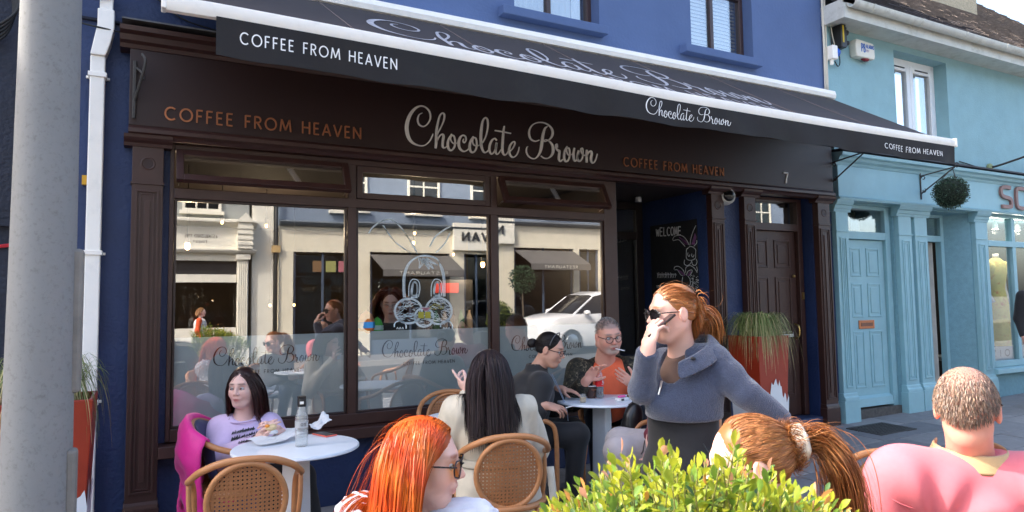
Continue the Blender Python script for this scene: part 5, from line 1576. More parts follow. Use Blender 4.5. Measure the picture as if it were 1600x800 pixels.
# potted box balls at the kerb (mirrored in the glass) and a small clipped tree across the road
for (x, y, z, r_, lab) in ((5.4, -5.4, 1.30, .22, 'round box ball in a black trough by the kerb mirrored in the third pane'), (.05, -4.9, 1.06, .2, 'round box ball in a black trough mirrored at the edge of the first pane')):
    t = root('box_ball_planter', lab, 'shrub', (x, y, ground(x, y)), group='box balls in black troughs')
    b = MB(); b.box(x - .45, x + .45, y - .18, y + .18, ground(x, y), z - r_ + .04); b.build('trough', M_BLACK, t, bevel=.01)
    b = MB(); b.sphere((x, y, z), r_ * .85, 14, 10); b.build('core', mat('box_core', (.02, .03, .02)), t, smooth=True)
    b = MB(); leaf_cloud(b, (x, y, z), (r_, r_, r_), 1300, .03, .1, .84); tag(b.build('foliage', mat('box_leaf_sunlit', lin((110, 120, 50)), .5, .3, 9, trans=.2), t), kind='stuff')  # sunlight put into the colour: a lighter copy of the box leaf
t = root('standard_tree', 'small clipped tree on a bare stem across the street', 'tree', (10.55, -13.9, .1))
b = MB(); b.tube([(10.55, -13.9, .1), (10.56, -13.9, 1.0), (10.55, -13.92, 1.75)], [.035, .03, .025], 8); b.build('trunk', mat('bark', (.09, .07, .05), .9), t)
b = MB(); leaf_cloud(b, (10.55, -13.9, 2.1), (.42, .42, .45), 1500, .07, .1, .4); tag(b.build('crown', M_BOXL, t), kind='stuff')
# ------------------------------------------------------------------ tables and chairs
M_RATTAN = mat('rattan_resin', lin((186, 128, 82)), .42, .10, 9, .05, 60, .002, stretch=(1, 1, 3))
M_CANE = mat('cane_resin', lin((176, 118, 74)), .5, .10, 12)
M_TTOP = mat('white_tabletop', lin((226, 234, 242)), .32, .03, 5)
M_TLEG = mat('white_table_leg', lin((220, 222, 224)), .35, .05, 6, dirt=.25, dirtcol=lin((180, 180, 176)), dscale=9)

def cane_panel(mb, rx, rz, fn, pitch=.0135, th=.0032):
    """Openwork of crossing strips clipped to an ellipse: real holes between them."""
    for ang in (math.radians(45), math.radians(-45), 0.0):
        dx, dz = math.cos(ang), math.sin(ang)
        nx_, nz_ = -dz, dx
        R = max(rx, rz)
        p = pitch if ang else pitch * .707 * 2
        k = -int(R / p) - 1
        while k * p < R:
            o = k * p
            # clip the line o*n + t*d to the ellipse
            A_ = (dx / rx) ** 2 + (dz / rz) ** 2
            B_ = 2 * (o * nx_ * dx / rx ** 2 + o * nz_ * dz / rz ** 2)
            C_ = (o * nx_ / rx) ** 2 + (o * nz_ / rz) ** 2 - 1
            D_ = B_ * B_ - 4 * A_ * C_
            if D_ > 0:
                t0, t1 = (-B_ - math.sqrt(D_)) / 2 / A_, (-B_ + math.sqrt(D_)) / 2 / A_
                n = max(1, int((t1 - t0) / .06))
                off = {0: 0}.get(0) if ang == 0 else (.0012 if ang > 0 else -.0012)
                pts = [(o * nx_ + (t0 + (t1 - t0) * i / n) * dx, o * nz_ + (t0 + (t1 - t0) * i / n) * dz) for i in range(n + 1)]
                vs_ = []
                for q in pts:
                    for s in (1, -1):
                        vs_.append(fn(q[0] + s * nx_ * th, q[1] + s * nz_ * th, off))
                fs = [(2 * i, 2 * i + 1, 2 * i + 3, 2 * i + 2) for i in range(n)]
                mb.add(vs_, fs)
            k += 1

def make_chair():
    r_ = root('bistro_chair', 'x', 'chair', group='tan cane-backed bistro armchairs')
    hoop = [(-.235, .20, .0), (-.238, .205, .30), (-.242, .20, .56), (-.250, .155, .645), (-.256, .04, .675), (-.245, -.09, .71), (-.20, -.19, .765), (-.11, -.245, .808), (0, -.262, .82)]
    hoop = hoop + [(-p[0], p[1], p[2]) for p in hoop[-2::-1]]
    b = MB(); b.tube(catmull(hoop, 5), .0165, 10); b.build('hoop', M_RATTAN, r_, smooth=True, world=False)
    bc_ = Vector((0, -.232, .625))
    tilt = math.radians(10)
    def bp(u, v, o):
        y = bc_.y - math.sin(tilt) * v + .55 * u * u * 1.2 - o
        return (u, y, bc_.z + v * math.cos(tilt))
    RX, RZ = .168, .180
    b = MB(); b.tube([bp(RX * math.cos(t), RZ * math.sin(t), 0) for t in np.linspace(0, 2 * math.pi, 40)[:-1]], .0145, 9, closed=True)
    bk_ = b.build('back_ring', M_RATTAN, r_, smooth=True, world=False)
    b = MB(); cane_panel(b, RX, RZ, bp); b.build('cane_panel', M_CANE, bk_, world=False)
    b = MB(); b.tube([(.235 * math.cos(t), .215 * math.sin(t) - .005, .445) for t in np.linspace(0, 2 * math.pi, 40)[:-1]], .017, 8, closed=True)
    st = b.build('seat_ring', M_RATTAN, r_, smooth=True, world=False)
    b = MB(); b.lathe([(.222, .436), (.225, .447), (.20, .450), (.001, .447)], (0, -.005, 0), 36, True, False); b.build('seat', M_CANE, r_, smooth=True, world=False)
    for s in (-1, 1):
        b = MB(); b.tube(catmull([(s * .165, -.155, .445), (s * .185, -.20, .25), (s * .215, -.255, .0)], 5), [.0165] * 11, 9); b.build('leg', M_RATTAN, r_, smooth=True, world=False)
        b = MB(); b.tube(catmull([(s * .235, .0, .445), (s * .25, .0, .56), (s * .255, .02, .675)], 4), .012, 7); b.build('arm_post', M_RATTAN, r_, smooth=True, world=False)
    b = MB(); b.tube(catmull([(-.21, -.215, .33), (0, -.16, .36), (.21, -.215, .33)], 8), .011, 7); b.build('stretcher', M_RATTAN, r_, smooth=True, world=False)
    return r_
def make_table():
    r_ = root('bistro_table', 'x', 'table', group='round white pedestal tables')
    b = MB(); b.lathe([(.325, .722), (.333, .727), (.333, .736), (.328, .742), (.001, .742)], (0, 0, 0), 56, True, False); b.build('top', M_TTOP, r_, smooth=True, sharp=40, world=False)
    b = MB(); b.lathe([(.055, .69), (.06, .722)], (0, 0, 0), 20); b.build('collar', M_BLACK, r_, world=False)
    b = MB()
    w0, w1 = .052, .062
    b.add([(-w1, -w1, .06), (w1, -w1, .06), (w1, w1, .06), (-w1, w1, .06), (-w0, -w0, .69), (w0, -w0, .69), (w0, w0, .69), (-w0, w0, .69)], [(0, 1, 5, 4), (1, 2, 6, 5), (2, 3, 7, 6), (3, 0, 4, 7), (4, 5, 6, 7)])
    b.build('column', M_TLEG, r_, bevel=.01, world=False)
    b = MB(); b.lathe([(.21, 0), (.215, .012), (.19, .025), (.09, .045), (.075, .075), (.066, .12)], (0, 0, 0), 36); b.build('base', M_TLEG, r_, smooth=True, sharp=40, world=False)
    return r_
_c0 = make_chair(); _t0 = make_table()
_used = {'c': False, 't': False}
def chair(x, y, dx, dy, label):
    o = copy_tree(_c0) if _used['c'] else _c0
    _used['c'] = True
    o.location = (x, y, ground(x, y)); o.rotation_euler = (0, 0, math.atan2(dy, dx) - math.pi / 2)
    o['label'] = label
    return o
def table(x, y, label, rz=.3):
    o = copy_tree(_t0) if _used['t'] else _t0
    _used['t'] = True
    o.location = (x, y, ground(x, y)); o.rotation_euler = (0, 0, rz)
    o['label'] = label
    return o
T1, T2_, T3 = (.744, -1.292), (2.993, -.954), (1.915, -1.081)
table(*T1, 'round white table with a water bottle and wrapping paper beside the girl', .55)
table(*T2_, 'round white table with a cola bottle and paper cup beside the orange shirt', .5)
table(*T3, 'round white table mostly hidden behind the woman in the cream coat', .4)
table(1.75, -3.62, 'round white table in the sun behind the shrub, seen only mirrored in the window')
chair(.455, -1.58, .11, .99, 'empty tan cane chair with its back to us at the water bottle table')
chair(.52, -.78, .95, -.30, 'tan chair under the pink coat and the girl in lilac')
chair(1.72, -1.80, .26, .965, 'tan cane chair with its back to us behind the cream coat')
chair(1.95, -.66, -.25, -1, 'tan cane chair by the window beyond the red hair')
chair(3.38, -.52, -.5, -.86, 'tan chair under the man in the orange shirt')
chair(3.02, -1.72, -.95, .35, 'tan chair under the person in pale grey trousers')
chair(2.80, -3.33, -.75, -.45, 'tan cane chair beside the man in the pink polo shirt')
chair(2.38, -.82, .95, -.3, 'tan chair under the woman in the black jacket')
chair(2.10, -4.35, -.35, .93, 'tan chair under the man in the pink polo shirt')
chair(1.42, -3.98, .45, .89, 'tan chair under the woman with the ponytail')
chair(.72, -3.45, .75, .66, 'tan chair under the woman with bright red hair')

# ---- things on the tables
M_CLEAR = glass_mat('clear_plastic', (.97, .98, .98), .04, 1.6, 0, .16)  # the white share paints glare onto the clear plastic
def tz(t): return ground(*t) + .7425
def on_table(t, px_, py_):
    return on_z(px_, py_, tz(t))
p = on_table(T1, 471, 697)
wb = root('water_bottle', 'clear water bottle with black cap and printed band on the table with the wrapping paper', 'bottle', p)
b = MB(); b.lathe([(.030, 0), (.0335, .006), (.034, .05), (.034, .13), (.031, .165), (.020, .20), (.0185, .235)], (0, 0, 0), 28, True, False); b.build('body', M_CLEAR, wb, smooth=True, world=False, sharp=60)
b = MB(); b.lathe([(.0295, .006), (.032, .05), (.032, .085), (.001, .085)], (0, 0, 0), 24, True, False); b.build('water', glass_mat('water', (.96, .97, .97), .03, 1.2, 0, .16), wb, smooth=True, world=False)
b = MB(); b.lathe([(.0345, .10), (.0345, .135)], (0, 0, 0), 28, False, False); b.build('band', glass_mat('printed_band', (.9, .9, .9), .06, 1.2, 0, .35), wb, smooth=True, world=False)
b = MB(); b.lathe([(.0215, .212), (.0225, .216), (.0225, .25), (.022, .252)], (0, 0, 0), 24); b.box(-.020, .020, -.015, .018, .252, .266); cpx = b.build('cap', M_BLACK, wb, world=False, smooth=True, sharp=35)
b = MB(); b.box(-.010, .010, -.0235, -.0225, .226, .240); o = b.build('logo', M_WHITEMETAL, cpx, world=False); o.rotation_euler = (0, 0, math.radians(-10))
b = MB(); pen_text(b, 'OTE', lambda u, v, d: (.0348 * math.sin(u / .0348), -.0348 * math.cos(u / .0348) - d, v), -.016, .112, .016, .013, .2, .2, .0005); o = b.build('print', M_BLACK, wb, world=False); o.rotation_euler = (0, 0, math.radians(8))
# crumpled wrapping paper
def paper(name, label, c, sx, sy, h, rz, seed, m):
    rr = np.random.default_rng(seed)
    n = 16
    U, V = np.meshgrid(np.linspace(-1, 1, n), np.linspace(-1, 1, n))
    Z = np.zeros_like(U)
    for k in range(9):
        a, ph, f = rr.uniform(0, 6.28), rr.uniform(0, 6.28), rr.uniform(1.2, 3.6)
        Z += np.abs(np.sin(f * (U * math.cos(a) + V * math.sin(a)) + ph)) * rr.uniform(.05, .2)
    Z = Z / Z.max()
    Z = Z * (.25 + .75 * np.clip((U + V * .5 + .9) / 2, 0, 1))
    P = np.stack([U * sx + .1 * sx * np.sin(V * 3), V * sy + .08 * sy * np.sin(U * 4), .003 + Z * h], -1)
    r_ = root(name, label, 'paper', c, rz)
    b = MB(); b.grid(P)
    o = b.build('sheet', m, r_, world=False)
    md = o.modifiers.new('thick', 'SOLIDIFY'); md.thickness = .0008
    return r_
M_PAPER = mat('greaseproof_paper', lin((234, 236, 238)), .7, .03, 5, trans=.2)
p = on_table(T1, 432, 690)
paper('wrapping_paper', 'crumpled white sandwich paper spread under the girl\'s hands', p, .13, .08, .055, .35, 4, M_PAPER)
p = on_table(T1, 500, 672)
q_ = paper('wrapping_paper', 'folded white paper bag standing behind the water bottle', p, .055, .05, .10, .2, 9, M_PAPER)
p = on_table(T1, 507, 680)
ph = root('phone', 'phone with a coral case lying on the table with the wrapping paper', 'phone', p, .35)
b = MB(); b.box(-.038, .038, -.075, .075, .001, .009); b.build('case', mat('coral_case', lin((226, 100, 84)), .5), ph, bevel=.004, world=False)
b = MB(); b.box(-.033, .033, -.068, .068, .009, .0105); b.build('screen', M_BLACK, ph, world=False)
# right table
p = on_table(T2_, 937, 622)
cb_ = root('cola_bottle', 'half-litre cola bottle with red cap and red label', 'bottle', p)
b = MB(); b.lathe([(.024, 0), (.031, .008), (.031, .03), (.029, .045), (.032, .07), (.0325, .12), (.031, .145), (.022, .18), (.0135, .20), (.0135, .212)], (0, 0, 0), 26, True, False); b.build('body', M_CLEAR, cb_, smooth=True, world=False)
b = MB(); b.lathe([(.023, .003), (.030, .01), (.030, .03), (.028, .045), (.031, .07), (.031, .112), (.001, .112)], (0, 0, 0), 24, True, False); b.build('cola', mat('cola', (.012, .006, .004), .15), cb_, smooth=True, world=False)
b = MB(); b.lathe([(.0328, .088), (.0332, .098), (.0332, .136), (.0322, .142)], (0, 0, 0), 28, False, False); lbx = b.build('label_sleeve', mat('cola_red', lin((214, 24, 34)), .4), cb_, smooth=True, world=False)
b = MB()
fcy = lambda u, v, d: (.0336 * math.sin(u / .0336), -.0336 * math.cos(u / .0336) - d, v)
b.stroke(catmull([(-.002, .122), (.004, .128), (.0, .131), (-.004, .124), (-.001, .113), (.005, .112), (.009, .118)], 4), .003, fcy, .0004)
for k in range(3): b.stroke(catmull([(.010 + k * .007, .119), (.013 + k * .007, .122), (.014 + k * .007, .114), (.010 + k * .007, .114), (.010 + k * .007, .119)], 3), .0022, fcy, .0004)
b.stroke(catmull([(-.012, .106), (.0, .103), (.012, .107), (.026, .104)], 4), .0026, fcy, .0004)
o = b.build('label_script', M_VALTXT, lbx, world=False); o.rotation_euler = (0, 0, math.radians(15))
b = MB(); b.lathe([(.0332, .10), (.0334, .136)], (0, 0, 0), 28, False, False); b.v = [v for v in b.v]
b = MB(); b.lathe([(.0155, .208), (.016, .212), (.016, .230), (.014, .232)], (0, 0, 0), 22); b.build('cap', mat('cap_red', lin((220, 20, 36)), .4), cb_, smooth=True, world=False, sharp=40)
p = on_table(T2_, 924, 622)
cu = root('paper_cup', 'brown takeaway paper cup with white rim and shop lettering', 'cup', p)
b = MB(); b.lathe([(.030, 0), (.0305, .004), (.041, .088)], (0, 0, 0), 28, True, False); b.build('wall', mat('cup_brown', lin((62, 42, 36)), .5), cu, smooth=True, world=False)
b = MB(); b.lathe([(.0405, .088), (.043, .089), (.0435, .0925), (.0405, .094), (.037, .092)], (0, 0, 0), 28, False, False); b.build('rim', M_VALTXT, cu, smooth=True, world=False)
b = MB(); fcu = lambda u, v, d: ((.031 + .0105 * v / .088) * math.sin(u / .036) * 1.02, -(.031 + .0105 * v / .088) * math.cos(u / .036) * 1.02 - d, v)
script_text(b, fcu, -.033, .062, .037, pen=1.5, th=.0004); b.stroke([(-.016, .052), (.016, .052)], .0015, fcu, .0004)
b.stroke([(.016 * math.cos(t) + .004, .028 + .014 * math.sin(t)) for t in np.linspace(0, 6.28, 20)], .0015, fcu, .0004); b.stroke(catmull([(-.004, .026), (.002, .020), (.010, .022), (.012, .030), (.004, .034), (-.002, .030)], 4), .0014, fcu, .0004)
o = b.build('lettering', M_COPPER, cu, world=False); o.rotation_euler = (0, 0, math.radians(18))
p = on_table(T2_, 911, 629)
jr = root('glass_jar', 'small glass jar half full of sugar on the cola bottle table', 'jar', p)
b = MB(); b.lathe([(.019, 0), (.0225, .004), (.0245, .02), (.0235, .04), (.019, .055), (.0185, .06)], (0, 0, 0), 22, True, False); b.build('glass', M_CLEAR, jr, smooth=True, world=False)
b = MB(); b.lathe([(.018, .002), (.0215, .006), (.0232, .02), (.0225, .036), (.001, .036)], (0, 0, 0), 20, True, False); b.build('sugar', mat('brown_sugar', lin((190, 160, 112)), .8), jr, smooth=True, world=False)
p = on_table(T2_, 898, 617)
tb_ = root('tablet', 'dark tablet in a case lying under the hand of the woman in black', 'tablet', p, .5)
b = MB(); b.box(-.085, .085, -.06, .06, .001, .010); b.build('case', mat('tablet_case', lin((44, 36, 34)), .5), tb_, bevel=.004, world=False)
b = MB(); b.box(-.075, .075, -.05, .05, .010, .0115); b.build('screen', M_BLACK, tb_, world=False)
p = on_table(T2_, 972, 626)
cg = root('cigarette_box', 'white cigarette packet with a pink lighter on top', 'packet', p, .25)
b = MB(); b.box(-.044, .044, -.028, .028, .001, .022); b.build('packet', mat('packet_white', lin((220, 220, 220)), .5, .25, 60), cg, bevel=.002, world=False)
b = MB(); b.box(-.042, -.012, -.0285, -.028, .004, .019); b.build('print', M_BLACK, cg, world=False)
lt = root('lighter', 'pink lighter lying on the cigarette packet', 'lighter', (p[0], p[1], p[2] + .023), .15)
b = MB(); b.tube([(-.035, 0, .008), (.028, 0, .008)], .0085, 10); b.build('body', mat('lighter_pink', lin((236, 100, 170)), .4), lt, world=False)
b = MB(); b.tube([(.028, 0, .008), (.042, 0, .008)], .008, 8); b.build('wheel_guard', M_STEEL, lt, world=False)
p = on_table(T2_, 993, 620)
ph = root('phone', 'black phone lying near the edge of the cola bottle table', 'phone', p, -.35)
b = MB(); b.box(-.075, .075, -.036, .036, .001, .009); b.build('body', M_BLACK, ph, bevel=.004, world=False)
b = MB(); b.box(-.07, .07, -.032, .032, .009, .0098); b.build('screen', mat('phone_glass', (.01, .01, .012), .06), ph, world=False)
p = on_table(T2_, 956, 623)
paper('receipt', 'small white receipt lying on the cola bottle table', p, .035, .012, .006, .3, 3, M_PAPER)
# latte glasses on the sunlit table
for k, (dx, dy, lab) in enumerate(((-.08, .05, 'tall latte glass, nearer the window, on the table behind the shrub'), (.04, .08, 'tall latte glass, nearer the pink shirt, on the table behind the shrub'))):
    x, y = 1.75 + dx, -3.62 + dy
    lg = root('latte_glass', lab, 'glass', (x, y, ground(1.75, -3.62) + .7425), group='latte glasses')
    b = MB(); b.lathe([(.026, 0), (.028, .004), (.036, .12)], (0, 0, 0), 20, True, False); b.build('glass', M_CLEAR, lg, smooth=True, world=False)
    b = MB(); b.lathe([(.024, .004), (.033, .105), (.001, .108)], (0, 0, 0), 20, True, False); b.build('latte', mat('latte', lin((214, 184, 150)), .6), lg, smooth=True, world=False)
# ------------------------------------------------------------------ people: smooth-blended bodies meshed by surface nets
def V3(*a): return np.array(a if len(a) == 3 else a[0], float)
def nrm(v):
    v = np.asarray(v, float)
    return v / max(np.linalg.norm(v), 1e-9)
class Blob:
    def __init__(s): s.p = []
    def cone(s, a, b, ra, rb, k=.03, flat=False, sub=False):
        s.p.append(('c', V3(a), V3(b), ra, rb, k, flat, sub)); return s
    def chain(s, pts, rs, k=.03, flat=False):
        for i in range(len(pts) - 1):
            s.cone(pts[i], pts[i + 1], rs[i], rs[i + 1], k, flat and i == len(pts) - 2)
        return s
    def ell(s, c, rad, M=None, k=.03, sub=False):
        s.p.append(('e', V3(c), V3(rad), np.eye(3) if M is None else np.asarray(M, float), k, sub)); return s
    def cut(s, p, n, c=None, R=None):
        s.p.append(('p', V3(p), nrm(n), c, R)); return s
    def bounds(s, pad=.03):
        lo, hi = np.full(3, 1e9), np.full(3, -1e9)
        for q in s.p:
            if q[0] == 'c' and not q[7]:
                lo = np.minimum(lo, np.minimum(q[1] - q[3], q[2] - q[4])); hi = np.maximum(hi, np.maximum(q[1] + q[3], q[2] + q[4]))
            elif q[0] == 'e' and not q[5]:
                r_ = q[2].max(); lo = np.minimum(lo, q[1] - r_); hi = np.maximum(hi, q[1] + r_)
        return lo - pad, hi + pad
    def mesh(s, res=.012, fine=()):
        lo, hi = s.bounds()
        ax = []
        for d in range(3):
            xs = [lo[d]]
            while xs[-1] < hi[d]:
                x = xs[-1]; h = res
                for c, r_, f in fine:
                    if abs(x - c[d]) < r_: h = min(h, f)
                xs.append(x + h)
            ax.append(np.array(xs, np.float32))
        n = [len(a) for a in ax]
        D = np.full(n, .5, np.float32)
        def blk(lo_, hi_):
            sl = []
            for d in range(3):
                i0 = max(0, np.searchsorted(ax[d], lo_[d]) - 1); i1 = min(n[d], np.searchsorted(ax[d], hi_[d]) + 1)
                if i1 <= i0: return None
                sl.append(slice(i0, i1))
            X = ax[0][sl[0]][:, None, None]; Y = ax[1][sl[1]][None, :, None]; Z = ax[2][sl[2]][None, None, :]
            return tuple(sl), X, Y, Z
        for q in s.p:
            if q[0] == 'c':
                _, a, b, ra, rb, k, flat, sub = q
                m = k * 1.5 + res * 3
                g = blk(np.minimum(a - ra, b - rb) - m, np.maximum(a + ra, b + rb) + m)
                if g is None: continue
                sl, X, Y, Z = g
                ba = b - a; L2 = max(ba @ ba, 1e-9)
                px_, py_, pz_ = X - a[0], Y - a[1], Z - a[2]
                t = np.clip((px_ * ba[0] + py_ * ba[1] + pz_ * ba[2]) / L2, 0, 1)
                d = np.sqrt((px_ - t * ba[0]) ** 2 + (py_ - t * ba[1]) ** 2 + (pz_ - t * ba[2]) ** 2) - (ra + (rb - ra) * t)
                if flat:
                    L = math.sqrt(L2)
                    d = np.maximum(d, ((X - b[0]) * ba[0] + (Y - b[1]) * ba[1] + (Z - b[2]) * ba[2]) / L)
            elif q[0] == 'e':
                _, c, rad, M, k, sub = q
                m = k * 1.5 + res * 3; R_ = rad.max() + m
                g = blk(c - R_, c + R_)
                if g is None: continue
                sl, X, Y, Z = g
                x, y, z = X - c[0], Y - c[1], Z - c[2]
                l = [M[0][i] * x + M[1][i] * y + M[2][i] * z for i in range(3)]   # columns of M are the axes
                k0 = np.sqrt(sum((l[i] / rad[i]) ** 2 for i in range(3)) + 1e-12); k1 = np.sqrt(sum((l[i] / rad[i] ** 2) ** 2 for i in range(3)) + 1e-12)
                d = k0 * (k0 - 1) / k1
            else:
                _, p, nn, c, R_ = q
                if c is None: sl = (slice(None),) * 3; X, Y, Z = ax[0][:, None, None], ax[1][None, :, None], ax[2][None, None, :]
                else:
                    g = blk(V3(c) - R_, V3(c) + R_)
                    if g is None: continue
                    sl, X, Y, Z = g
                d = (X - p[0]) * nn[0] + (Y - p[1]) * nn[1] + (Z - p[2]) * nn[2]
                D[sl] = np.maximum(D[sl], d); continue
            d = d.astype(np.float32)
            o = D[sl]
            if sub:
                h = np.clip(.5 - .5 * (o + d) / k, 0, 1)
                D[sl] = o * (1 - h) - d * h + k * h * (1 - h)
            else:
                h = np.clip(.5 + .5 * (o - d) / k, 0, 1)
                D[sl] = o * (1 - h) + d * h - k * h * (1 - h)
        return surface_nets(D, ax)
def surface_nets(D, ax):
    ins = D < 0
    c = np.zeros([q - 1 for q in D.shape], np.int8)
    for i in (0, 1):
        for j in (0, 1):
            for k in (0, 1):
                c += ins[i:D.shape[0] - 1 + i, j:D.shape[1] - 1 + j, k:D.shape[2] - 1 + k]
    act = (c > 0) & (c < 8)
    I = np.argwhere(act)
    idx = np.full(act.shape, -1, np.int32); idx[act] = np.arange(len(I))
    acc = np.zeros((len(I), 3)); cnt = np.zeros(len(I))
    cor = [(i, j, k) for i in (0, 1) for j in (0, 1) for k in (0, 1)]
    val = {q: D[I[:, 0] + q[0], I[:, 1] + q[1], I[:, 2] + q[2]] for q in cor}
    for a in cor:
        for d in range(3):
            if a[d] == 0:
                b_ = tuple(a[e] + (e == d) for e in range(3))
                va, vb = val[a], val[b_]
                m = (va < 0) != (vb < 0)
                t = np.where(m, va / np.where(np.abs(va - vb) < 1e-9, 1e-9, va - vb), 0)
                for e in range(3):
                    acc[:, e] += np.where(m, a[e] + (t if e == d else 0), 0)
                cnt += m
    loc = acc / cnt[:, None]
    Vv = np.stack([ax[d][I[:, d]] + loc[:, d] * (ax[d][I[:, d] + 1] - ax[d][I[:, d]]) for d in range(3)], 1)
    F = []
    for d in range(3):
        e, f = [(1, 2), (2, 0), (0, 1)][d]
        sa = [slice(None)] * 3; sb = [slice(None)] * 3
        sa[d] = slice(0, -1); sb[d] = slice(1, None)
        A_, B_ = ins[tuple(sa)], ins[tuple(sb)]
        E = np.argwhere(A_ != B_)
        E = E[(E[:, e] > 0) & (E[:, f] > 0) & (E[:, e] < D.shape[e] - 1) & (E[:, f] < D.shape[f] - 1)]
        if not len(E): continue
        fl = A_[E[:, 0], E[:, 1], E[:, 2]]
        q = []
        for (u, v) in ((0, 0), (1, 0), (1, 1), (0, 1)):
            C_ = E.copy(); C_[:, e] -= u; C_[:, f] -= v
            q.append(idx[C_[:, 0], C_[:, 1], C_[:, 2]])
        q = np.stack(q, 1)
        q[~fl] = q[~fl][:, ::-1]
        F.append(q)
    return Vv, np.concatenate(F)
def np_mesh(name, Vv, F, m, parent, smooth=True, cols=None):
    off = np.array(wloc(parent)) if parent is not None else 0
    me = bpy.data.meshes.new(name)
    Vv = np.asarray(Vv) - off
    me.vertices.add(len(Vv)); me.vertices.foreach_set('co', Vv.astype(np.float32).ravel())
    k = F.shape[1]
    me.loops.add(F.size); me.loops.foreach_set('vertex_index', F.astype(np.int32).ravel())
    me.polygons.add(len(F)); me.polygons.foreach_set('loop_start', np.arange(len(F), dtype=np.int32) * k)
    me.polygons.foreach_set('loop_total', np.full(len(F), k, np.int32))
    if smooth: me.polygons.foreach_set('use_smooth', np.ones(len(F), bool))
    me.update(calc_edges=True); me.validate()
    if cols is not None:
        a = me.color_attributes.new('Col', 'FLOAT_COLOR', 'POINT')
        c4 = np.ones((len(Vv), 4), np.float32); c4[:, :3] = cols
        a.data.foreach_set('color', c4.ravel())
    me.materials.append(m)
    o = bpy.data.objects.new(name, me); COL.objects.link(o); o.parent = parent
    return o
def wrinkle(Vv, F, amp, freq=14.0, seed=0, aniso=(1, 1, 1)):
    """push the cloth in and out along its normals: soft folds"""
    rr = np.random.default_rng(seed)
    N = np.zeros_like(Vv)
    a, b, c = Vv[F[:, 0]], Vv[F[:, 1]], Vv[F[:, 2]]
    fn = np.cross(b - a, c - a)
    for i in range(4): np.add.at(N, F[:, i], fn)
    N /= np.maximum(np.linalg.norm(N, axis=1, keepdims=True), 1e-9)
    d = np.zeros(len(Vv))
    P = Vv * np.array(aniso)
    for o in range(3):
        for _ in range(4):
            k = nrm(rr.normal(size=3)) * freq * (1.8 ** o)
            w = np.sin(P @ (nrm(rr.normal(size=3)) * freq * .4)) * 1.5
            d += np.sin(P @ k + w + rr.uniform(0, 6.28)) / (1.6 ** o)
    d = d / 5.0
    d = np.where(d < 0, d, d * .5)
    return Vv + N * (amp * d)[:, None]

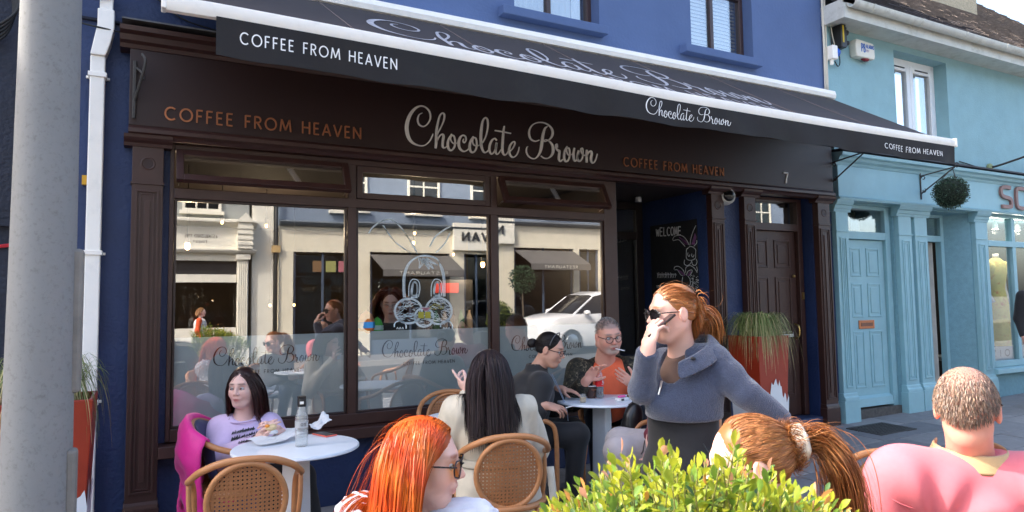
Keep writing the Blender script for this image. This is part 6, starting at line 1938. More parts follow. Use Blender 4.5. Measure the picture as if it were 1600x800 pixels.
def face_dir(px_, py_, yaw, pitch=0.0):
    """a facing given relative to the camera: 0 looks at us, + turns to the right of the picture, 180 looks away"""
    v = -nrm(ray(px_, py_)); v[2] = 0; v = nrm(v)
    r_ = nrm(np.cross(V3(0, 0, 1), v)); r_ = r_ if r_ @ CR > 0 else -r_
    a, p = math.radians(yaw), math.radians(pitch)
    h = v * math.cos(a) + r_ * math.sin(a)
    return nrm(h * math.cos(p) + V3(0, 0, math.sin(p)))
class Head:
    def __init__(s, c, f, up=(0, 0, 1), s_=1.0, roll=0.0):
        s.c = V3(c); s.f = nrm(f); u = V3(up) - s.f * (V3(up) @ s.f); s.u = nrm(u); s.l = nrm(np.cross(s.u, s.f)); s.s = s_
        if roll:
            cr, sr = math.cos(roll), math.sin(roll)
            s.u, s.l = s.u * cr + s.l * sr, s.l * cr - s.u * sr
        s.M = np.stack([s.f, s.l, s.u], 1)
    def P(s, x, y, z): return s.c + s.s * (s.f * x + s.l * y + s.u * z)
    def loc(s, Vv): return ((Vv - s.c) @ s.M) / s.s
    def blob(s, B, neck, jaw=1.0, fat=0.0):
        k = s.s
        e = lambda p, r_, kk=.02, sub=False: B.ell(s.P(*p), V3(r_) * k, s.M, kk * k, sub)
        e((-.014, 0, .030), (.097, .075, .088))
        e((.024, 0, -.028), (.066, .060 + fat, .086), .03)
        e((.052, 0, -.098), (.028, .028 * jaw + fat * .6, .022), .03)
        for y in (-1, 1):
            B.cone(s.P(-.01, y * (.054 + fat), -.05), s.P(.045, y * .022, -.098), (.022 + fat * .6) * k, .018 * k, .03 * k)
            e((.05, y * .036, -.032), (.030, .026 + fat * .5, .03), .025)
            e((-.010, y * (.080 + fat * .5), -.005), (.020, .010, .032), .005)
            e((-.004, y * (.091 + fat * .5), -.003), (.010, .006, .018), .006, True)
        e((.072, 0, .026), (.016, .05, .013), .02)
        for y in (-1, 1): e((.094, y * .031, .002), (.017, .019, .012), .012, True)
        B.cone(s.P(.084, 0, .014), s.P(.108, 0, -.026), .007 * k, .0105 * k, .010 * k)
        for y in (-1, 1): e((.096, y * .0125, -.031), (.011, .008, .008), .006)
        e((.084, 0, -.056), (.014, .026, .012), .01)
        B.cone(s.P(.089, -.017, -.062), s.P(.089, .017, -.062), .0055 * k, .0055 * k, .006 * k)
        B.cone(s.P(.087, -.014, -.0725), s.P(.087, .014, -.0725), .0065 * k, .0065 * k, .006 * k)
        e((.094, 0, -.0672), (.010, .022, .0016), .004, True)
        B.cone(s.P(-.022, 0, -.05), neck, (.052 + fat * .9) * k, (.058 + fat) * k, .03)
    def paint(s, Vv, skin, lip=None, hair=None, beard=None, flush=.10, hairline=None):
        """natural colouring: lips, brows, warmer cheeks, stubble or cropped hair"""
        L = s.loc(Vv)
        c = np.tile(V3(skin), (len(Vv), 1))
        def mix(m, col): c[:] = c * (1 - m[:, None]) + V3(col) * m[:, None]
        g = lambda x0, y0, z0, rx, ry, rz: np.exp(-(((L[:, 0] - x0) / rx) ** 2 + ((np.abs(L[:, 1]) - y0) / ry) ** 2 + ((L[:, 2] - z0) / rz) ** 2))
        fl = V3(skin) * V3(1.12, .78, .74)
        mix(flush * 4 * g(.07, .04, -.03, .03, .025, .025), fl); mix(flush * 4 * g(.105, 0, -.028, .02, .016, .016), fl); mix(flush * 3 * g(0, .08, 0, .03, .02, .03), fl)
        if beard is not None: mix(.75 * np.clip(g(.075, .0, -.085, .05, .05, .03) * 1.6, 0, 1) * (1 - g(.1, 0, -.068, .02, .02, .006)), beard); mix(.6 * g(.095, 0, -.050, .02, .022, .007), beard)
        if lip is not None: mix(np.clip(1.5 * g(.098, 0, -.067, .02, .019, .0085), 0, 1), lip)
        if hair is not None: mix(np.clip(1.6 * g(.085, .032, .030, .03, .019, .0045), 0, .85), hair)
        mix(np.clip(1.2 * g(.092, .031, .0, .02, .017, .008), 0, .35), V3(skin) * V3(.62, .5, .48))
        if hairline is not None:
            m = np.clip((L[:, 2] - (.062 - .5 * np.clip(.03 - L[:, 0], 0, .2) - .25 * np.clip(-.02 - L[:, 0], 0, 1))) / .012, 0, 1) * (L[:, 0] < .075)
            m *= ~((np.abs(L[:, 1]) > .07) & (L[:, 2] < .03))
            mix(m * hairline[1], hairline[0])
        return c
    def eyes(s, par, iris=(.05, .035, .02), white=(.62, .6, .58), look=(1, 0, -.05), lid=.4, skin=(.5, .3, .25)):
        g = nrm(s.f * look[0] + s.l * look[1] + s.u * look[2])
        for y in (-1, 1):
            b = MB(); b2 = MB(); b3 = MB()
            c = s.P(.0725, y * .031, .001)
            b.sphere(c, .0125 * s.s, 14, 10)
            b2.sphere(c + g * .0098 * s.s, .0048 * s.s, 10, 7)
            pts = [s.P(.0855 - .22 * abs(t) ** 1.5 * .02 - (.004 if t * y > 0 else 0), y * .031 + t * .0145, .0075 - 3.0 * (t * .0145) ** 2 * 10 - lid * .004) for t in np.linspace(-1, 1, 7)]
            b3.tube(pts, [.0012, .0018, .002, .002, .002, .0018, .0012], 5)
            o = b.build('eye', mat('eye_white_%02d' % int(white[0] * 99), white, .2), par, smooth=True)
            b2.build('iris', mat('iris_%d' % int(iris[0] * 999), iris, .1), o, smooth=True)
            b3.build('eyelid', mat('lash', (.02, .014, .012), .6), par, smooth=True)
    def glasses(s, par, frame, lens, big=1.0, name='glasses', tint=False):
        b = MB(); bl = MB()
        for y in (-1, 1):
            ring = [s.P(.1035 - .10 * (abs(math.cos(t)) * .5 if math.cos(t) * y > 0 else 0) * .10 - .006 * (1 if math.cos(t) * y > .3 else 0), y * .0335 + .0245 * big * math.cos(t), -.001 + .0205 * big * math.sin(t) * (1 if math.sin(t) > 0 else 1.12)) for t in np.linspace(0, 2 * math.pi, 22)[:-1]]
            b.tube(ring, .0021 * s.s * big, 6, closed=True)
            bl.add([tuple(q) for q in ring], [tuple(range(len(ring)))])
            b.tube([s.P(.099, y * .057 * big ** .5, .006), s.P(.06, y * .073, .007), s.P(-.005, y * .080, .006), s.P(-.03, y * .079, -.012)], .0023 * s.s, 6)
        b.tube([s.P(.106, -.011, .004), s.P(.110, 0, .007), s.P(.106, .011, .004)], .002 * s.s, 6)
        o = b.build(name, frame, par, smooth=True)
        bl.build('lens', lens, o)
        return o
def hand(B, w, d, n, side=1, curl=(.3, .3, .3, .3), spread=.06, thumb=(.5, .6, .35), s=1.0, k=.008):
    """w wrist, d pointing along the hand, n out of the palm; side -1/+1 puts the thumb on the other edge"""
    w = V3(w); d = nrm(d); n = V3(n); n = nrm(n - d * (n @ d)); l = np.cross(n, d) * side      # l points to the thumb side
    M = np.stack([d, l, n], 1)
    B.ell(w + d * .048 * s, V3(.050, .038, .0155) * s, M, .012)
    B.cone(w - d * .03, w + d * .02, .026 * s, .024 * s, .012)
    for i in range(4):
        base = w + d * (.083, .088, .085, .075)[i] * s + l * (.029, .0095, -.0100, -.0285)[i] * s
        ln = (.95, 1.05, .98, .78)[i] * s
        a = spread * (1.5 - i)
        dr = nrm(d * math.cos(a) + l * math.sin(a)); p = base; c = 0
        r_ = (.0088, .009, .0086, .0076)[i] * s
        for j, L in enumerate((.042, .027, .021)):
            c += curl[i] * (1.0, 1.15, .8)[j]
            q = p + (dr * math.cos(c) + n * math.sin(c)) * L * ln
            B.cone(p, q, r_ * (1, .93, .86)[j], r_ * (.93, .86, .74)[j], k * .6)
            p = q
    p = w + d * .022 * s + l * .026 * s
    dr = nrm(d * thumb[0] + l * thumb[1] + n * thumb[2])
    q = p + dr * .042 * s; B.cone(p, q, .0145 * s, .0105 * s, .012)
    dr2 = nrm(dr * .75 + d * .5 + n * .15); q2 = q + dr2 * .030 * s; B.cone(q, q2, .0102 * s, .0095 * s, k * .6); B.cone(q2, q2 + nrm(dr2 + d * .3) * .022 * s, .0095 * s, .0075 * s, k * .6)

# ---- hair
def grow(roots, d0, steps, L, pull, head, hrad, caps=(), stiff=.6, jit=.06, seed=0, lenvar=.15):
    """strands that leave the scalp, follow the pull and slide over head and shoulders"""
    rr = np.random.default_rng(seed)
    n = len(roots)
    p = roots.copy(); d = d0 / np.linalg.norm(d0, axis=1, keepdims=True)
    ln = (L / steps) * (1 + rr.uniform(-lenvar, lenvar, n))[:, None]
    out = [p.copy()]
    w = rr.normal(size=(n, 3)) * jit
    for i in range(steps):
        t = pull(p, i / steps)
        t = t / np.maximum(np.linalg.norm(t, axis=1, keepdims=True), 1e-9)
        d = d * stiff + t * (1 - stiff) + w * .25
        d /= np.linalg.norm(d, axis=1, keepdims=True)
        p = p + d * ln
        Lc = head.loc(p) - V3(-.014, 0, .025)
        q = np.sqrt(((Lc / V3(hrad)) ** 2).sum(1))
        m = q < 1
        if m.any():
            Lc[m] = Lc[m] / q[m][:, None]
            p[m] = (head.c + ((Lc[m] + V3(-.014, 0, .025)) * head.s) @ head.M.T)
        for (a, b_, r_) in caps:
            ba = b_ - a
            tt = np.clip(((p - a) @ ba) / max(ba @ ba, 1e-9), 0, 1)
            c = a + tt[:, None] * ba
            v = p - c; dist = np.linalg.norm(v, axis=1)
            m = dist < r_
            p[m] = c[m] + v[m] / np.maximum(dist[m], 1e-6)[:, None] * r_
        d = p - out[-1]; d /= np.maximum(np.linalg.norm(d, axis=1, keepdims=True), 1e-9)
        out.append(p.copy())
    return np.stack(out, 1)
def ribbons(name, S_, width, m, parent, center, seed=0, colvar=.35, tint=None, kind=None):
    rr = np.random.default_rng(seed)
    n, k = S_.shape[:2]
    T = np.gradient(S_, axis=1)
    T /= np.maximum(np.linalg.norm(T, axis=2, keepdims=True), 1e-9)
    O = S_ - V3(center)
    O /= np.maximum(np.linalg.norm(O, axis=2, keepdims=True), 1e-9)
    tw = rr.uniform(-.9, .9, (n, 1, 1))
    Sd = np.cross(T, O); Sd /= np.maximum(np.linalg.norm(Sd, axis=2, keepdims=True), 1e-9)
    Sd = Sd * np.cos(tw) + O * np.sin(tw)
    wv = width * rr.uniform(.6, 1.4, (n, 1, 1)) * np.concatenate([np.ones(k - 3), [.8, .55, .15]])[None, :, None]
    A_, B_ = S_ + Sd * wv / 2, S_ - Sd * wv / 2
    Vv = np.stack([A_, B_], 2).reshape(-1, 3)
    base = (np.arange(n)[:, None] * k + np.arange(k - 1)[None, :]) * 2
    F = np.stack([base, base + 1, base + 3, base + 2], -1).reshape(-1, 4)
    c = np.exp(rr.normal(size=(n, 1, 1)) * colvar) * np.ones((n, k * 2, 3))
    c = c * (1 + rr.normal(size=(n, 1, 3)) * .05)
    if tint is not None: c = c * tint(S_).repeat(2, axis=1)
    o = np_mesh(name, Vv, F, m, parent, True, np.clip(c.reshape(-1, 3), 0, 3))
    return o
def scalp(head, n, zmin=-.02, front=.07, seed=0, rad=(.1, .079, .092), back=True, fn=None):
    rr = np.random.default_rng(seed)
    out = []
    while len(out) < n:
        d = rr.normal(size=(n * 3, 3)); d /= np.linalg.norm(d, axis=1, keepdims=True)
        L = d * V3(rad) + V3(-.014, 0, .028)
        hl = .058 - .80 * np.clip(.05 - L[:, 0], 0, .3) + np.abs(rr.normal(size=len(L))) * .008   # hairline falls from brow to nape
        m = (L[:, 2] > np.maximum(hl, zmin)) & (L[:, 0] < front)
        if fn is not None: m &= fn(L)
        out += list(L[m])
    L = np.array(out[:n])
    return head.c + (L * head.s) @ head.M.T, L
def skin_mat(name): return mat(name, (1, 1, 1), .46, .05, 30, .06, 300, .001, attr='Col', sss=.12, spec=.4)
def hair_mat(name, col, rough=.36, trans=.12, spec=.6): return mat(name, col, rough, .1, 20, attr='Col', spec=spec, trans=trans)
def person(label, loc, name='person'):
    return root(name, label, 'person', loc)
def torso(B, neck, hip, lat, chest=(.165, .115), waist=(.14, .105), pelvis=(.165, .13), ease=0.0, k=.07, belly=None):
    neck, hip, lat = V3(neck), V3(hip), nrm(lat)
    sp = nrm(neck - hip); lat = nrm(lat - sp * (lat @ sp)); fw = np.cross(sp, lat) * 1.0
    M = np.stack([lat, fw, sp], 1)
    H = np.linalg.norm(neck - hip)
    B.ell(hip + sp * H * .70, (chest[0] + ease, chest[1] + ease, H * .30 + ease), M, k)
    B.ell(hip + sp * H * .38, (waist[0] + ease, waist[1] + ease, H * .28 + ease), M, k)
    B.ell(hip + sp * H * .08, (pelvis[0] + ease, pelvis[1] + ease, H * .22 + ease), M, k)
    return M
SK_F = lin((232, 186, 168)); SK_G = lin((228, 186, 172)); SK_M = lin((222, 164, 144)); SK_D = lin((206, 158, 136))
M_SKIN = skin_mat('skin')
M_SUNL = mat('sunglass_lens', (.012, .009, .010), .06, .1, 5)
M_SUNF = mat('sunglass_frame', (.015, .012, .012), .25)
M_CLEARL = glass_mat('spectacle_lens', (.93, .93, .92), .03, 1.0)
def cloth(name, col, rough=.85, bump=.25, bs=180, var=.08, **kw): return mat(name, col, rough, var, 14, bump, bs, .003, sheen=.15, **kw)
def bodymesh(par, B, head, skin, hands=(), res=.014, hres=.0055, **paint):
    fine = [(head.c, .145, hres)] + [(V3(h), .115, .0052) for h in hands]
    Vv, F = B.mesh(res, fine)
    return np_mesh('body', Vv, F, M_SKIN, par, True, head.paint(Vv, skin, **paint))
def garment(par, name, B, m, res=.011, amp=.006, freq=16, seed=1, fine=(), aniso=(1, 1, 1)):
    Vv, F = B.mesh(res, fine)
    Vv = wrinkle(Vv, F, amp, freq, seed, aniso)
    return np_mesh(name, Vv, F, m, par)
def hair_cap(par, head, m, face=(.092, 0, -.030), fr=(.078, .074, .088), grow_=1.0, low=-.05, name='hair_cap', nape=1.0):
    B = Blob()
    B.ell(head.P(-.020, 0, .034), V3(.098, .081, .091) * head.s * grow_, head.M, .01)
    B.ell(head.P(-.055, 0, -.02), V3(.055, .070, .06) * head.s * grow_ * nape, head.M, .03)
    B.ell(head.P(*face), V3(fr) * head.s, head.M, .012, True)
    B.cut(head.P(0, 0, low), -head.u)
    Vv, F = B.mesh(.009)
    c = np.full((len(Vv), 3), .8)
    return np_mesh(name, Vv, F, m, par, True, c)
def legs(B, hipL, hipR, knL, knR, anL, anR, r=(.085, .06, .052, .04), k=.04, feet=True):
    for h, kn, an in ((hipL, knL, anL), (hipR, knR, anR)):
        B.chain([h, kn], [r[0], r[1]], k); B.chain([kn, an], [r[2] + .006, r[3]], k)
def shoe(par, an, d, m, name='shoe', s=1.0):
    an = V3(an); d = nrm(V3(d) * V3(1, 1, 0)); g0 = an.copy(); g0[2] = ground(an[0], an[1])
    B = Blob(); B.cone(g0 + d * -.05 + V3(0, 0, .045), g0 + d * .14 + V3(0, 0, .036), .045 * s, .036 * s, .02); B.cone(g0 + V3(0, 0, .05), g0 + V3(0, 0, .11), .044 * s, .042 * s, .02); B.cut(g0 + V3(0, 0, .004), (0, 0, -1))
    Vv, F = B.mesh(.012); return np_mesh(name, Vv, F, m, par)
DOWN = V3(0, 0, -1)

# ================================================================== woman on the phone
def phone_woman():
    H = Head(at(1050, 489, 2.90), face_dir(1050, 489, -62, -4), s_=1.0)
    feet = at(1070, 735, 2.92); gz_ = ground(feet[0], feet[1])
    par = person('woman with ginger hair and sunglasses standing on the phone in a blue-grey fleece', (feet[0], feet[1], gz_))
    neck = at(1066, 552, 2.93); hip = at(1070, 733, 2.93)
    sR, sL = at(1022, 566, 3.03), at(1112, 564, 2.87)
    eR, wR = at(1003, 640, 2.82), at(1013, 543, 2.76)
    eR = at(1002, 608, 2.84)
    eL, wL = at(1166, 614, 2.80), at(1228, 664, 2.86)
    lat = nrm(sL - sR)
    fwd = nrm(np.cross(lat, V3(0, 0, 1)))
    B = Blob(); H.blob(B, neck)
    torso(B, neck - V3(0, 0, .03), hip, lat, (.13, .09), (.105, .08), (.14, .11))
    B.chain([sR, eR, wR], [.05, .042, .029]); B.chain([sL, eL, wL], [.05, .042, .03])
    hd = nrm(at(1022, 506, 2.78) - wR)
    hand(B, wR, hd, CR * .75 + CF * .45, side=-1, curl=(.62, .68, .72, .78), thumb=(.55, .55, .75))
    hand(B, wL, nrm(wL - eL), -lat + V3(0, 0, -.2), side=1, curl=(.25, .3, .35, .4))
    hpL, hpR = hip + lat * .09 - V3(0, 0, .02), hip - lat * .09 - V3(0, 0, .02)
    kL, kR = V3(hpL[0] + .02, hpL[1] - .02, gz_ + .46), V3(hpR[0] - .06, hpR[1] - .05, gz_ + .46)
    aL, aR = V3(kL[0] + .08, kL[1] + .03, gz_ + .09), V3(kR[0], kR[1], gz_ + .09)
    legs(B, hpL, hpR, kL, kR, aL, aR)
    bodymesh(par, B, H, SK_F, (wR + hd * .07,), lip=lin((196, 120, 112)), hair=lin((170, 110, 70)))
    H.eyes(par)
    # fleece
    G = Blob()
    torso(G, neck - V3(0, 0, .015), hip + V3(0, 0, .02), lat, (.150, .125), (.148, .122), (.155, .125), .018, .05)
    G.cone(sR, sL, .075, .075, .06); G.cone(neck - V3(0, 0, .07), neck - V3(0, 0, .05), .09, .075, .05)
    G.ell(hip + V3(0, 0, .29) + fwd * .09, (.125, .10, .085), None, .05)
    G.chain([sR, sR * .5 + eR * .5 + V3(0, 0, -.01), eR], [.068, .070, .060], .022); G.cone(eR, wR - nrm(wR - eR) * .015, .058, .043, .02, True)
    G.chain([sL, sL * .5 + eL * .5, eL], [.070, .066, .057], .022); G.cone(eL, wL - nrm(wL - eL) * .02, .062, .050, .02, True)
    hz = hip[2] + .225
    G.cut((0, 0, hz), (0, 0, -1), hip + V3(0, 0, .1), .27)
    vd = nrm(fwd * .9 - lat * .1)
    G.ell(neck + vd * .085 + V3(0, 0, -.01), (.050, .075, .125), np.stack([lat, vd, V3(0, 0, 1)], 1), .015, True)
    mf = mat('teddy_fleece', lin((57, 67, 90)), .95, .22, 60, .9, 210, .006, sheen=.5)
    fl = garment(par, 'fleece', G, mf, .009, .017, 10, 3)
    # stand collar folded open
    b = MB()
    ring0, ring1, ring2 = [], [], []
    nk0 = neck; neck = neck + V3(0, 0, .058)
    for t in np.linspace(-2.75, 2.75, 28):
        dr = -vd * math.cos(t) + lat * math.sin(t)
        op = max(0, (abs(t) - 1.2) / 1.35)
        ring0.append(neck + V3(0, 0, -.06 - .09 * op) + dr * (.100 + .055 * op)); ring1.append(neck + V3(0, 0, .05 - .085 * op) + dr * (.094 + .05 * op)); ring2.append(neck + V3(0, 0, -.045 - .10 * op) + dr * (.165 + .045 * op))
    b.grid([ring0, ring1, ring2]); o = b.build('collar', mf, fl, smooth=True)
    md = o.modifiers.new('s', 'SOLIDIFY'); md.thickness = .012; md = o.modifiers.new('u', 'SUBSURF'); md.levels = md.render_levels = 2
    neck = nk0
    zp = neck + vd * .165 + V3(0, 0, -.12)
    b = MB(); b.tube([zp + V3(0, 0, .02), zp + V3(0, 0, -.004) - lat * .006, zp + V3(0, 0, -.035) - lat * .012 + vd * .006], .0045, 6); b.build('zip_pull', M_STEEL, fl)
    dr_ = nrm(ray(1083, 547)); b = MB(); b.sphere(at(1083, 560, 2.765), (.011, .011, .007), 8, 6); b.build('logo', M_BLACK, fl)
    S2 = Blob(); S2.cone(neck + V3(0, 0, -.02), neck + vd * .055 + V3(0, 0, -.10), .066, .075, .03); S2.ell(H.P(.03, 0, -.14), V3(.07, .06, .05), H.M, .02, True)
    garment(par, 'undershirt', S2, cloth('brown_jersey', lin((104, 80, 68))), .01, .001)
    J = Blob(); torso(J, hip + V3(0, 0, .44), hip, lat, (.14, .11), (.145, .115), (.16, .135), .012, .06)
    legs(J, hpL, hpR, kL, kR, aL + V3(0, 0, .05), aR + V3(0, 0, .05), (.105, .078, .066, .06)); J.cut((0, 0, hz + .03), (0, 0, 1))
    jn = garment(par, 'jeans', J, cloth('black_denim', lin((26, 27, 31)), .8, .35, 300, .2), .012, .010, 14, 8)
    b = MB()
    for s in (-1, 1):
        q = hip + lat * s * .13 + fwd * .105 + V3(0, 0, .13)
        b.tube([q, q + lat * s * .02 - fwd * .02 + V3(0, 0, -.05), q + lat * s * .05 - fwd * .06 + V3(0, 0, -.07)], .0025, 5)
    b.build('pocket_seam', M_BLACK, jn)
    for a in (aL, aR): shoe(par, a, fwd, M_BLACK)
    # phone and its strap loop
    hp = wR + hd * .095 + nrm(CR * .75 + CF * .45) * .030 + V3(0, 0, -.005)
    ax_ = nrm(hd * .6 + CR * .55)
    # hair swept back into a low loose bun
    mh = hair_mat('ginger_hair', lin((178, 116, 66)))
    hair_cap(par, H, mh, (.100, 0, -.045), (.080, .080, .092), .985, -.035, nape=.85)
    R_, L_ = scalp(H, 5600, -.065, .062, 1)
    bun = H.P(-.118, 0, -.005)
    def pull(p, t): return (bun - p) + (t > .62) * (V3(0, 0, -.25) - H.f * .05)
    d0 = (R_ - H.c) * .7 + (bun - R_)
    S_ = grow(R_, d0, 14, .21, pull, H, (.104, .085, .096), (), .62, .035, 2)
    ribbons('hair', S_, .003, mh, par, H.c, 3, .25)
    rr = np.random.default_rng(5)
    R2 = bun + rr.normal(size=(520, 3)) * .012
    S2_ = grow(R2, np.tile(-H.f, (520, 1)) + rr.normal(size=(520, 3)) * .22 + V3(0, 0, .45), 12, .17, lambda p, t: np.tile(V3(0, 0, -1.1) - H.f * (.55 - 1.1 * t), (len(p), 1)), H, (.104, .085, .096), (), .72, .07, 6)
    ribbons('bun', S2_, .003, mh, par, bun, 4)
    S3 = grow(R_[:40], d0[:40], 12, .20, lambda p, t: (bun - p) + rr.normal(size=p.shape) * .06, H, (.109, .091, .102), (), .6, .15, 9)
    ribbons('flyaway', S3, .0012, mh, par, H.c, 5)
    H.glasses(par, M_SUNF, M_SUNL, 1.18, 'sunglasses')
    ph = root('phone', 'slim phone with a red wrist strap held to the ear of the woman in fleece', 'phone', hp)
    b = MB(); fw_ = nrm(CF - ax_ * (CF @ ax_)); Mx = np.stack([fw_, nrm(np.cross(ax_, fw_)), ax_], 1)
    for sx in (-1, 1):
        pass
    c8 = [hp + Mx @ V3(x * .036, y * .005, z * .072) for z in (-1, 1) for y in (-1, 1) for x in (-1, 1)]
    b.add(c8, [(0, 1, 3, 2), (4, 6, 7, 5), (0, 4, 5, 1), (2, 3, 7, 6), (0, 2, 6, 4), (1, 5, 7, 3)]); b.build('body', mat('phone_dark', lin((40, 26, 28)), .3), ph, bevel=.003)
    st_ = hp - ax_ * .065
    b = MB(); b.tube(catmull([st_, st_ + V3(0, 0, -.05) - CR * .008, st_ + V3(0, 0, -.115) - CR * .022, st_ + V3(0, 0, -.128) - CR * .008, st_ + V3(0, 0, -.11) + CR * .006, st_ + V3(0, 0, -.05) + CR * .002, st_], 5), .0028, 6); b.build('wrist_strap', mat('strap_red', lin((150, 60, 66)), .6), ph, smooth=True)
phone_woman()

# ================================================================== girl in lilac
def girl():
    H = Head(at(379, 604, 4.20), face_dir(379, 604, -24, -4), s_=.97)
    hip = at(372, 748, 4.22); gz_ = ground(.5, -.8)
    hip[2] = gz_ + .53
    par = person('girl in a lilac sweatshirt with dark auburn hair eating a sandwich', (hip[0], hip[1], gz_))
    neck = at(382, 645, 4.24)
    sR, sL = at(342, 672, 4.20), at(421, 664, 4.27)
    eR, wR = at(344, 716, 4.02), at(403, 687, 3.90)
    eL, wL = at(446, 704, 4.14), at(439, 676, 3.95)
    lat = nrm(sL - sR); fwd = nrm(np.cross(lat, V3(0, 0, 1)))
    B = Blob(); H.blob(B, neck, .95)
    torso(B, neck - V3(0, 0, .03), hip, lat, (.15, .11), (.14, .11), (.16, .13))
    B.chain([sR, eR, wR], [.046, .04, .026]); B.chain([sL, eL, wL], [.046, .04, .026])
    food = at(423, 668, 3.88)
    hand(B, wR, nrm(food - wR + V3(0, 0, .012)), nrm(V3(0, 0, -.5) + CF * .75 + CR * .2), side=-1, curl=(.35, .4, .45, .5), thumb=(.8, .45, .5), s=.92)
    hand(B, wL, nrm(food + V3(0, 0, .01) - wL), nrm(-CR * .8 - V3(0, 0, .35)), side=1, curl=(.55, .6, .65, .7), thumb=(.7, .4, .6), s=.92)
    kn = at(455, 760, 3.95); kn[2] = gz_ + .50
    hpL, hpR = hip + lat * .09, hip - lat * .09
    kL, kR = kn + lat * .05 + V3(.02, .04, 0), kn - lat * .12
    aL, aR = V3(.86, -1.42, gz_ + .09), V3(.60, -1.25, gz_ + .09)
    legs(B, hpL, hpR, kL, kR, aL, aR)
    bodymesh(par, B, H, SK_G, (wR + nrm(food - wR) * .06, wL), lip=lin((190, 110, 104)), hair=lin((70, 44, 36)), flush=.06)
    H.eyes(par, white=(.48, .46, .45), look=(1, -.5, -.1), lid=.8)
    G = Blob()
    torso(G, neck - V3(0, 0, .02), hip, lat, (.170, .135), (.175, .14), (.18, .15), .018, .08)
    G.cone(sR, sL, .058, .058, .06); G.chain([sR, eR], [.072, .068], .045); G.cone(eR, wR - nrm(wR - eR) * .01, .064, .042, .03, True)
    G.chain([sL, eL], [.070, .064], .045); G.cone(eL, wL - nrm(wL - eL) * .01, .060, .042, .03, True)
    G.ell(neck + fwd * .05 + V3(0, 0, .03), (.078, .085, .075), np.stack([lat, fwd, V3(0, 0, 1)], 1), .015, True)
    G.cut(hip + V3(0, 0, -.03), (0, 0, -1), hip, .25)
    ml = cloth('lilac_jersey', lin((216, 192, 224)), .85, .12, 120)
    sw = garment(par, 'sweatshirt', G, ml, .0085, .011, 15, 5)
    b = MB(); b.tube([neck + fwd * .05 + V3(0, 0, .03) + lat * .079 * math.cos(t) + fwd * .084 * math.sin(t) + V3(0, 0, -.062 - .004 * math.sin(t)) for t in np.linspace(.0, math.pi, 14)], .006, 6); b.build('neckband', ml, sw, smooth=True)
    # printed script on the chest, projected onto the cloth
    cc = at(388, 682, 3.9)
    pr = MB()
    deps = None
    me = sw.data
    from mathutils.bvhtree import BVHTree
    off = np.array(wloc(par))
    bv = BVHTree.FromPolygons([tuple(np.array(v.co) + off) for v in me.vertices], [tuple(p.vertices) for p in me.polygons])
    def fp(u, v, d):
        q = at(u, v, 3.2); dr = nrm(ray(u, v))
        h = bv.ray_cast(Vector(q), Vector(dr))
        p = np.array(h[0]) if h[0] is not None else at(u, v, 4.05)
        return tuple(p - dr * (.003 + d))
    rr = random.Random(3)
    for (x0, y0, x1, n_, hgt) in ((362, 677, 398, 9, 7), (361, 687, 407, 12, 8), (372, 692, 402, 8, 5)):
        for i in range(n_):
            x = x0 + (x1 - x0) * i / n_; y = y0 - (x - x0) * .22
            pr.stroke(catmull([(x, y + hgt * .3), (x + 2.4, y - hgt * rr.uniform(.3, .7)), (x + 1.6, y + hgt * .2), (x + 4.2, y - hgt * rr.uniform(.1, .45))], 4), rr.uniform(.8, 1.7), fp, .0006)
    pr.build('chest_print', M_BLACK, sw)
    T = Blob(); torso(T, hip + V3(0, 0, .25), hip, lat, (.1, .1), (.14, .12), (.175, .15), .0, .06); legs(T, hpL, hpR, kL, kR, aL, aR, (.095, .07, .062, .045))
    T.cut(hip + V3(0, 0, .05), (0, 0, 1))
    garment(par, 'leggings', T, cloth('black_leggings', (.013, .013, .015)), .013, .003)
    shoe(par, aL, kL - hpL, mat('white_trainer', lin((220, 220, 224)), .6, .15, 30)); shoe(par, aR, kR - hpR, mat('white_trainer', (.7, .7, .7)))
    # long straight hair, parted, over the shoulders
    mh = hair_mat('auburn_dark_hair', lin((54, 32, 30)), .38)
    hair_cap(par, H, mh, (.098, .012, -.040), (.080, .068, .098))
    R_, L_ = scalp(H, 2400, -.06, .066, 11)
    side = np.sign(L_[:, 1] - .010)[:, None]
    def pull(p, t):
        l = H.loc(p)
        s = np.sign(l[:, 1] - .008)[:, None]
        return np.tile(V3(0, 0, -1.0), (len(p), 1)) + (s * H.l * .20 - H.f * .10) * (l[:, 2:3] > -.01) - H.f * .22
    caps = [(sR, sL, .066), (neck - V3(0, 0, .12), hip, .150), (H.P(.03, 0, -.05), H.P(.03, 0, -.09), .064)]
    S_ = grow(R_, (R_ - H.c) * .25 + side * H.l * .03 - V3(0, 0, .03) - H.f * .03, 18, .40, pull, H, (.102, .082, .095), caps, .55, .04, 12)
    f_ = lambda S: np.stack([1 + 1.6 * np.linspace(0, 1, S.shape[1]) ** 1.5 * np.ones((S.shape[0], 1)), 1 + .35 * np.linspace(0, 1, S.shape[1]) * np.ones((S.shape[0], 1)), 1 + .3 * np.linspace(0, 1, S.shape[1]) * np.ones((S.shape[0], 1))], -1)
    ribbons('hair', S_, .0028, mh, par, H.c, 13, .3, f_)
    sd = root('sandwich', 'half-eaten sandwich in white paper in the girl\'s hands', 'sandwich', food)
    B2 = Blob(); B2.ell(food, (.034, .024, .022), None, .01); Vv, F = B2.mesh(.006); np_mesh('bread', wrinkle(Vv, F, .004, 60, 2), F, mat('bread', lin((224, 196, 150)), .8, .15, 40), sd)
    B2 = Blob(); B2.ell(food + V3(-.02, -.012, .012), (.014, .012, .010), None, .01); Vv, F = B2.mesh(.005); np_mesh('filling', Vv, F, mat('filling', lin((236, 150, 60)), .6), sd)
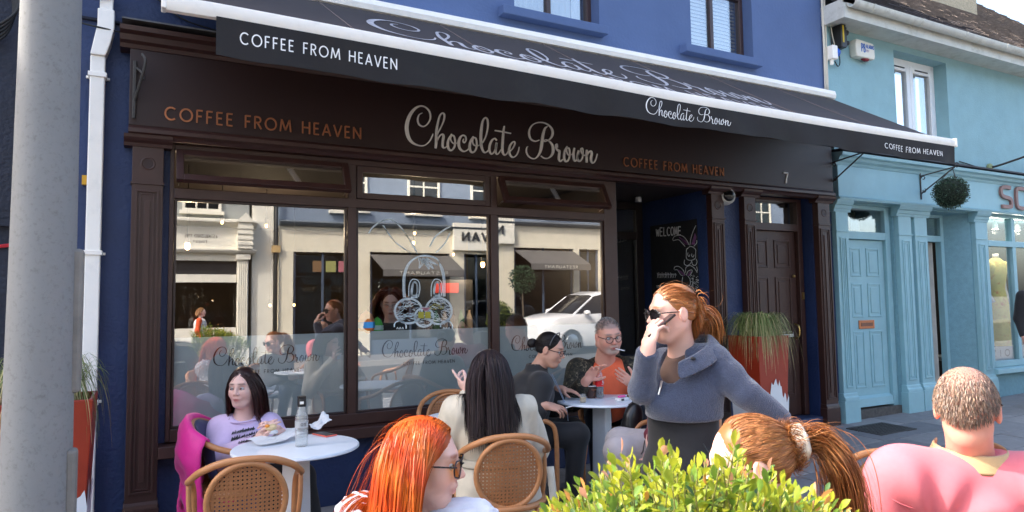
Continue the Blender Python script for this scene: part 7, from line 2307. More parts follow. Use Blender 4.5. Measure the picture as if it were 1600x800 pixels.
    B2 = Blob(); B2.ell(food + V3(.014, .0, -.026), (.026, .018, .014), None, .01); Vv, F = B2.mesh(.006); np_mesh('wrap', wrinkle(Vv, F, .008, 50, 4), F, M_PAPER, sd, False)
    # pink quilted coat slung over the chair behind her
    ct = root('pink_coat', 'hot pink quilted coat with navy lining slung over the girl\'s chair', 'coat', (.35, -.75, gz_ + .5))
    cx_, cy_, rz_ = .52, -.78, math.atan2(-.30, .95) - math.pi / 2
    hp_ = catmull([(-.262, .10, .67), (-.264, .04, .685), (-.252, -.09, .72), (-.205, -.20, .775), (-.11, -.255, .82), (0, -.275, .835), (.11, -.255, .82), (.20, -.20, .775), (.24, -.12, .73)], 4)
    cR, sR_ = math.cos(rz_), math.sin(rz_)
    def sheet_(prof, wob):
        rows = []
        for i, p in enumerate(hp_):
            o = nrm(V3(p[0], p[1] - .02, 0)); col = []
            for j, (out, dz) in enumerate(prof):
                w_ = wob * math.sin(i * .55 + j * .8) * min(1, abs(dz) * 4) + (.010 * abs(math.sin(abs(dz) * 36)) if wob > .01 else 0)
                q = V3(p[0], p[1], p[2] + .012) + o * (out + w_) + V3(0, 0, dz * (1 + .12 * math.sin(i * .9)))
                col.append((cx_ + q[0] * cR - q[1] * sR_, cy_ + q[0] * sR_ + q[1] * cR, gz_ + q[2]))
            rows.append(col)
        b = MB(); b.grid(rows); return b
    o = sheet_([(-.022, -.03), (-.012, .012), (.012, .022), (.034, .0)] + [(.045 + .02 * math.sin(k * .5), -.03 - .034 * k) for k in range(13)], .013).build('shell', cloth('hot_pink_nylon', lin((236, 40, 146)), .5, .15, 60), ct, smooth=True)
    md = o.modifiers.new('s', 'SOLIDIFY'); md.thickness = .014
    o = sheet_([(-.026, -.02)] + [(-.035 - .008 * k, -.05 - .035 * k) for k in range(6)], .006).build('lining', cloth('navy_lining', lin((36, 42, 84)), .6), ct, smooth=True)
    md = o.modifiers.new('s', 'SOLIDIFY'); md.thickness = .008
    sl_ = [at(300, 705, 4.0), at(300, 745, 3.98), at(292, 790, 3.97), at(289, 830, 3.97)]
    C_ = Blob(); C_.chain(sl_, [.045, .055, .052, .05], .03); Vv, F = C_.mesh(.008)
    np_mesh('sleeve', wrinkle(Vv, F, .012, 24, 8, (.5, .5, 2.4)), F, cloth('hot_pink_nylon', (.8, .02, .3)), ct)
girl()
# ================================================================== woman with bright red hair, close by
def redhead():
    H = Head(at(664, 722, 2.02), face_dir(664, 722, 80, -5), s_=1.03)
    gz_ = ground(.75, -3.4)
    par = person('woman with long bright orange-red hair in glasses and a white cable-knit jumper', (.75, -3.45, gz_))
    neck = H.P(-.035, 0, -.155); hip = V3(.74, -3.42, gz_ + .52)
    fw = nrm(V3(.75, .66, 0)); lat = np.cross(V3(0, 0, 1), fw)
    sL, sR = neck + lat * .17 + V3(0, 0, -.05) + fw * .03, neck - lat * .17 + V3(0, 0, -.05) + fw * .06
    eL, eR = sL + fw * .14 + V3(0, 0, -.23), sR + fw * .14 + V3(0, 0, -.23)
    wL, wR = eL + fw * .24 + V3(0, 0, .02) - lat * .05, eR + fw * .24 + V3(0, 0, .02) + lat * .05
    B = Blob(); H.blob(B, neck); torso(B, neck - V3(0, 0, .04), hip, lat)
    B.chain([sL, eL, wL], [.048, .042, .028]); B.chain([sR, eR, wR], [.048, .042, .028])
    hand(B, wL, fw, -lat, 1); hand(B, wR, fw, lat, -1)
    kL, kR = hip + fw * .42 + lat * .1, hip + fw * .42 - lat * .1
    aL, aR = V3(*(kL + fw * .05)[:2], gz_ + .09), V3(*(kR + fw * .05)[:2], gz_ + .09)
    legs(B, hip + lat * .09, hip - lat * .09, kL, kR, aL, aR)
    bodymesh(par, B, H, lin((236, 190, 172)), (), hres=.0042, lip=lin((206, 116, 116)), hair=lin((150, 80, 50)))
    H.eyes(par)
    G = Blob(); torso(G, neck - V3(0, 0, .03), hip, lat, (.185, .14), (.175, .14), (.18, .15), .02, .08); G.cone(sL, sR, .08, .08, .05)
    for s_, e_, w_ in ((sL, eL, wL), (sR, eR, wR)): G.chain([s_, e_], [.09, .078], .04); G.cone(e_, w_, .068, .045, .03, True)
    G.ell(neck + V3(0, 0, .05), (.08, .08, .09), None, .015, True)
    Vv, F = G.mesh(.007)
    # cable knit: real ropes and bobbles pushed out of the surface
    a_ = np.arctan2((Vv - neck) @ lat, (Vv - neck) @ fw) * .17 + ((Vv - neck) @ lat) * .4
    z_ = Vv[:, 2] - neck[2]
    N = np.zeros_like(Vv); fn = np.cross(Vv[F[:, 1]] - Vv[F[:, 0]], Vv[F[:, 2]] - Vv[F[:, 0]])
    for i in range(4): np.add.at(N, F[:, i], fn)
    N /= np.maximum(np.linalg.norm(N, axis=1, keepdims=True), 1e-9)
    kd = .006 * np.abs(np.sin(a_ * 105 + 1.2 * np.sin(z_ * 105))) + .004 * np.sin(z_ * 210) * np.sin(a_ * 105)
    np_mesh('jumper', Vv + N * kd[:, None], F, cloth('white_knit', lin((226, 224, 230)), .9, .5, 260, .1), par)
    T = Blob(); legs(T, hip + lat * .09, hip - lat * .09, kL, kR, aL, aR, (.1, .075, .062, .05)); garment(par, 'jeans', T, cloth('blue_denim', lin((70, 84, 110))), .014, .004)
    for a in (aL, aR): shoe(par, a, fw, M_BLACK)
    mh = hair_mat('orange_red_hair', lin((204, 92, 28)), .42, .2, .4)
    hair_cap(par, H, mh, (.094, 0, -.035), (.070, .070, .092), 1.02, -.09)
    R_, L_ = scalp(H, 7200, -.07, .058, 21, (.102, .082, .094))
    side = np.sign(L_[:, 1] + .012)[:, None]
    def pull(p, t):
        l = H.loc(p)
        s = np.sign(l[:, 1] + .010)[:, None]
        up = (l[:, 2:3] > .0)
        fr = np.clip((l[:, 0:1] - .012) / .05, 0, 1.4)
        return np.tile(V3(0, 0, -1.0), (len(p), 1)) + (s * H.l * .42) * up - H.f * (.75 * fr + .12 * t)
    caps = [(sL, sR, .100), (neck - V3(0, 0, .15), hip, .172), (H.P(.035, 0, -.05), H.P(.045, 0, -.09), .060)]
    S_ = grow(R_, (R_ - H.c) * .6 + side * H.l * .10, 26, .47, pull, H, (.112, .097, .104), caps, .58, .075, 22)
    f_ = lambda S: np.stack([np.ones(S.shape[:2]), 1 + .25 * np.sin(S[..., 2] * 30 + S[..., 0] * 50), np.ones(S.shape[:2])], -1)
    ribbons('hair', S_, .0021, mh, par, H.c, 23, .17, f_)
    rr = np.random.default_rng(4)
    bk_ = R_[L_[:, 0] < -.03][:60]; S3 = grow(bk_, bk_ - H.c, 20, .38, lambda p, t: np.tile(V3(0, 0, -1.), (len(p), 1)) + rr.normal(size=p.shape) * .25 - H.f * .3, H, (.116, .102, .108), caps, .6, .12, 24)
    ribbons('flyaway', S3, .0010, mh, par, H.c, 25)
    g = H.glasses(par, M_SUNF, glass_mat('amber_lens', (1.0, .62, .18), .06, 1.2), 1.15, 'sunglasses')
redhead()

# ================================================================== woman in the cream trench coat, from behind
def trench():
    H = Head(at(766, 583, 3.72), face_dir(766, 583, 168, -12), s_=1.0)
    gz_ = ground(1.72, -1.8)
    hip = V3(1.70, -1.80, gz_ + .53)
    par = person('woman with long dark hair seen from behind in a cream trench coat', (1.70, -1.80, gz_))
    fw = nrm(V3(.26, .965, 0)); lat = np.cross(V3(0, 0, 1), fw)
    neck = at(768, 625, 3.72)
    sL, sR = neck + lat * .185 + V3(0, 0, -.055), neck - lat * .185 + V3(0, 0, -.055)
    eL, eR = sL + fw * .10 + V3(0, 0, -.24) + lat * .09, sR + fw * .12 + V3(0, 0, -.24) - lat * .08
    wL, wR = at(733, 612, 3.95), eR + fw * .24 + V3(0, 0, .04) + lat * .08
    B = Blob(); H.blob(B, neck); torso(B, neck - V3(0, 0, .04), hip, lat)
    B.chain([sL, eL, wL], [.048, .042, .028]); B.chain([sR, eR, wR], [.048, .042, .028])
    hand(B, wL, nrm(at(724, 604, 3.98) - wL), CR, 1, (.1, .5, .6, .7)); hand(B, wR, fw, lat, -1)
    kL, kR = hip + fw * .42 + lat * .1, hip + fw * .42 - lat * .1
    aL, aR = V3(*(kL - fw * .12)[:2], gz_ + .09), V3(*(kR - fw * .05)[:2], gz_ + .09)
    legs(B, hip + lat * .09, hip - lat * .09, kL, kR, aL, aR)
    bodymesh(par, B, H, SK_G, (wL,), hair=lin((30, 22, 22)))
    G = Blob(); torso(G, neck - V3(0, 0, .02), hip, lat, (.185, .14), (.175, .14), (.19, .17), .02, .07); G.cone(sL, sR, .075, .075, .05)
    for s_, e_, w_ in ((sL, eL, wL), (sR, eR, wR)): G.chain([s_, e_], [.088, .080], .03); G.cone(e_, w_ - nrm(w_ - e_) * .02, .076, .052, .025, True)
    G.chain([hip + lat * .1, hip + lat * .15 - fw * .10 + V3(0, 0, -.25)], [.12, .10], .05); G.chain([hip - lat * .1, hip - lat * .16 - fw * .10 + V3(0, 0, -.22)], [.12, .09], .05)
    mt = cloth('cream_gabardine', lin((206, 196, 176)), .8, .12, 200)
    ct = garment(par, 'trench_coat', G, mt, .0085, .026, 15, 9, (), (1.5, 1.5, .45))
    bz = hip + V3(0, 0, .13)
    b = MB(); b.tube([bz + lat * .215 * math.cos(t) + fw * .178 * math.sin(t) for t in np.linspace(0, 6.283, 40)[:-1]], .006, 6, closed=True, flat=4.0); b.build('belt', mt, ct, smooth=True)
    b = MB(); b.grid([[neck + V3(0, 0, z) - fw * r_ * math.cos(t) + lat * r_ * 1.05 * math.sin(t) for t in np.linspace(-2, 2, 18)] for z, r_ in ((-.03, .095), (.03, .085), (-.05, .125))]); o = b.build('collar', mt, ct, smooth=True); md = o.modifiers.new('s', 'SOLIDIFY'); md.thickness = .006
    # belt end hanging by the chair
    q0 = hip - lat * .26 - fw * .14 + V3(0, 0, .10)
    b = MB(); b.grid([[q0 + lat * dx + V3(0, 0, -z) - lat * .05 * z - fw * (.03 * math.sin(z * 6)) for dx in (-.02, .02)] for z in np.linspace(0, .5, 9)]); o = b.build('belt_end', mt, ct, smooth=True); md = o.modifiers.new('s', 'SOLIDIFY'); md.thickness = .004
    T = Blob(); legs(T, hip + lat * .09, hip - lat * .09, kL, kR, aL, aR, (.095, .072, .062, .05)); garment(par, 'trousers', T, cloth('black_trousers', (.015, .015, .017)), .014, .004)
    for a in (aL, aR): shoe(par, a, fw, M_BLACK)
    mh = hair_mat('dark_brown_hair', lin((44, 32, 33)), .5, .04, .3)
    hair_cap(par, H, mh, (.098, 0, -.040), (.075, .068, .095), 1.02, -.08)
    R_, L_ = scalp(H, 3600, -.07, .066, 31, (.102, .082, .094))
    def pull(p, t):
        l = H.loc(p); s = np.sign(l[:, 1])[:, None]
        return np.tile(V3(0, 0, -1.0) - fw * .10, (len(p), 1)) + (s * H.l * .12 - H.f * .10) * (l[:, 2:3] > -.03) + (s * lat * .02)
    caps = [(sL, sR, .095), (neck - V3(0, 0, .1), hip, .175)]
    S_ = grow(R_, (R_ - H.c) * .5 - H.f * .05, 22, .355, pull, H, (.106, .088, .099), caps, .6, .04, 32)
    ribbons('hair', S_, .0026, mh, par, H.c, 33, .30)
trench()
ph_ = at(729, 607, 3.97)
cupq = root('coffee_cup', 'white coffee cup raised by the woman in the cream coat', 'cup', ph_)
b = MB(); b.lathe([(.022, -.03), (.034, .0), (.038, .03)], tuple(ph_ + V3(.02, 0, 0)), 18, True, False); b.build('bowl', M_TTOP, cupq, smooth=True)

# ================================================================== woman in black, profile
def black():
    H = Head(at(860, 546, 4.92), face_dir(860, 546, 72, -16), s_=.99)
    gz_ = ground(2.4, -.9)
    par = person('woman in a black jacket with a dark hair bun and a white lanyard', (2.42, -.85, gz_))
    neck = at(838, 580, 4.95); hip = V3(2.36, -.82, gz_ + .54)
    fw = nrm(V3(.93, -.30, 0)); lat = np.cross(V3(0, 0, 1), fw)
    sL, sR = neck + lat * .165 + V3(0, 0, -.07), neck - lat * .165 + V3(0, 0, -.07)
    eL = sL + fw * .16 + V3(0, 0, -.22); wL = at(877, 608, 5.10)
    eR = at(833, 652, 4.72); wR = at(853, 634, 4.70)
    B = Blob(); H.blob(B, neck); torso(B, neck - V3(0, 0, .04), hip, lat)
    B.chain([sL, eL, wL], [.048, .042, .028]); B.chain([sR, eR, wR], [.048, .042, .028])
    hand(B, wL, nrm(at(900, 612, 5.06) - wL), V3(0, 0, -1), 1, (.15, .3, .35, .3), .12); hand(B, wR, nrm(at(883, 640, 4.72) - wR), V3(0, 0, -1) + CF * .6, -1, (.25, .3, .45, .5), .10)
    kL, kR = hip + fw * .42 + lat * .08, hip + fw * .40 - lat * .14
    aL, aR = V3(*(kL + fw * .02)[:2], gz_ + .09), V3(*(kR - fw * .05)[:2], gz_ + .09)
    legs(B, hip + lat * .09, hip - lat * .09, kL, kR, aL, aR)
    bodymesh(par, B, H, SK_D, (wL, wR), lip=lin((170, 96, 86)), hair=lin((30, 22, 20)), flush=.08)
    H.eyes(par, lid=.8)
    G = Blob(); torso(G, neck - V3(0, 0, .02), hip, lat, (.185, .145), (.18, .15), (.19, .17), .02, .07); G.cone(sL, sR, .075, .075, .05); G.cone(neck - V3(0, 0, .03), neck + V3(0, 0, .02), .085, .078, .03)
    G.ell(neck + V3(0, 0, .06), (.062, .062, .05), None, .01, True)
    for s_, e_, w_ in ((sL, eL, wL), (sR, eR, wR)): G.chain([s_, e_], [.082, .072], .03); G.cone(e_, w_ - nrm(w_ - e_) * .02, .066, .046, .025, True)
    mb_ = cloth('black_softshell', (.014, .014, .016), .75, .15, 120)
    jk = garment(par, 'jacket', G, mb_, .011, .010, 12, 14)
    c0 = neck + fw * .088 + V3(0, 0, -.02)
    b = MB()
    for s in (-1, 1): b.grid([[c0 + fw * (.02 + .12 * math.sin(t * 1.5)) + lat * s * (.035 * (1 - t) + w) + V3(0, 0, -.34 * t) for w in (-.008, .008)] for t in np.linspace(0, 1, 10)])
    o = b.build('lanyard', mat('lanyard', lin((190, 206, 236)), .6, .3, 120), jk); md = o.modifiers.new('s', 'SOLIDIFY'); md.thickness = .002
    T = Blob(); legs(T, hip + lat * .09, hip - lat * .09, kL, kR, aL, aR, (.11, .08, .07, .055)); garment(par, 'trousers', T, cloth('black_trousers', (.013, .013, .015)), .014, .004)
    for a in (aL, aR): shoe(par, a, fw, M_BLACK)
    mh = hair_mat('black_hair', lin((28, 22, 22)), .5, .03, .3)
    hair_cap(par, H, mh, (.104, 0, -.048), (.080, .082, .092), 1, -.04, nape=.9)
    R_, L_ = scalp(H, 1300, -.05, .060, 41)
    bun = H.P(-.125, 0, .005)
    S_ = grow(R_, (bun - R_) + (R_ - H.c) * .4, 10, .15, lambda p, t: bun - p, H, (.103, .084, .096), (), .5, .03, 42); ribbons('hair', S_, .003, mh, par, H.c, 43)
    B2 = Blob(); B2.ell(bun - H.f * .022, (.036, .036, .036), None, .01); Vv, F = B2.mesh(.006); np_mesh('bun', wrinkle(Vv, F, .006, 70, 3), F, mh, par, True, np.full((len(Vv), 3), .9))
    b = MB(); b.tube([H.P(.035 - .02 * abs(math.cos(t)), .088 * math.cos(t), .035 + .098 * math.sin(t)) for t in np.linspace(.05, 3.09, 18)], .004, 6); b.build('hairband', mat('hairband', (.09, .09, .1), .4), par, smooth=True)
    H.glasses(par, M_SUNF, M_CLEARL, .92)
    cg = at(884, 637, 4.68)
    c_ = root('cigarette', 'lit cigarette between the fingers of the woman in black', 'cigarette', cg)
    b = MB(); b.tube([cg, cg + CR * .055 + V3(0, 0, .012)], .004, 8); b.build('paper', M_PAPER, c_)
black()

# ================================================================== man in camouflage jacket and orange shirt
def camo_mat():
    m = mat('camouflage', (.05, .05, .04), .85, .1, 5, .2, 160, .003)
    nt = m.node_tree; L = nt.links.new
    n = [x for x in nt.nodes if x.type == 'TEX_NOISE'][0]
    n.inputs['Scale'].default_value = 26; n.inputs['Detail'].default_value = 2.5
    r_ = [x for x in nt.nodes if x.type == 'VALTORGB'][0].color_ramp
    r_.interpolation = 'CONSTANT'
    r_.elements[0].position = 0; r_.elements[0].color = (.008, .008, .007, 1)
    r_.elements[1].position = .47; r_.elements[1].color = (.035, .032, .018, 1)
    for p, c in ((.54, (.012, .012, .011)), (.585, (.16, .13, .085)), (.64, (.02, .018, .012))):
        e = r_.elements.new(p); e.color = (*c, 1)
    return m
def orange():
    H = Head(at(951, 525, 5.40), face_dir(951, 525, 22, -10), s_=1.13, roll=-.10)
    gz_ = ground(3.4, -.55)
    par = person('heavy man in a camouflage jacket and orange T-shirt with a cigarette', (3.42, -.50, gz_))
    neck = at(945, 562, 5.50); hip = V3(3.42, -.48, gz_ + .56)
    fw = nrm(V3(-.45, -.89, 0)); lat = np.cross(V3(0, 0, 1), fw)
    sL, sR = neck + lat * .21 + V3(0, 0, -.08), neck - lat * .21 + V3(0, 0, -.08)
    # facing us: his right arm is to the left of the picture
    eR, wR = at(893, 624, 5.32), at(917, 594, 5.12)
    eL, wL = at(1008, 634, 5.42), at(990, 600, 5.24)
    if (sR - CAM) @ CR > (sL - CAM) @ CR: sR, sL = sL, sR
    B = Blob(); H.blob(B, neck, 1.15, .012); torso(B, neck - V3(0, 0, .04), hip, lat, (.18, .14), (.18, .16), (.18, .16))
    B.chain([sR, eR, wR], [.055, .05, .034]); B.chain([sL, eL, wL], [.055, .05, .034])
    hand(B, wR, nrm(at(930, 576, 5.10) - wR), -CF * .8 + CR * .3, -1, (.15, .3, .55, .6), .16, s=1.1); hand(B, wL, nrm(at(968, 586, 5.17) - wL), CF, 1, (.45, .5, .55, .6), s=1.1)
    kL, kR = hip + fw * .44 + lat * .17, hip + fw * .44 - lat * .17
    aL, aR = V3(*(kL + fw * .02)[:2], gz_ + .09), V3(*(kR + fw * .02)[:2], gz_ + .09)
    legs(B, hip + lat * .1, hip - lat * .1, kL, kR, aL, aR, (.11, .085, .07, .05))
    gr = lin((150, 146, 142))
    bodymesh(par, B, H, SK_M, (wR, wL), lip=lin((176, 100, 92)), hair=lin((110, 100, 94)), beard=lin((176, 168, 160)), flush=.14, hairline=(lin((126, 122, 120)), .7))
    H.eyes(par, lid=.7)
    G = Blob(); torso(G, neck - V3(0, 0, .03), hip, lat, (.20, .165), (.20, .18), (.20, .17), .012, .09)
    sp = nrm(neck - hip)
    G.ell(hip + sp * .20 + fw * .13, (.19, .17, .19), np.stack([lat, fw, sp], 1), .08); G.cone(sL, sR, .06, .06, .05)
    G.ell(neck + V3(0, 0, .05) + fw * .03, (.078, .08, .085), None, .015, True)
    mo = cloth('orange_jersey', lin((232, 104, 64)), .8, .12, 120)
    garment(par, 'tshirt', G, mo, .010, .012, 12, 21)
    K = Blob(); torso(K, neck - V3(0, 0, .02), hip, lat, (.225, .18), (.225, .19), (.22, .19), .022, .08); K.cone(sL, sR, .085, .085, .05)
    K.ell(hip + sp * .26 + fw * .26, (.150, .24, .42), np.stack([lat, fw, sp], 1), .02, True)
    K.ell(neck + V3(0, 0, .06) + fw * .06, (.085, .12, .12), None, .02, True)
    for s_, e_, w_ in ((sL, eL, wL), (sR, eR, wR)): K.chain([s_, e_], [.102, .094], .03); K.cone(e_, w_ - nrm(w_ - e_) * .03, .088, .060, .03, True)
    jk = garment(par, 'jacket', K, camo_mat(), .011, .012, 12, 22)
    T = Blob(); legs(T, hip + lat * .1, hip - lat * .1, kL, kR, aL, aR, (.13, .1, .085, .065)); garment(par, 'trousers', T, cloth('navy_trousers', lin((30, 34, 46)), .85), .014, .005)
    for a in (aL, aR): shoe(par, a, fw, M_BLACK)
    mh = hair_mat('grey_crop', lin((136, 132, 130)), .5, .03)
    R_, L_ = scalp(H, 1500, .0, .055, 51, (.098, .077, .090))
    S_ = grow(R_, (R_ - H.c), 4, .016, lambda p, t: (p - H.c) + V3(0, 0, -.03), H, (.095, .075, .088), (), .6, .2, 52); ribbons('hair', S_, .003, mh, par, H.c, 53)
    H.glasses(par, M_SUNF, M_CLEARL, 1.0)
    m0 = H.P(.098, .006, -.067)
    c_ = root('cigarette', 'cigarette in the mouth of the man in the orange shirt', 'cigarette', m0)
    b = MB(); b.tube([m0, m0 + CR * .065 + V3(0, 0, -.012) - CF * .03], .0042, 8); b.build('paper', M_PAPER, c_)
orange()

# ================================================================== person in grey trousers, mostly hidden
def grey():
    gz_ = ground(3.0, -1.7)
    H = Head(V3(3.07, -1.62, gz_ + 1.20), nrm(V3(-.95, .3, -.05)))
    par = person('person in grey trousers and maroon coat half hidden behind the woman in fleece', (3.05, -1.65, gz_))
    neck = V3(3.10, -1.63, gz_ + 1.03); hip = V3(3.06, -1.68, gz_ + .53)
    fw = nrm(V3(-.95, .33, 0)); lat = np.cross(V3(0, 0, 1), fw)
    sL, sR = neck + lat * .17 + V3(0, 0, -.07), neck - lat * .17 + V3(0, 0, -.07)
    eL, eR = sL + V3(0, 0, -.26) + fw * .05, sR + V3(0, 0, -.27) + fw * .02
    wL, wR = at(1016, 690, 4.15), at(1024, 695, 4.05)
    B = Blob(); H.blob(B, neck); torso(B, neck - V3(0, 0, .04), hip, lat); B.chain([sL, eL, wL], [.048, .042, .028]); B.chain([sR, eR, wR], [.048, .042, .028])
    hand(B, wL, V3(-.1, 0, -1), fw, 1, (.2, .3, .4, .5)); hand(B, wR, V3(-.15, 0, -1), fw, -1, (.2, .3, .4, .5))
    kL, kR = at(968, 690, 4.55), at(966, 706, 4.30)
    aL, aR = V3(kL[0] + .05, kL[1], gz_ + .09), V3(kR[0] + .1, kR[1], gz_ + .09)
    legs(B, hip + lat * .09, hip - lat * .09, kL, kR, aL, aR)
    bodymesh(par, B, H, SK_G, (wL, wR), hair=lin((60, 44, 36)))
    G = Blob(); torso(G, neck - V3(0, 0, .02), hip, lat, (.19, .15), (.185, .155), (.2, .18), .02, .07); G.cone(sL, sR, .08, .08, .05)
    for s_, e_, w_ in ((sL, eL, wL), (sR, eR, wR)): G.chain([s_, e_], [.085, .075], .03); G.cone(e_, w_ + V3(0, 0, .03), .07, .05, .025, True)
    garment(par, 'coat', G, cloth('maroon_wool', lin((112, 26, 46)), .9, .3, 120), .012, .010, 13, 15)
    T = Blob(); legs(T, hip + lat * .09, hip - lat * .09, kL, kR, aL, aR, (.115, .09, .078, .06)); garment(par, 'trousers', T, cloth('grey_jersey', lin((176, 168, 168)), .9, .3, 200), .012, .008, 14, 31)
    for a in (aL, aR): shoe(par, a, fw, M_BLACK)
    mh = hair_mat('brown_hair', lin((80, 54, 40)))
    hair_cap(par, H, mh)
    bg = at(992, 652, 4.70)
    hb_ = root('handbag', 'black leather handbag hanging below the cola bottle table', 'bag', bg)
    B2 = Blob(); B2.cone(bg + V3(0, 0, .05), bg + V3(0, 0, -.06) - CR * .03, .045, .065, .05); B2.ell(bg - CR * .01, (.07, .05, .09), None, .03); Vv, F = B2.mesh(.009); np_mesh('body', wrinkle(Vv, F, .006, 24, 6), F, mat('black_leather', (.012, .012, .013), .3, .2, 20, .2, 90, .003), hb_)
    b = MB(); b.tube(catmull([bg + V3(0, 0, .08) - CR * .04, bg + V3(0, 0, .14) + CR * .05, bg + V3(0, 0, .09) + CR * .1], 5), .006, 6); b.build('strap', M_BLACK, hb_, smooth=True)
grey()

# ================================================================== woman with ponytail, close by
def pony():
    H = Head(at(1168, 724, 1.84), face_dir(1172, 724, -74, -10), s_=1.02)
    gz_ = ground(1.42, -3.9)
    par = person('woman with a chestnut ponytail and white hair tie behind the leafy shrub', (1.42, -3.95, gz_))
    neck = H.P(-.05, 0, -.165); hip = V3(1.44, -3.92, gz_ + .52)
    fw = nrm(V3(.45, .89, 0)); lat = np.cross(V3(0, 0, 1), fw)
    sL, sR = neck + lat * .17 + V3(0, 0, -.07), neck - lat * .17 + V3(0, 0, -.07)
    eL, eR = sL + fw * .10 + V3(0, 0, -.25), sR + fw * .10 + V3(0, 0, -.25)
    wL, wR = eL + fw * .22 - lat * .1 + V3(0, 0, .05), eR + fw * .22 + lat * .1 + V3(0, 0, .05)
    B = Blob(); H.blob(B, neck); torso(B, neck - V3(0, 0, .04), hip, lat); B.chain([sL, eL, wL], [.048, .042, .028]); B.chain([sR, eR, wR], [.048, .042, .028])
    hand(B, wL, fw, -lat, 1); hand(B, wR, fw, lat, -1)
    kL, kR = hip + fw * .40 + lat * .1, hip + fw * .40 - lat * .1
    aL, aR = V3(*(kL - fw * .1)[:2], gz_ + .09), V3(*(kR - fw * .1)[:2], gz_ + .09)
    legs(B, hip + lat * .09, hip - lat * .09, kL, kR, aL, aR)
    bodymesh(par, B, H, lin((228, 182, 166)), (), hres=.0042, lip=lin((200, 120, 116)), hair=lin((120, 80, 56)))
    H.eyes(par)
    G = Blob(); torso(G, neck - V3(0, 0, .02), hip, lat, (.18, .14), (.17, .135), (.18, .15), .02, .07); G.cone(sL, sR, .07, .07, .05)
    for s_, e_, w_ in ((sL, eL, wL), (sR, eR, wR)): G.chain([s_, e_], [.075, .065], .03); G.cone(e_, w_, .062, .042, .025, True)
    garment(par, 'top', G, cloth('charcoal_jersey', lin((60, 62, 70))), .013, .008, 13, 15)
    T = Blob(); legs(T, hip + lat * .09, hip - lat * .09, kL, kR, aL, aR, (.1, .075, .062, .05)); garment(par, 'jeans', T, cloth('blue_denim', lin((70, 84, 110))), .014, .004)
    for a in (aL, aR): shoe(par, a, fw, M_BLACK)
    mh = hair_mat('chestnut_hair', lin((164, 108, 64)), .42, .14, .4)
    hair_cap(par, H, mh, (.112, 0, -.032), (.094, .086, .098), 1.0, -.05, nape=.9)
    R_, L_ = scalp(H, 5200, -.055, .034, 61, (.102, .082, .094))
    tie = H.P(-.135, 0, .030)
    d0 = (tie - R_) + (R_ - H.c) * .8
    S_ = grow(R_, d0, 16, .20, lambda p, t: (tie - p) + V3(0, 0, .0), H, (.109, .090, .101), (), .62, .022, 62)
    ribbons('hair', S_, .0021, mh, par, H.c, 63, .22)
    rr = np.random.default_rng(8)
    R2 = tie - H.f * .02 + rr.normal(size=(1500, 3)) * .015
    S2_ = grow(R2, np.tile(-H.f * .7 + V3(0, 0, .30), (1500, 1)) + rr.normal(size=(1500, 3)) * .16, 20, .36, lambda p, t: np.tile(V3(0, 0, -1.0) - H.f * max(0, .22 - .6 * t), (len(p), 1)), H, (.109, .09, .101), [(sL, sR, .085)], .74, .07, 64, .2)
    ribbons('ponytail', S2_, .0021, mh, par, tie + V3(0, 0, .1), 65, .32)
    S3 = grow(R2[:24], np.tile(-H.f + V3(0, 0, .9), (24, 1)) + rr.normal(size=(24, 3)) * .4, 12, .09, lambda p, t: np.tile(V3(0, 0, -.4) - H.f * .5, (len(p), 1)), H, (.109, .09, .101), (), .85, .3, 66)
    ribbons('flyaway', S3, .0010, mh, par, tie, 67)
    b = MB()
    e1 = nrm(np.cross(H.f, V3(0, 0, 1))); e2 = nrm(np.cross(e1, H.f))
    for k in range(3):
        c0 = tie - H.f * (-.008 + .010 * k)
        b.tube([c0 + (e1 * math.cos(t) + e2 * math.sin(t)) * (.038 + .002 * math.sin(t * 7 + k)) for t in np.linspace(0, 6.283, 30)[:-1]], .0105, 8, closed=True)
    b.build('hair_tie', cloth('cream_scrunchie', lin((226, 214, 196)), .9, .5, 200), par, smooth=True)
    H.glasses(par, M_SUNF, M_SUNL, 1.1, 'sunglasses')
pony()

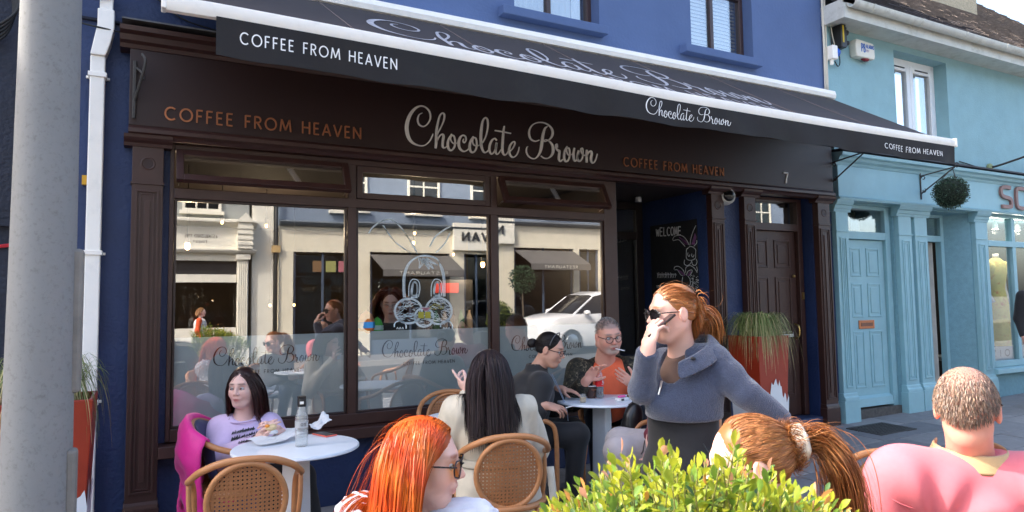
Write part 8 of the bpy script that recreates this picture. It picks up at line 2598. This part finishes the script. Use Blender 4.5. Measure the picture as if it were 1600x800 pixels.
# ================================================================== man in pink polo, from behind
def pink():
    D_ = 1.98
    H = Head(at(1511, 638, D_), face_dir(1511, 638, 176, -3), s_=1.0)
    gz_ = ground(2.05, -4.1)
    par = person('man in a salmon pink polo shirt with cropped greying hair seen from behind', (2.08, -4.12, gz_))
    neck = at(1516, 712, D_ + .03); hip = at(1540, 960, D_ + .05); hip[2] = gz_ + .54
    lat_r = nrm(CR * V3(1, 1, 0)); fw = nrm(np.cross(V3(0, 0, 1), lat_r)); lat = -lat_r
    fw = nrm(np.cross(lat, V3(0, 0, 1)))
    sL, sR = at(1412, 752, D_ + .02), at(1632, 768, D_ - .04)
    eL, eR = at(1352, 870, D_ + .12), at(1690, 890, D_ + .02)
    wL, wR = eL + fw * .24 + lat_r * .06, eR + fw * .24 - lat_r * .06
    B = Blob(); H.blob(B, neck, .9, -.012); torso(B, neck - V3(0, 0, .04), hip, lat, (.19, .13), (.18, .14), (.18, .15))
    B.cone(H.P(-.025, 0, -.07), neck, .050, .060, .02)
    B.chain([sL, eL, wL], [.055, .047, .032]); B.chain([sR, eR, wR], [.055, .047, .032]); hand(B, wL, fw, -lat, 1); hand(B, wR, fw, lat, -1)
    kL, kR = hip + fw * .42 + lat * .12, hip + fw * .42 - lat * .12
    aL, aR = V3(*(kL - fw * .05)[:2], gz_ + .09), V3(*(kR - fw * .05)[:2], gz_ + .09)
    legs(B, hip + lat * .1, hip - lat * .1, kL, kR, aL, aR)
    hc = lin((96, 74, 62))
    bodymesh(par, B, H, lin((222, 156, 136)), (), hres=.0045, hair=hc, flush=.16, hairline=(V3(hc) * 1.5, .55))
    G = Blob(); torso(G, neck - V3(0, 0, .02), hip, lat, (.205, .145), (.20, .155), (.20, .17), .02, .08); G.cone(sL, sR, .085, .085, .06); G.cone(neck - V3(0, 0, .07), sL, .08, .075, .05); G.cone(neck - V3(0, 0, .07), sR, .08, .075, .05); G.cone(neck - V3(0, 0, .10), neck - V3(0, 0, .07), .115, .09, .05)
    G.ell(neck + V3(0, 0, .045), (.086, .086, .055), None, .012, True)
    for s_, e_ in ((sL, eL), (sR, eR)): G.cone(s_, s_ + (e_ - s_) * .74, .094, .086, .05, True)
    mp_ = cloth('salmon_pique', lin((212, 108, 117)), .85, .12, 400)
    Vv, F = G.mesh(.008); Vv = wrinkle(Vv, F, .010, 11, 41)
    for s_, sg_ in ((sL, 1), (sR, -1)):
        ap = s_ + V3(0, 0, -.13) - lat * sg_ * .05 - fw * .06
        v = Vv - ap; r_ = np.linalg.norm(v, axis=1); an_ = np.arctan2(v[:, 2], (v @ lat) * -sg_)
        Vv = Vv - fw[None] * (.008 * np.sin(an_ * 9 + 14 * r_) * np.exp(-((r_ - .12) / .11) ** 2) * ((v @ fw) < .1))[:, None]
    po = np_mesh('polo_shirt', Vv, F, mp_, par)
    mc = cloth('tan_rib', lin((190, 158, 114)), .85, .3, 300)
    b = MB(); b.grid([[neck + V3(0, 0, z - .012 * math.cos(t)) + (-fw * math.cos(t) + lat * math.sin(t)) * r_ for t in np.linspace(-2.6, 2.6, 30)] for z, r_ in ((-.02, .096), (.030, .086), (.034, .091), (-.022, .114))]); o = b.build('collar', mc, po, smooth=True); md = o.modifiers.new('s', 'SOLIDIFY'); md.thickness = .004; md = o.modifiers.new('u', 'SUBSURF'); md.levels = md.render_levels = 1
    for s_, e_ in ((sL, eL), (sR, eR)):
        d = nrm(e_ - s_); c0 = s_ + (e_ - s_) * .735; e1 = nrm(np.cross(d, V3(0, 0, 1))); e2 = np.cross(d, e1)
        b = MB(); b.grid([[c0 + d * k + (e1 * math.cos(t) + e2 * math.sin(t)) * r_ for t in np.linspace(0, 6.283, 28)] for k, r_ in ((-.012, .089), (.012, .086))]); o = b.build('cuff', mc, po, smooth=True); md = o.modifiers.new('s', 'SOLIDIFY'); md.thickness = .004
        b = MB(); c1 = s_ + d * .02; b.tube([c1 + (e1 * math.cos(t) + e2 * math.sin(t)) * .0955 for t in np.linspace(0, 6.283, 28)[:-1]], .0016, 5, closed=True); b.build('shoulder_seam', mp_, po, smooth=True)
    T = Blob(); legs(T, hip + lat * .1, hip - lat * .1, kL, kR, aL, aR, (.115, .085, .07, .055)); garment(par, 'jeans', T, cloth('pale_denim', lin((150, 166, 184))), .014, .004)
    for a in (aL, aR): shoe(par, a, fw, M_BLACK)
    mh = hair_mat('short_brown_hair', lin((112, 88, 72)), .45, .05)
    R_, L_ = scalp(H, 5200, -.075, .05, 71, (.0985, .0775, .0905))
    thin = np.exp(-(((L_[:, 0] + .055) / .03) ** 2 + (L_[:, 1] / .035) ** 2 + ((L_[:, 2] - .10) / .04) ** 2))
    keep = np.random.default_rng(3).random(len(R_)) > .75 * thin
    R_ = R_[keep]
    S_ = grow(R_, (R_ - H.c) * .5 + V3(0, 0, -.06), 5, .016, lambda p, t: (p - H.c) * .25 + V3(0, 0, -.10), H, (.0985, .078, .0905), (), .5, .18, 72)
    ribbons('hair', S_, .0015, mh, par, H.c, 73, .55)
    b = MB()
    b.tube([H.P(-.025, .082, .018), H.P(.02, .083, .012), H.P(.07, .076, .008)], .0022, 6); b.tube([H.P(-.025, -.082, .018), H.P(.02, -.083, .012), H.P(.07, -.076, .008)], .0022, 6); b.build('glasses', M_SUNF, par, smooth=True)
pink()

# ================================================================== passer-by at the right edge, woman inside, pedestrian across the road
def walker(px_, py_, d, label, coat, face, skin=SK_M, hairc=(60, 44, 36), H_=1.72, trous=(.02, .02, .025), sleeve=None, long_hair=False, name='person', base=None):
    foot = base if base is not None else at(px_, py_, d)
    gz_ = foot[2]
    par = person(label, foot)
    fw = nrm(V3(face)); lat = np.cross(V3(0, 0, 1), fw)
    k = H_ / 1.72
    c = V3(foot[0], foot[1], gz_)
    H = Head(c + V3(0, 0, 1.60 * k) + fw * .03, fw, s_=k)
    neck = c + V3(0, 0, 1.44 * k); hip = c + V3(0, 0, .92 * k)
    B = Blob(); H.blob(B, neck); torso(B, neck - V3(0, 0, .04), hip, lat)
    G = Blob(); torso(G, neck - V3(0, 0, .02), hip, lat, (.185, .135), (.17, .13), (.185, .15), .02, .07)
    A = Blob() if sleeve is not None else G
    ws = []
    for s in (-1, 1):
        sh = neck + lat * s * .18 * k + V3(0, 0, -.07); el = sh + V3(0, 0, -.28 * k) - fw * .03 + lat * s * .04; w_ = el + V3(0, 0, -.22 * k) + fw * .08
        B.chain([sh, el, w_], [.05, .042, .03]); hand(B, w_, V3(0, 0, -1) + fw * .15, -lat * s, 1 if s > 0 else -1, (.3, .35, .4, .45)); ws.append(w_)
        A.chain([sh, el], [.075, .062], .04); A.cone(el, w_, .06, .045, .03, True)
    an = [c + lat * .1 + fw * .15 + V3(0, 0, .09), c - lat * .1 - fw * .12 + V3(0, 0, .09)]
    kn = [c + lat * .1 + fw * .13 + V3(0, 0, .5 * k), c - lat * .1 + V3(0, 0, .48 * k)]
    legs(B, hip + lat * .09, hip - lat * .09, kn[0], kn[1], an[0], an[1])
    bodymesh(par, B, H, skin, ws, res=.018, hres=.008, hair=lin(hairc), lip=lin((186, 110, 104)))
    G.cut(hip + V3(0, 0, -.10), (0, 0, -1), hip, .25)
    garment(par, 'coat', G, cloth(label[:24].replace(' ', '_'), coat), .015, .008, 12, 3)
    if sleeve is not None: garment(par, 'sleeve', A, cloth(label[:20] + '_sl', sleeve), .015, .006)
    T = Blob(); legs(T, hip + lat * .09, hip - lat * .09, kn[0], kn[1], an[0], an[1], (.11, .08, .068, .055)); T.ell(hip, (.18, .15, .14), None, .04); garment(par, 'trousers', T, cloth(label[:18] + '_tr', trous), .016, .004)
    for a in an: shoe(par, a, fw, M_BLACK)
    mh = hair_mat('hair_' + label[:14], lin(hairc)); hair_cap(par, H, mh)
    R_, L_ = scalp(H, 1500, -.06, .035, 3)
    S_ = grow(R_, (R_ - H.c), 12, .34 if long_hair else .10, lambda p, t: np.tile(V3(0, 0, -1.) - H.f * .45, (len(p), 1)) + np.sign(H.loc(p)[:, 1:2]) * H.l * .3, H, (.104, .086, .097), [(neck + lat * .17 - V3(0, 0, .07), neck - lat * .17 - V3(0, 0, .07), .085)], .55, .08, 4); ribbons('hair', S_, .003, mh, par, H.c, 5)
    return par, H
fb = on_y(1606, 640, -.75); fb[2] = ground(fb[0], fb[1])
walker(0, 0, 0, 'passer-by in a black coat cut off at the edge beside the dress window', (.012, .012, .014), (-.6, -.8, 0), base=fb + V3(.42, 0, 0))
ip = on_y(600, 460, .55)
par, H = walker(0, 0, 0, 'woman with long auburn hair and glasses inside the cafe behind the glass', (.014, .013, .014), (-.35, -.93, -.25), SK_G, (120, 60, 40), 1.66, long_hair=True, base=V3(ip[0], .36, .08))
H.glasses(par, M_STEEL, M_CLEARL, 1.0)
walker(0, 0, 0, 'pedestrian in a white gilet with orange sleeves mirrored in the first pane', lin((226, 224, 222)), (.9, .2, 0), SK_G, (170, 120, 70), 1.62, (.02, .02, .025), lin((214, 84, 40)), base=V3(1.30, -14.4, -.01))
# ------------------------------------------------------------------ leafy shrub close to the camera
bp_ = at(1090, 800, 1.18)
sg0 = ground(bp_[0], bp_[1])
sb = root('shrub', 'yellow-green evergreen shrub with orange-tinged shoots closest to the camera', 'shrub', (bp_[0], bp_[1], sg0))
LM = [mat('leaf_%s' % n, lin(c), .42, .22, 30, trans=t) for n, c, t in (('lime', (180, 182, 54), .42), ('fresh', (148, 163, 52), .38), ('green', (118, 150, 58), .34), ('deep', (76, 108, 56), .28), ('amber', (214, 150, 84), .4), ('pink', (226, 160, 130), .4))]
def leaf_shape(l, w, fold, droop):
    vs_ = [(0, 0, 0)]
    for t, k in ((.25, .62), (.55, 1.0), (.8, .78)):
        z = -droop * t * t * l
        vs_ += [(t * l, w * k, z + fold * w * k), (t * l, 0, z), (t * l, -w * k, z + fold * w * k)]
    vs_.append((l, 0, -droop * l))
    fs = [(0, 2, 1), (0, 3, 2), (1, 2, 5, 4), (2, 3, 6, 5), (4, 5, 8, 7), (5, 6, 9, 8), (7, 8, 10), (8, 9, 10)]
    return vs_, fs
LS = [leaf_shape(1.0, .19 + .03 * k, .25 + .12 * k, .05 + .06 * k) for k in range(3)]
leafmesh = {}
for i, m in enumerate(LM):
    for k in range(3):
        b = MB(); b.add(*LS[k]); o = b.build('leaf', m, None, smooth=True); leafmesh[i, k] = o.data; bpy.data.objects.remove(o)
TOP = [(850, 792), (870, 768), (905, 742), (935, 722), (955, 700), (968, 690), (985, 705), (1010, 722), (1035, 692), (1048, 686), (1062, 700), (1085, 716), (1105, 706), (1125, 712), (1142, 690), (1150, 672), (1158, 696), (1185, 730), (1203, 718), (1222, 735), (1250, 758), (1285, 756), (1310, 778), (1335, 800)]
tx, ty = [p[0] for p in TOP], [p[1] for p in TOP]
rb = random.Random(77)
shoots = []
for i, (x, y) in enumerate(TOP):
    shoots.append((x + rb.uniform(-4, 4), y + rb.uniform(0, 6), rb.uniform(1.10, 1.26), True))
for i in range(230):
    x = rb.uniform(846, 1340); y = np.interp(x, tx, ty) + abs(rb.gauss(10, 34)) + 4
    shoots.append((x, y, rb.uniform(.98, 1.45), False))
for i in range(150):
    x = rb.uniform(830, 1360); y = np.interp(x, tx, ty) + rb.uniform(40, 240)
    shoots.append((x, y, rb.uniform(.95, 1.5), False))
leaves = []
twig = MB()
for x, y, d, lead in shoots:
    tip = at(x, y + 14, d)
    bot = V3(bp_[0] + (tip[0] - bp_[0]) * .55, bp_[1] + (tip[1] - bp_[1]) * .55, tip[2] - rb.uniform(.22, .34))
    mid = (tip + bot) / 2 + V3(rb.uniform(-.02, .02), rb.uniform(-.02, .02), .0)
    q = catmull([bot, mid, tip], 6)
    twig.tube(q, [.0022 - .0012 * i / (len(q) - 1) for i in range(len(q))], 5)
    ax = nrm(tip - mid)
    n = rb.randint(4, 6)
    tone = rb.random()
    for j in range(n):
        t = j / (n - 1)
        p = tip - ax * (.085 * (1 - t)) + (mid - tip) * 0
        e = nrm(np.cross(ax, V3(rb.gauss(0, 1), rb.gauss(0, 1), rb.gauss(0, .4))))
        for s in (1, -1):
            if j == n - 1 and s < 0: continue
            dr = nrm(ax * (.45 + .75 * t) + e * s * (1.0 - .55 * t) + V3(rb.gauss(0, .15), rb.gauss(0, .15), rb.gauss(0, .12)))
            l = rb.uniform(.024, .038) * (1 - .25 * t)
            r_ = rb.random()
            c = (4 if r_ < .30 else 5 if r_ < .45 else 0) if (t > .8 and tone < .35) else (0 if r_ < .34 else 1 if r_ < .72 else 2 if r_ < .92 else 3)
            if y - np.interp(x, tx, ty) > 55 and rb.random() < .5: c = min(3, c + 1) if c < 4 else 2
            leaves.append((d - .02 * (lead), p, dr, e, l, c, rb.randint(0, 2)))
tag(twig.build('twig', mat('green_twig', lin((120, 116, 60)), .7), sb, smooth=True), kind='stuff')
leaves.sort(key=lambda q: ((CAM - q[1]) @ -CU > .62) * 5 + q[0] + .25 * rb.random())
rest = {c: MB() for c in range(6)}
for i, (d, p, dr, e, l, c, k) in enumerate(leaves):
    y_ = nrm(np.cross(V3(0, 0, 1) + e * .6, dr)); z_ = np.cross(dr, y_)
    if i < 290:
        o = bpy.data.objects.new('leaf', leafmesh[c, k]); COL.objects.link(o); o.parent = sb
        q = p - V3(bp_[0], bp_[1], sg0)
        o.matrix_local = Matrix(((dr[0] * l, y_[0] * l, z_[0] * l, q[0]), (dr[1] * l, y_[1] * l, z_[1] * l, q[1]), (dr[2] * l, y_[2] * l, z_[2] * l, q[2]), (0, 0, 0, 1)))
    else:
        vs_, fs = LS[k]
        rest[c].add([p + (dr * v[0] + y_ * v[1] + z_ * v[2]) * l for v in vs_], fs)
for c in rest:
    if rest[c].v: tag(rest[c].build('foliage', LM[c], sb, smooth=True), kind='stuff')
b = MB(); b.box(bp_[0] - .42, bp_[0] + .42, bp_[1] - .20, bp_[1] + .20, sg0, sg0 + .62); b.build('trough', M_BLACK, sb, bevel=.01)
b = MB(); b.tube([(bp_[0], bp_[1], sg0 + .6), (bp_[0], bp_[1], sg0 + .8)], .02, 8); b.build('stem', mat('bark', (.09, .07, .05), .9), sb)
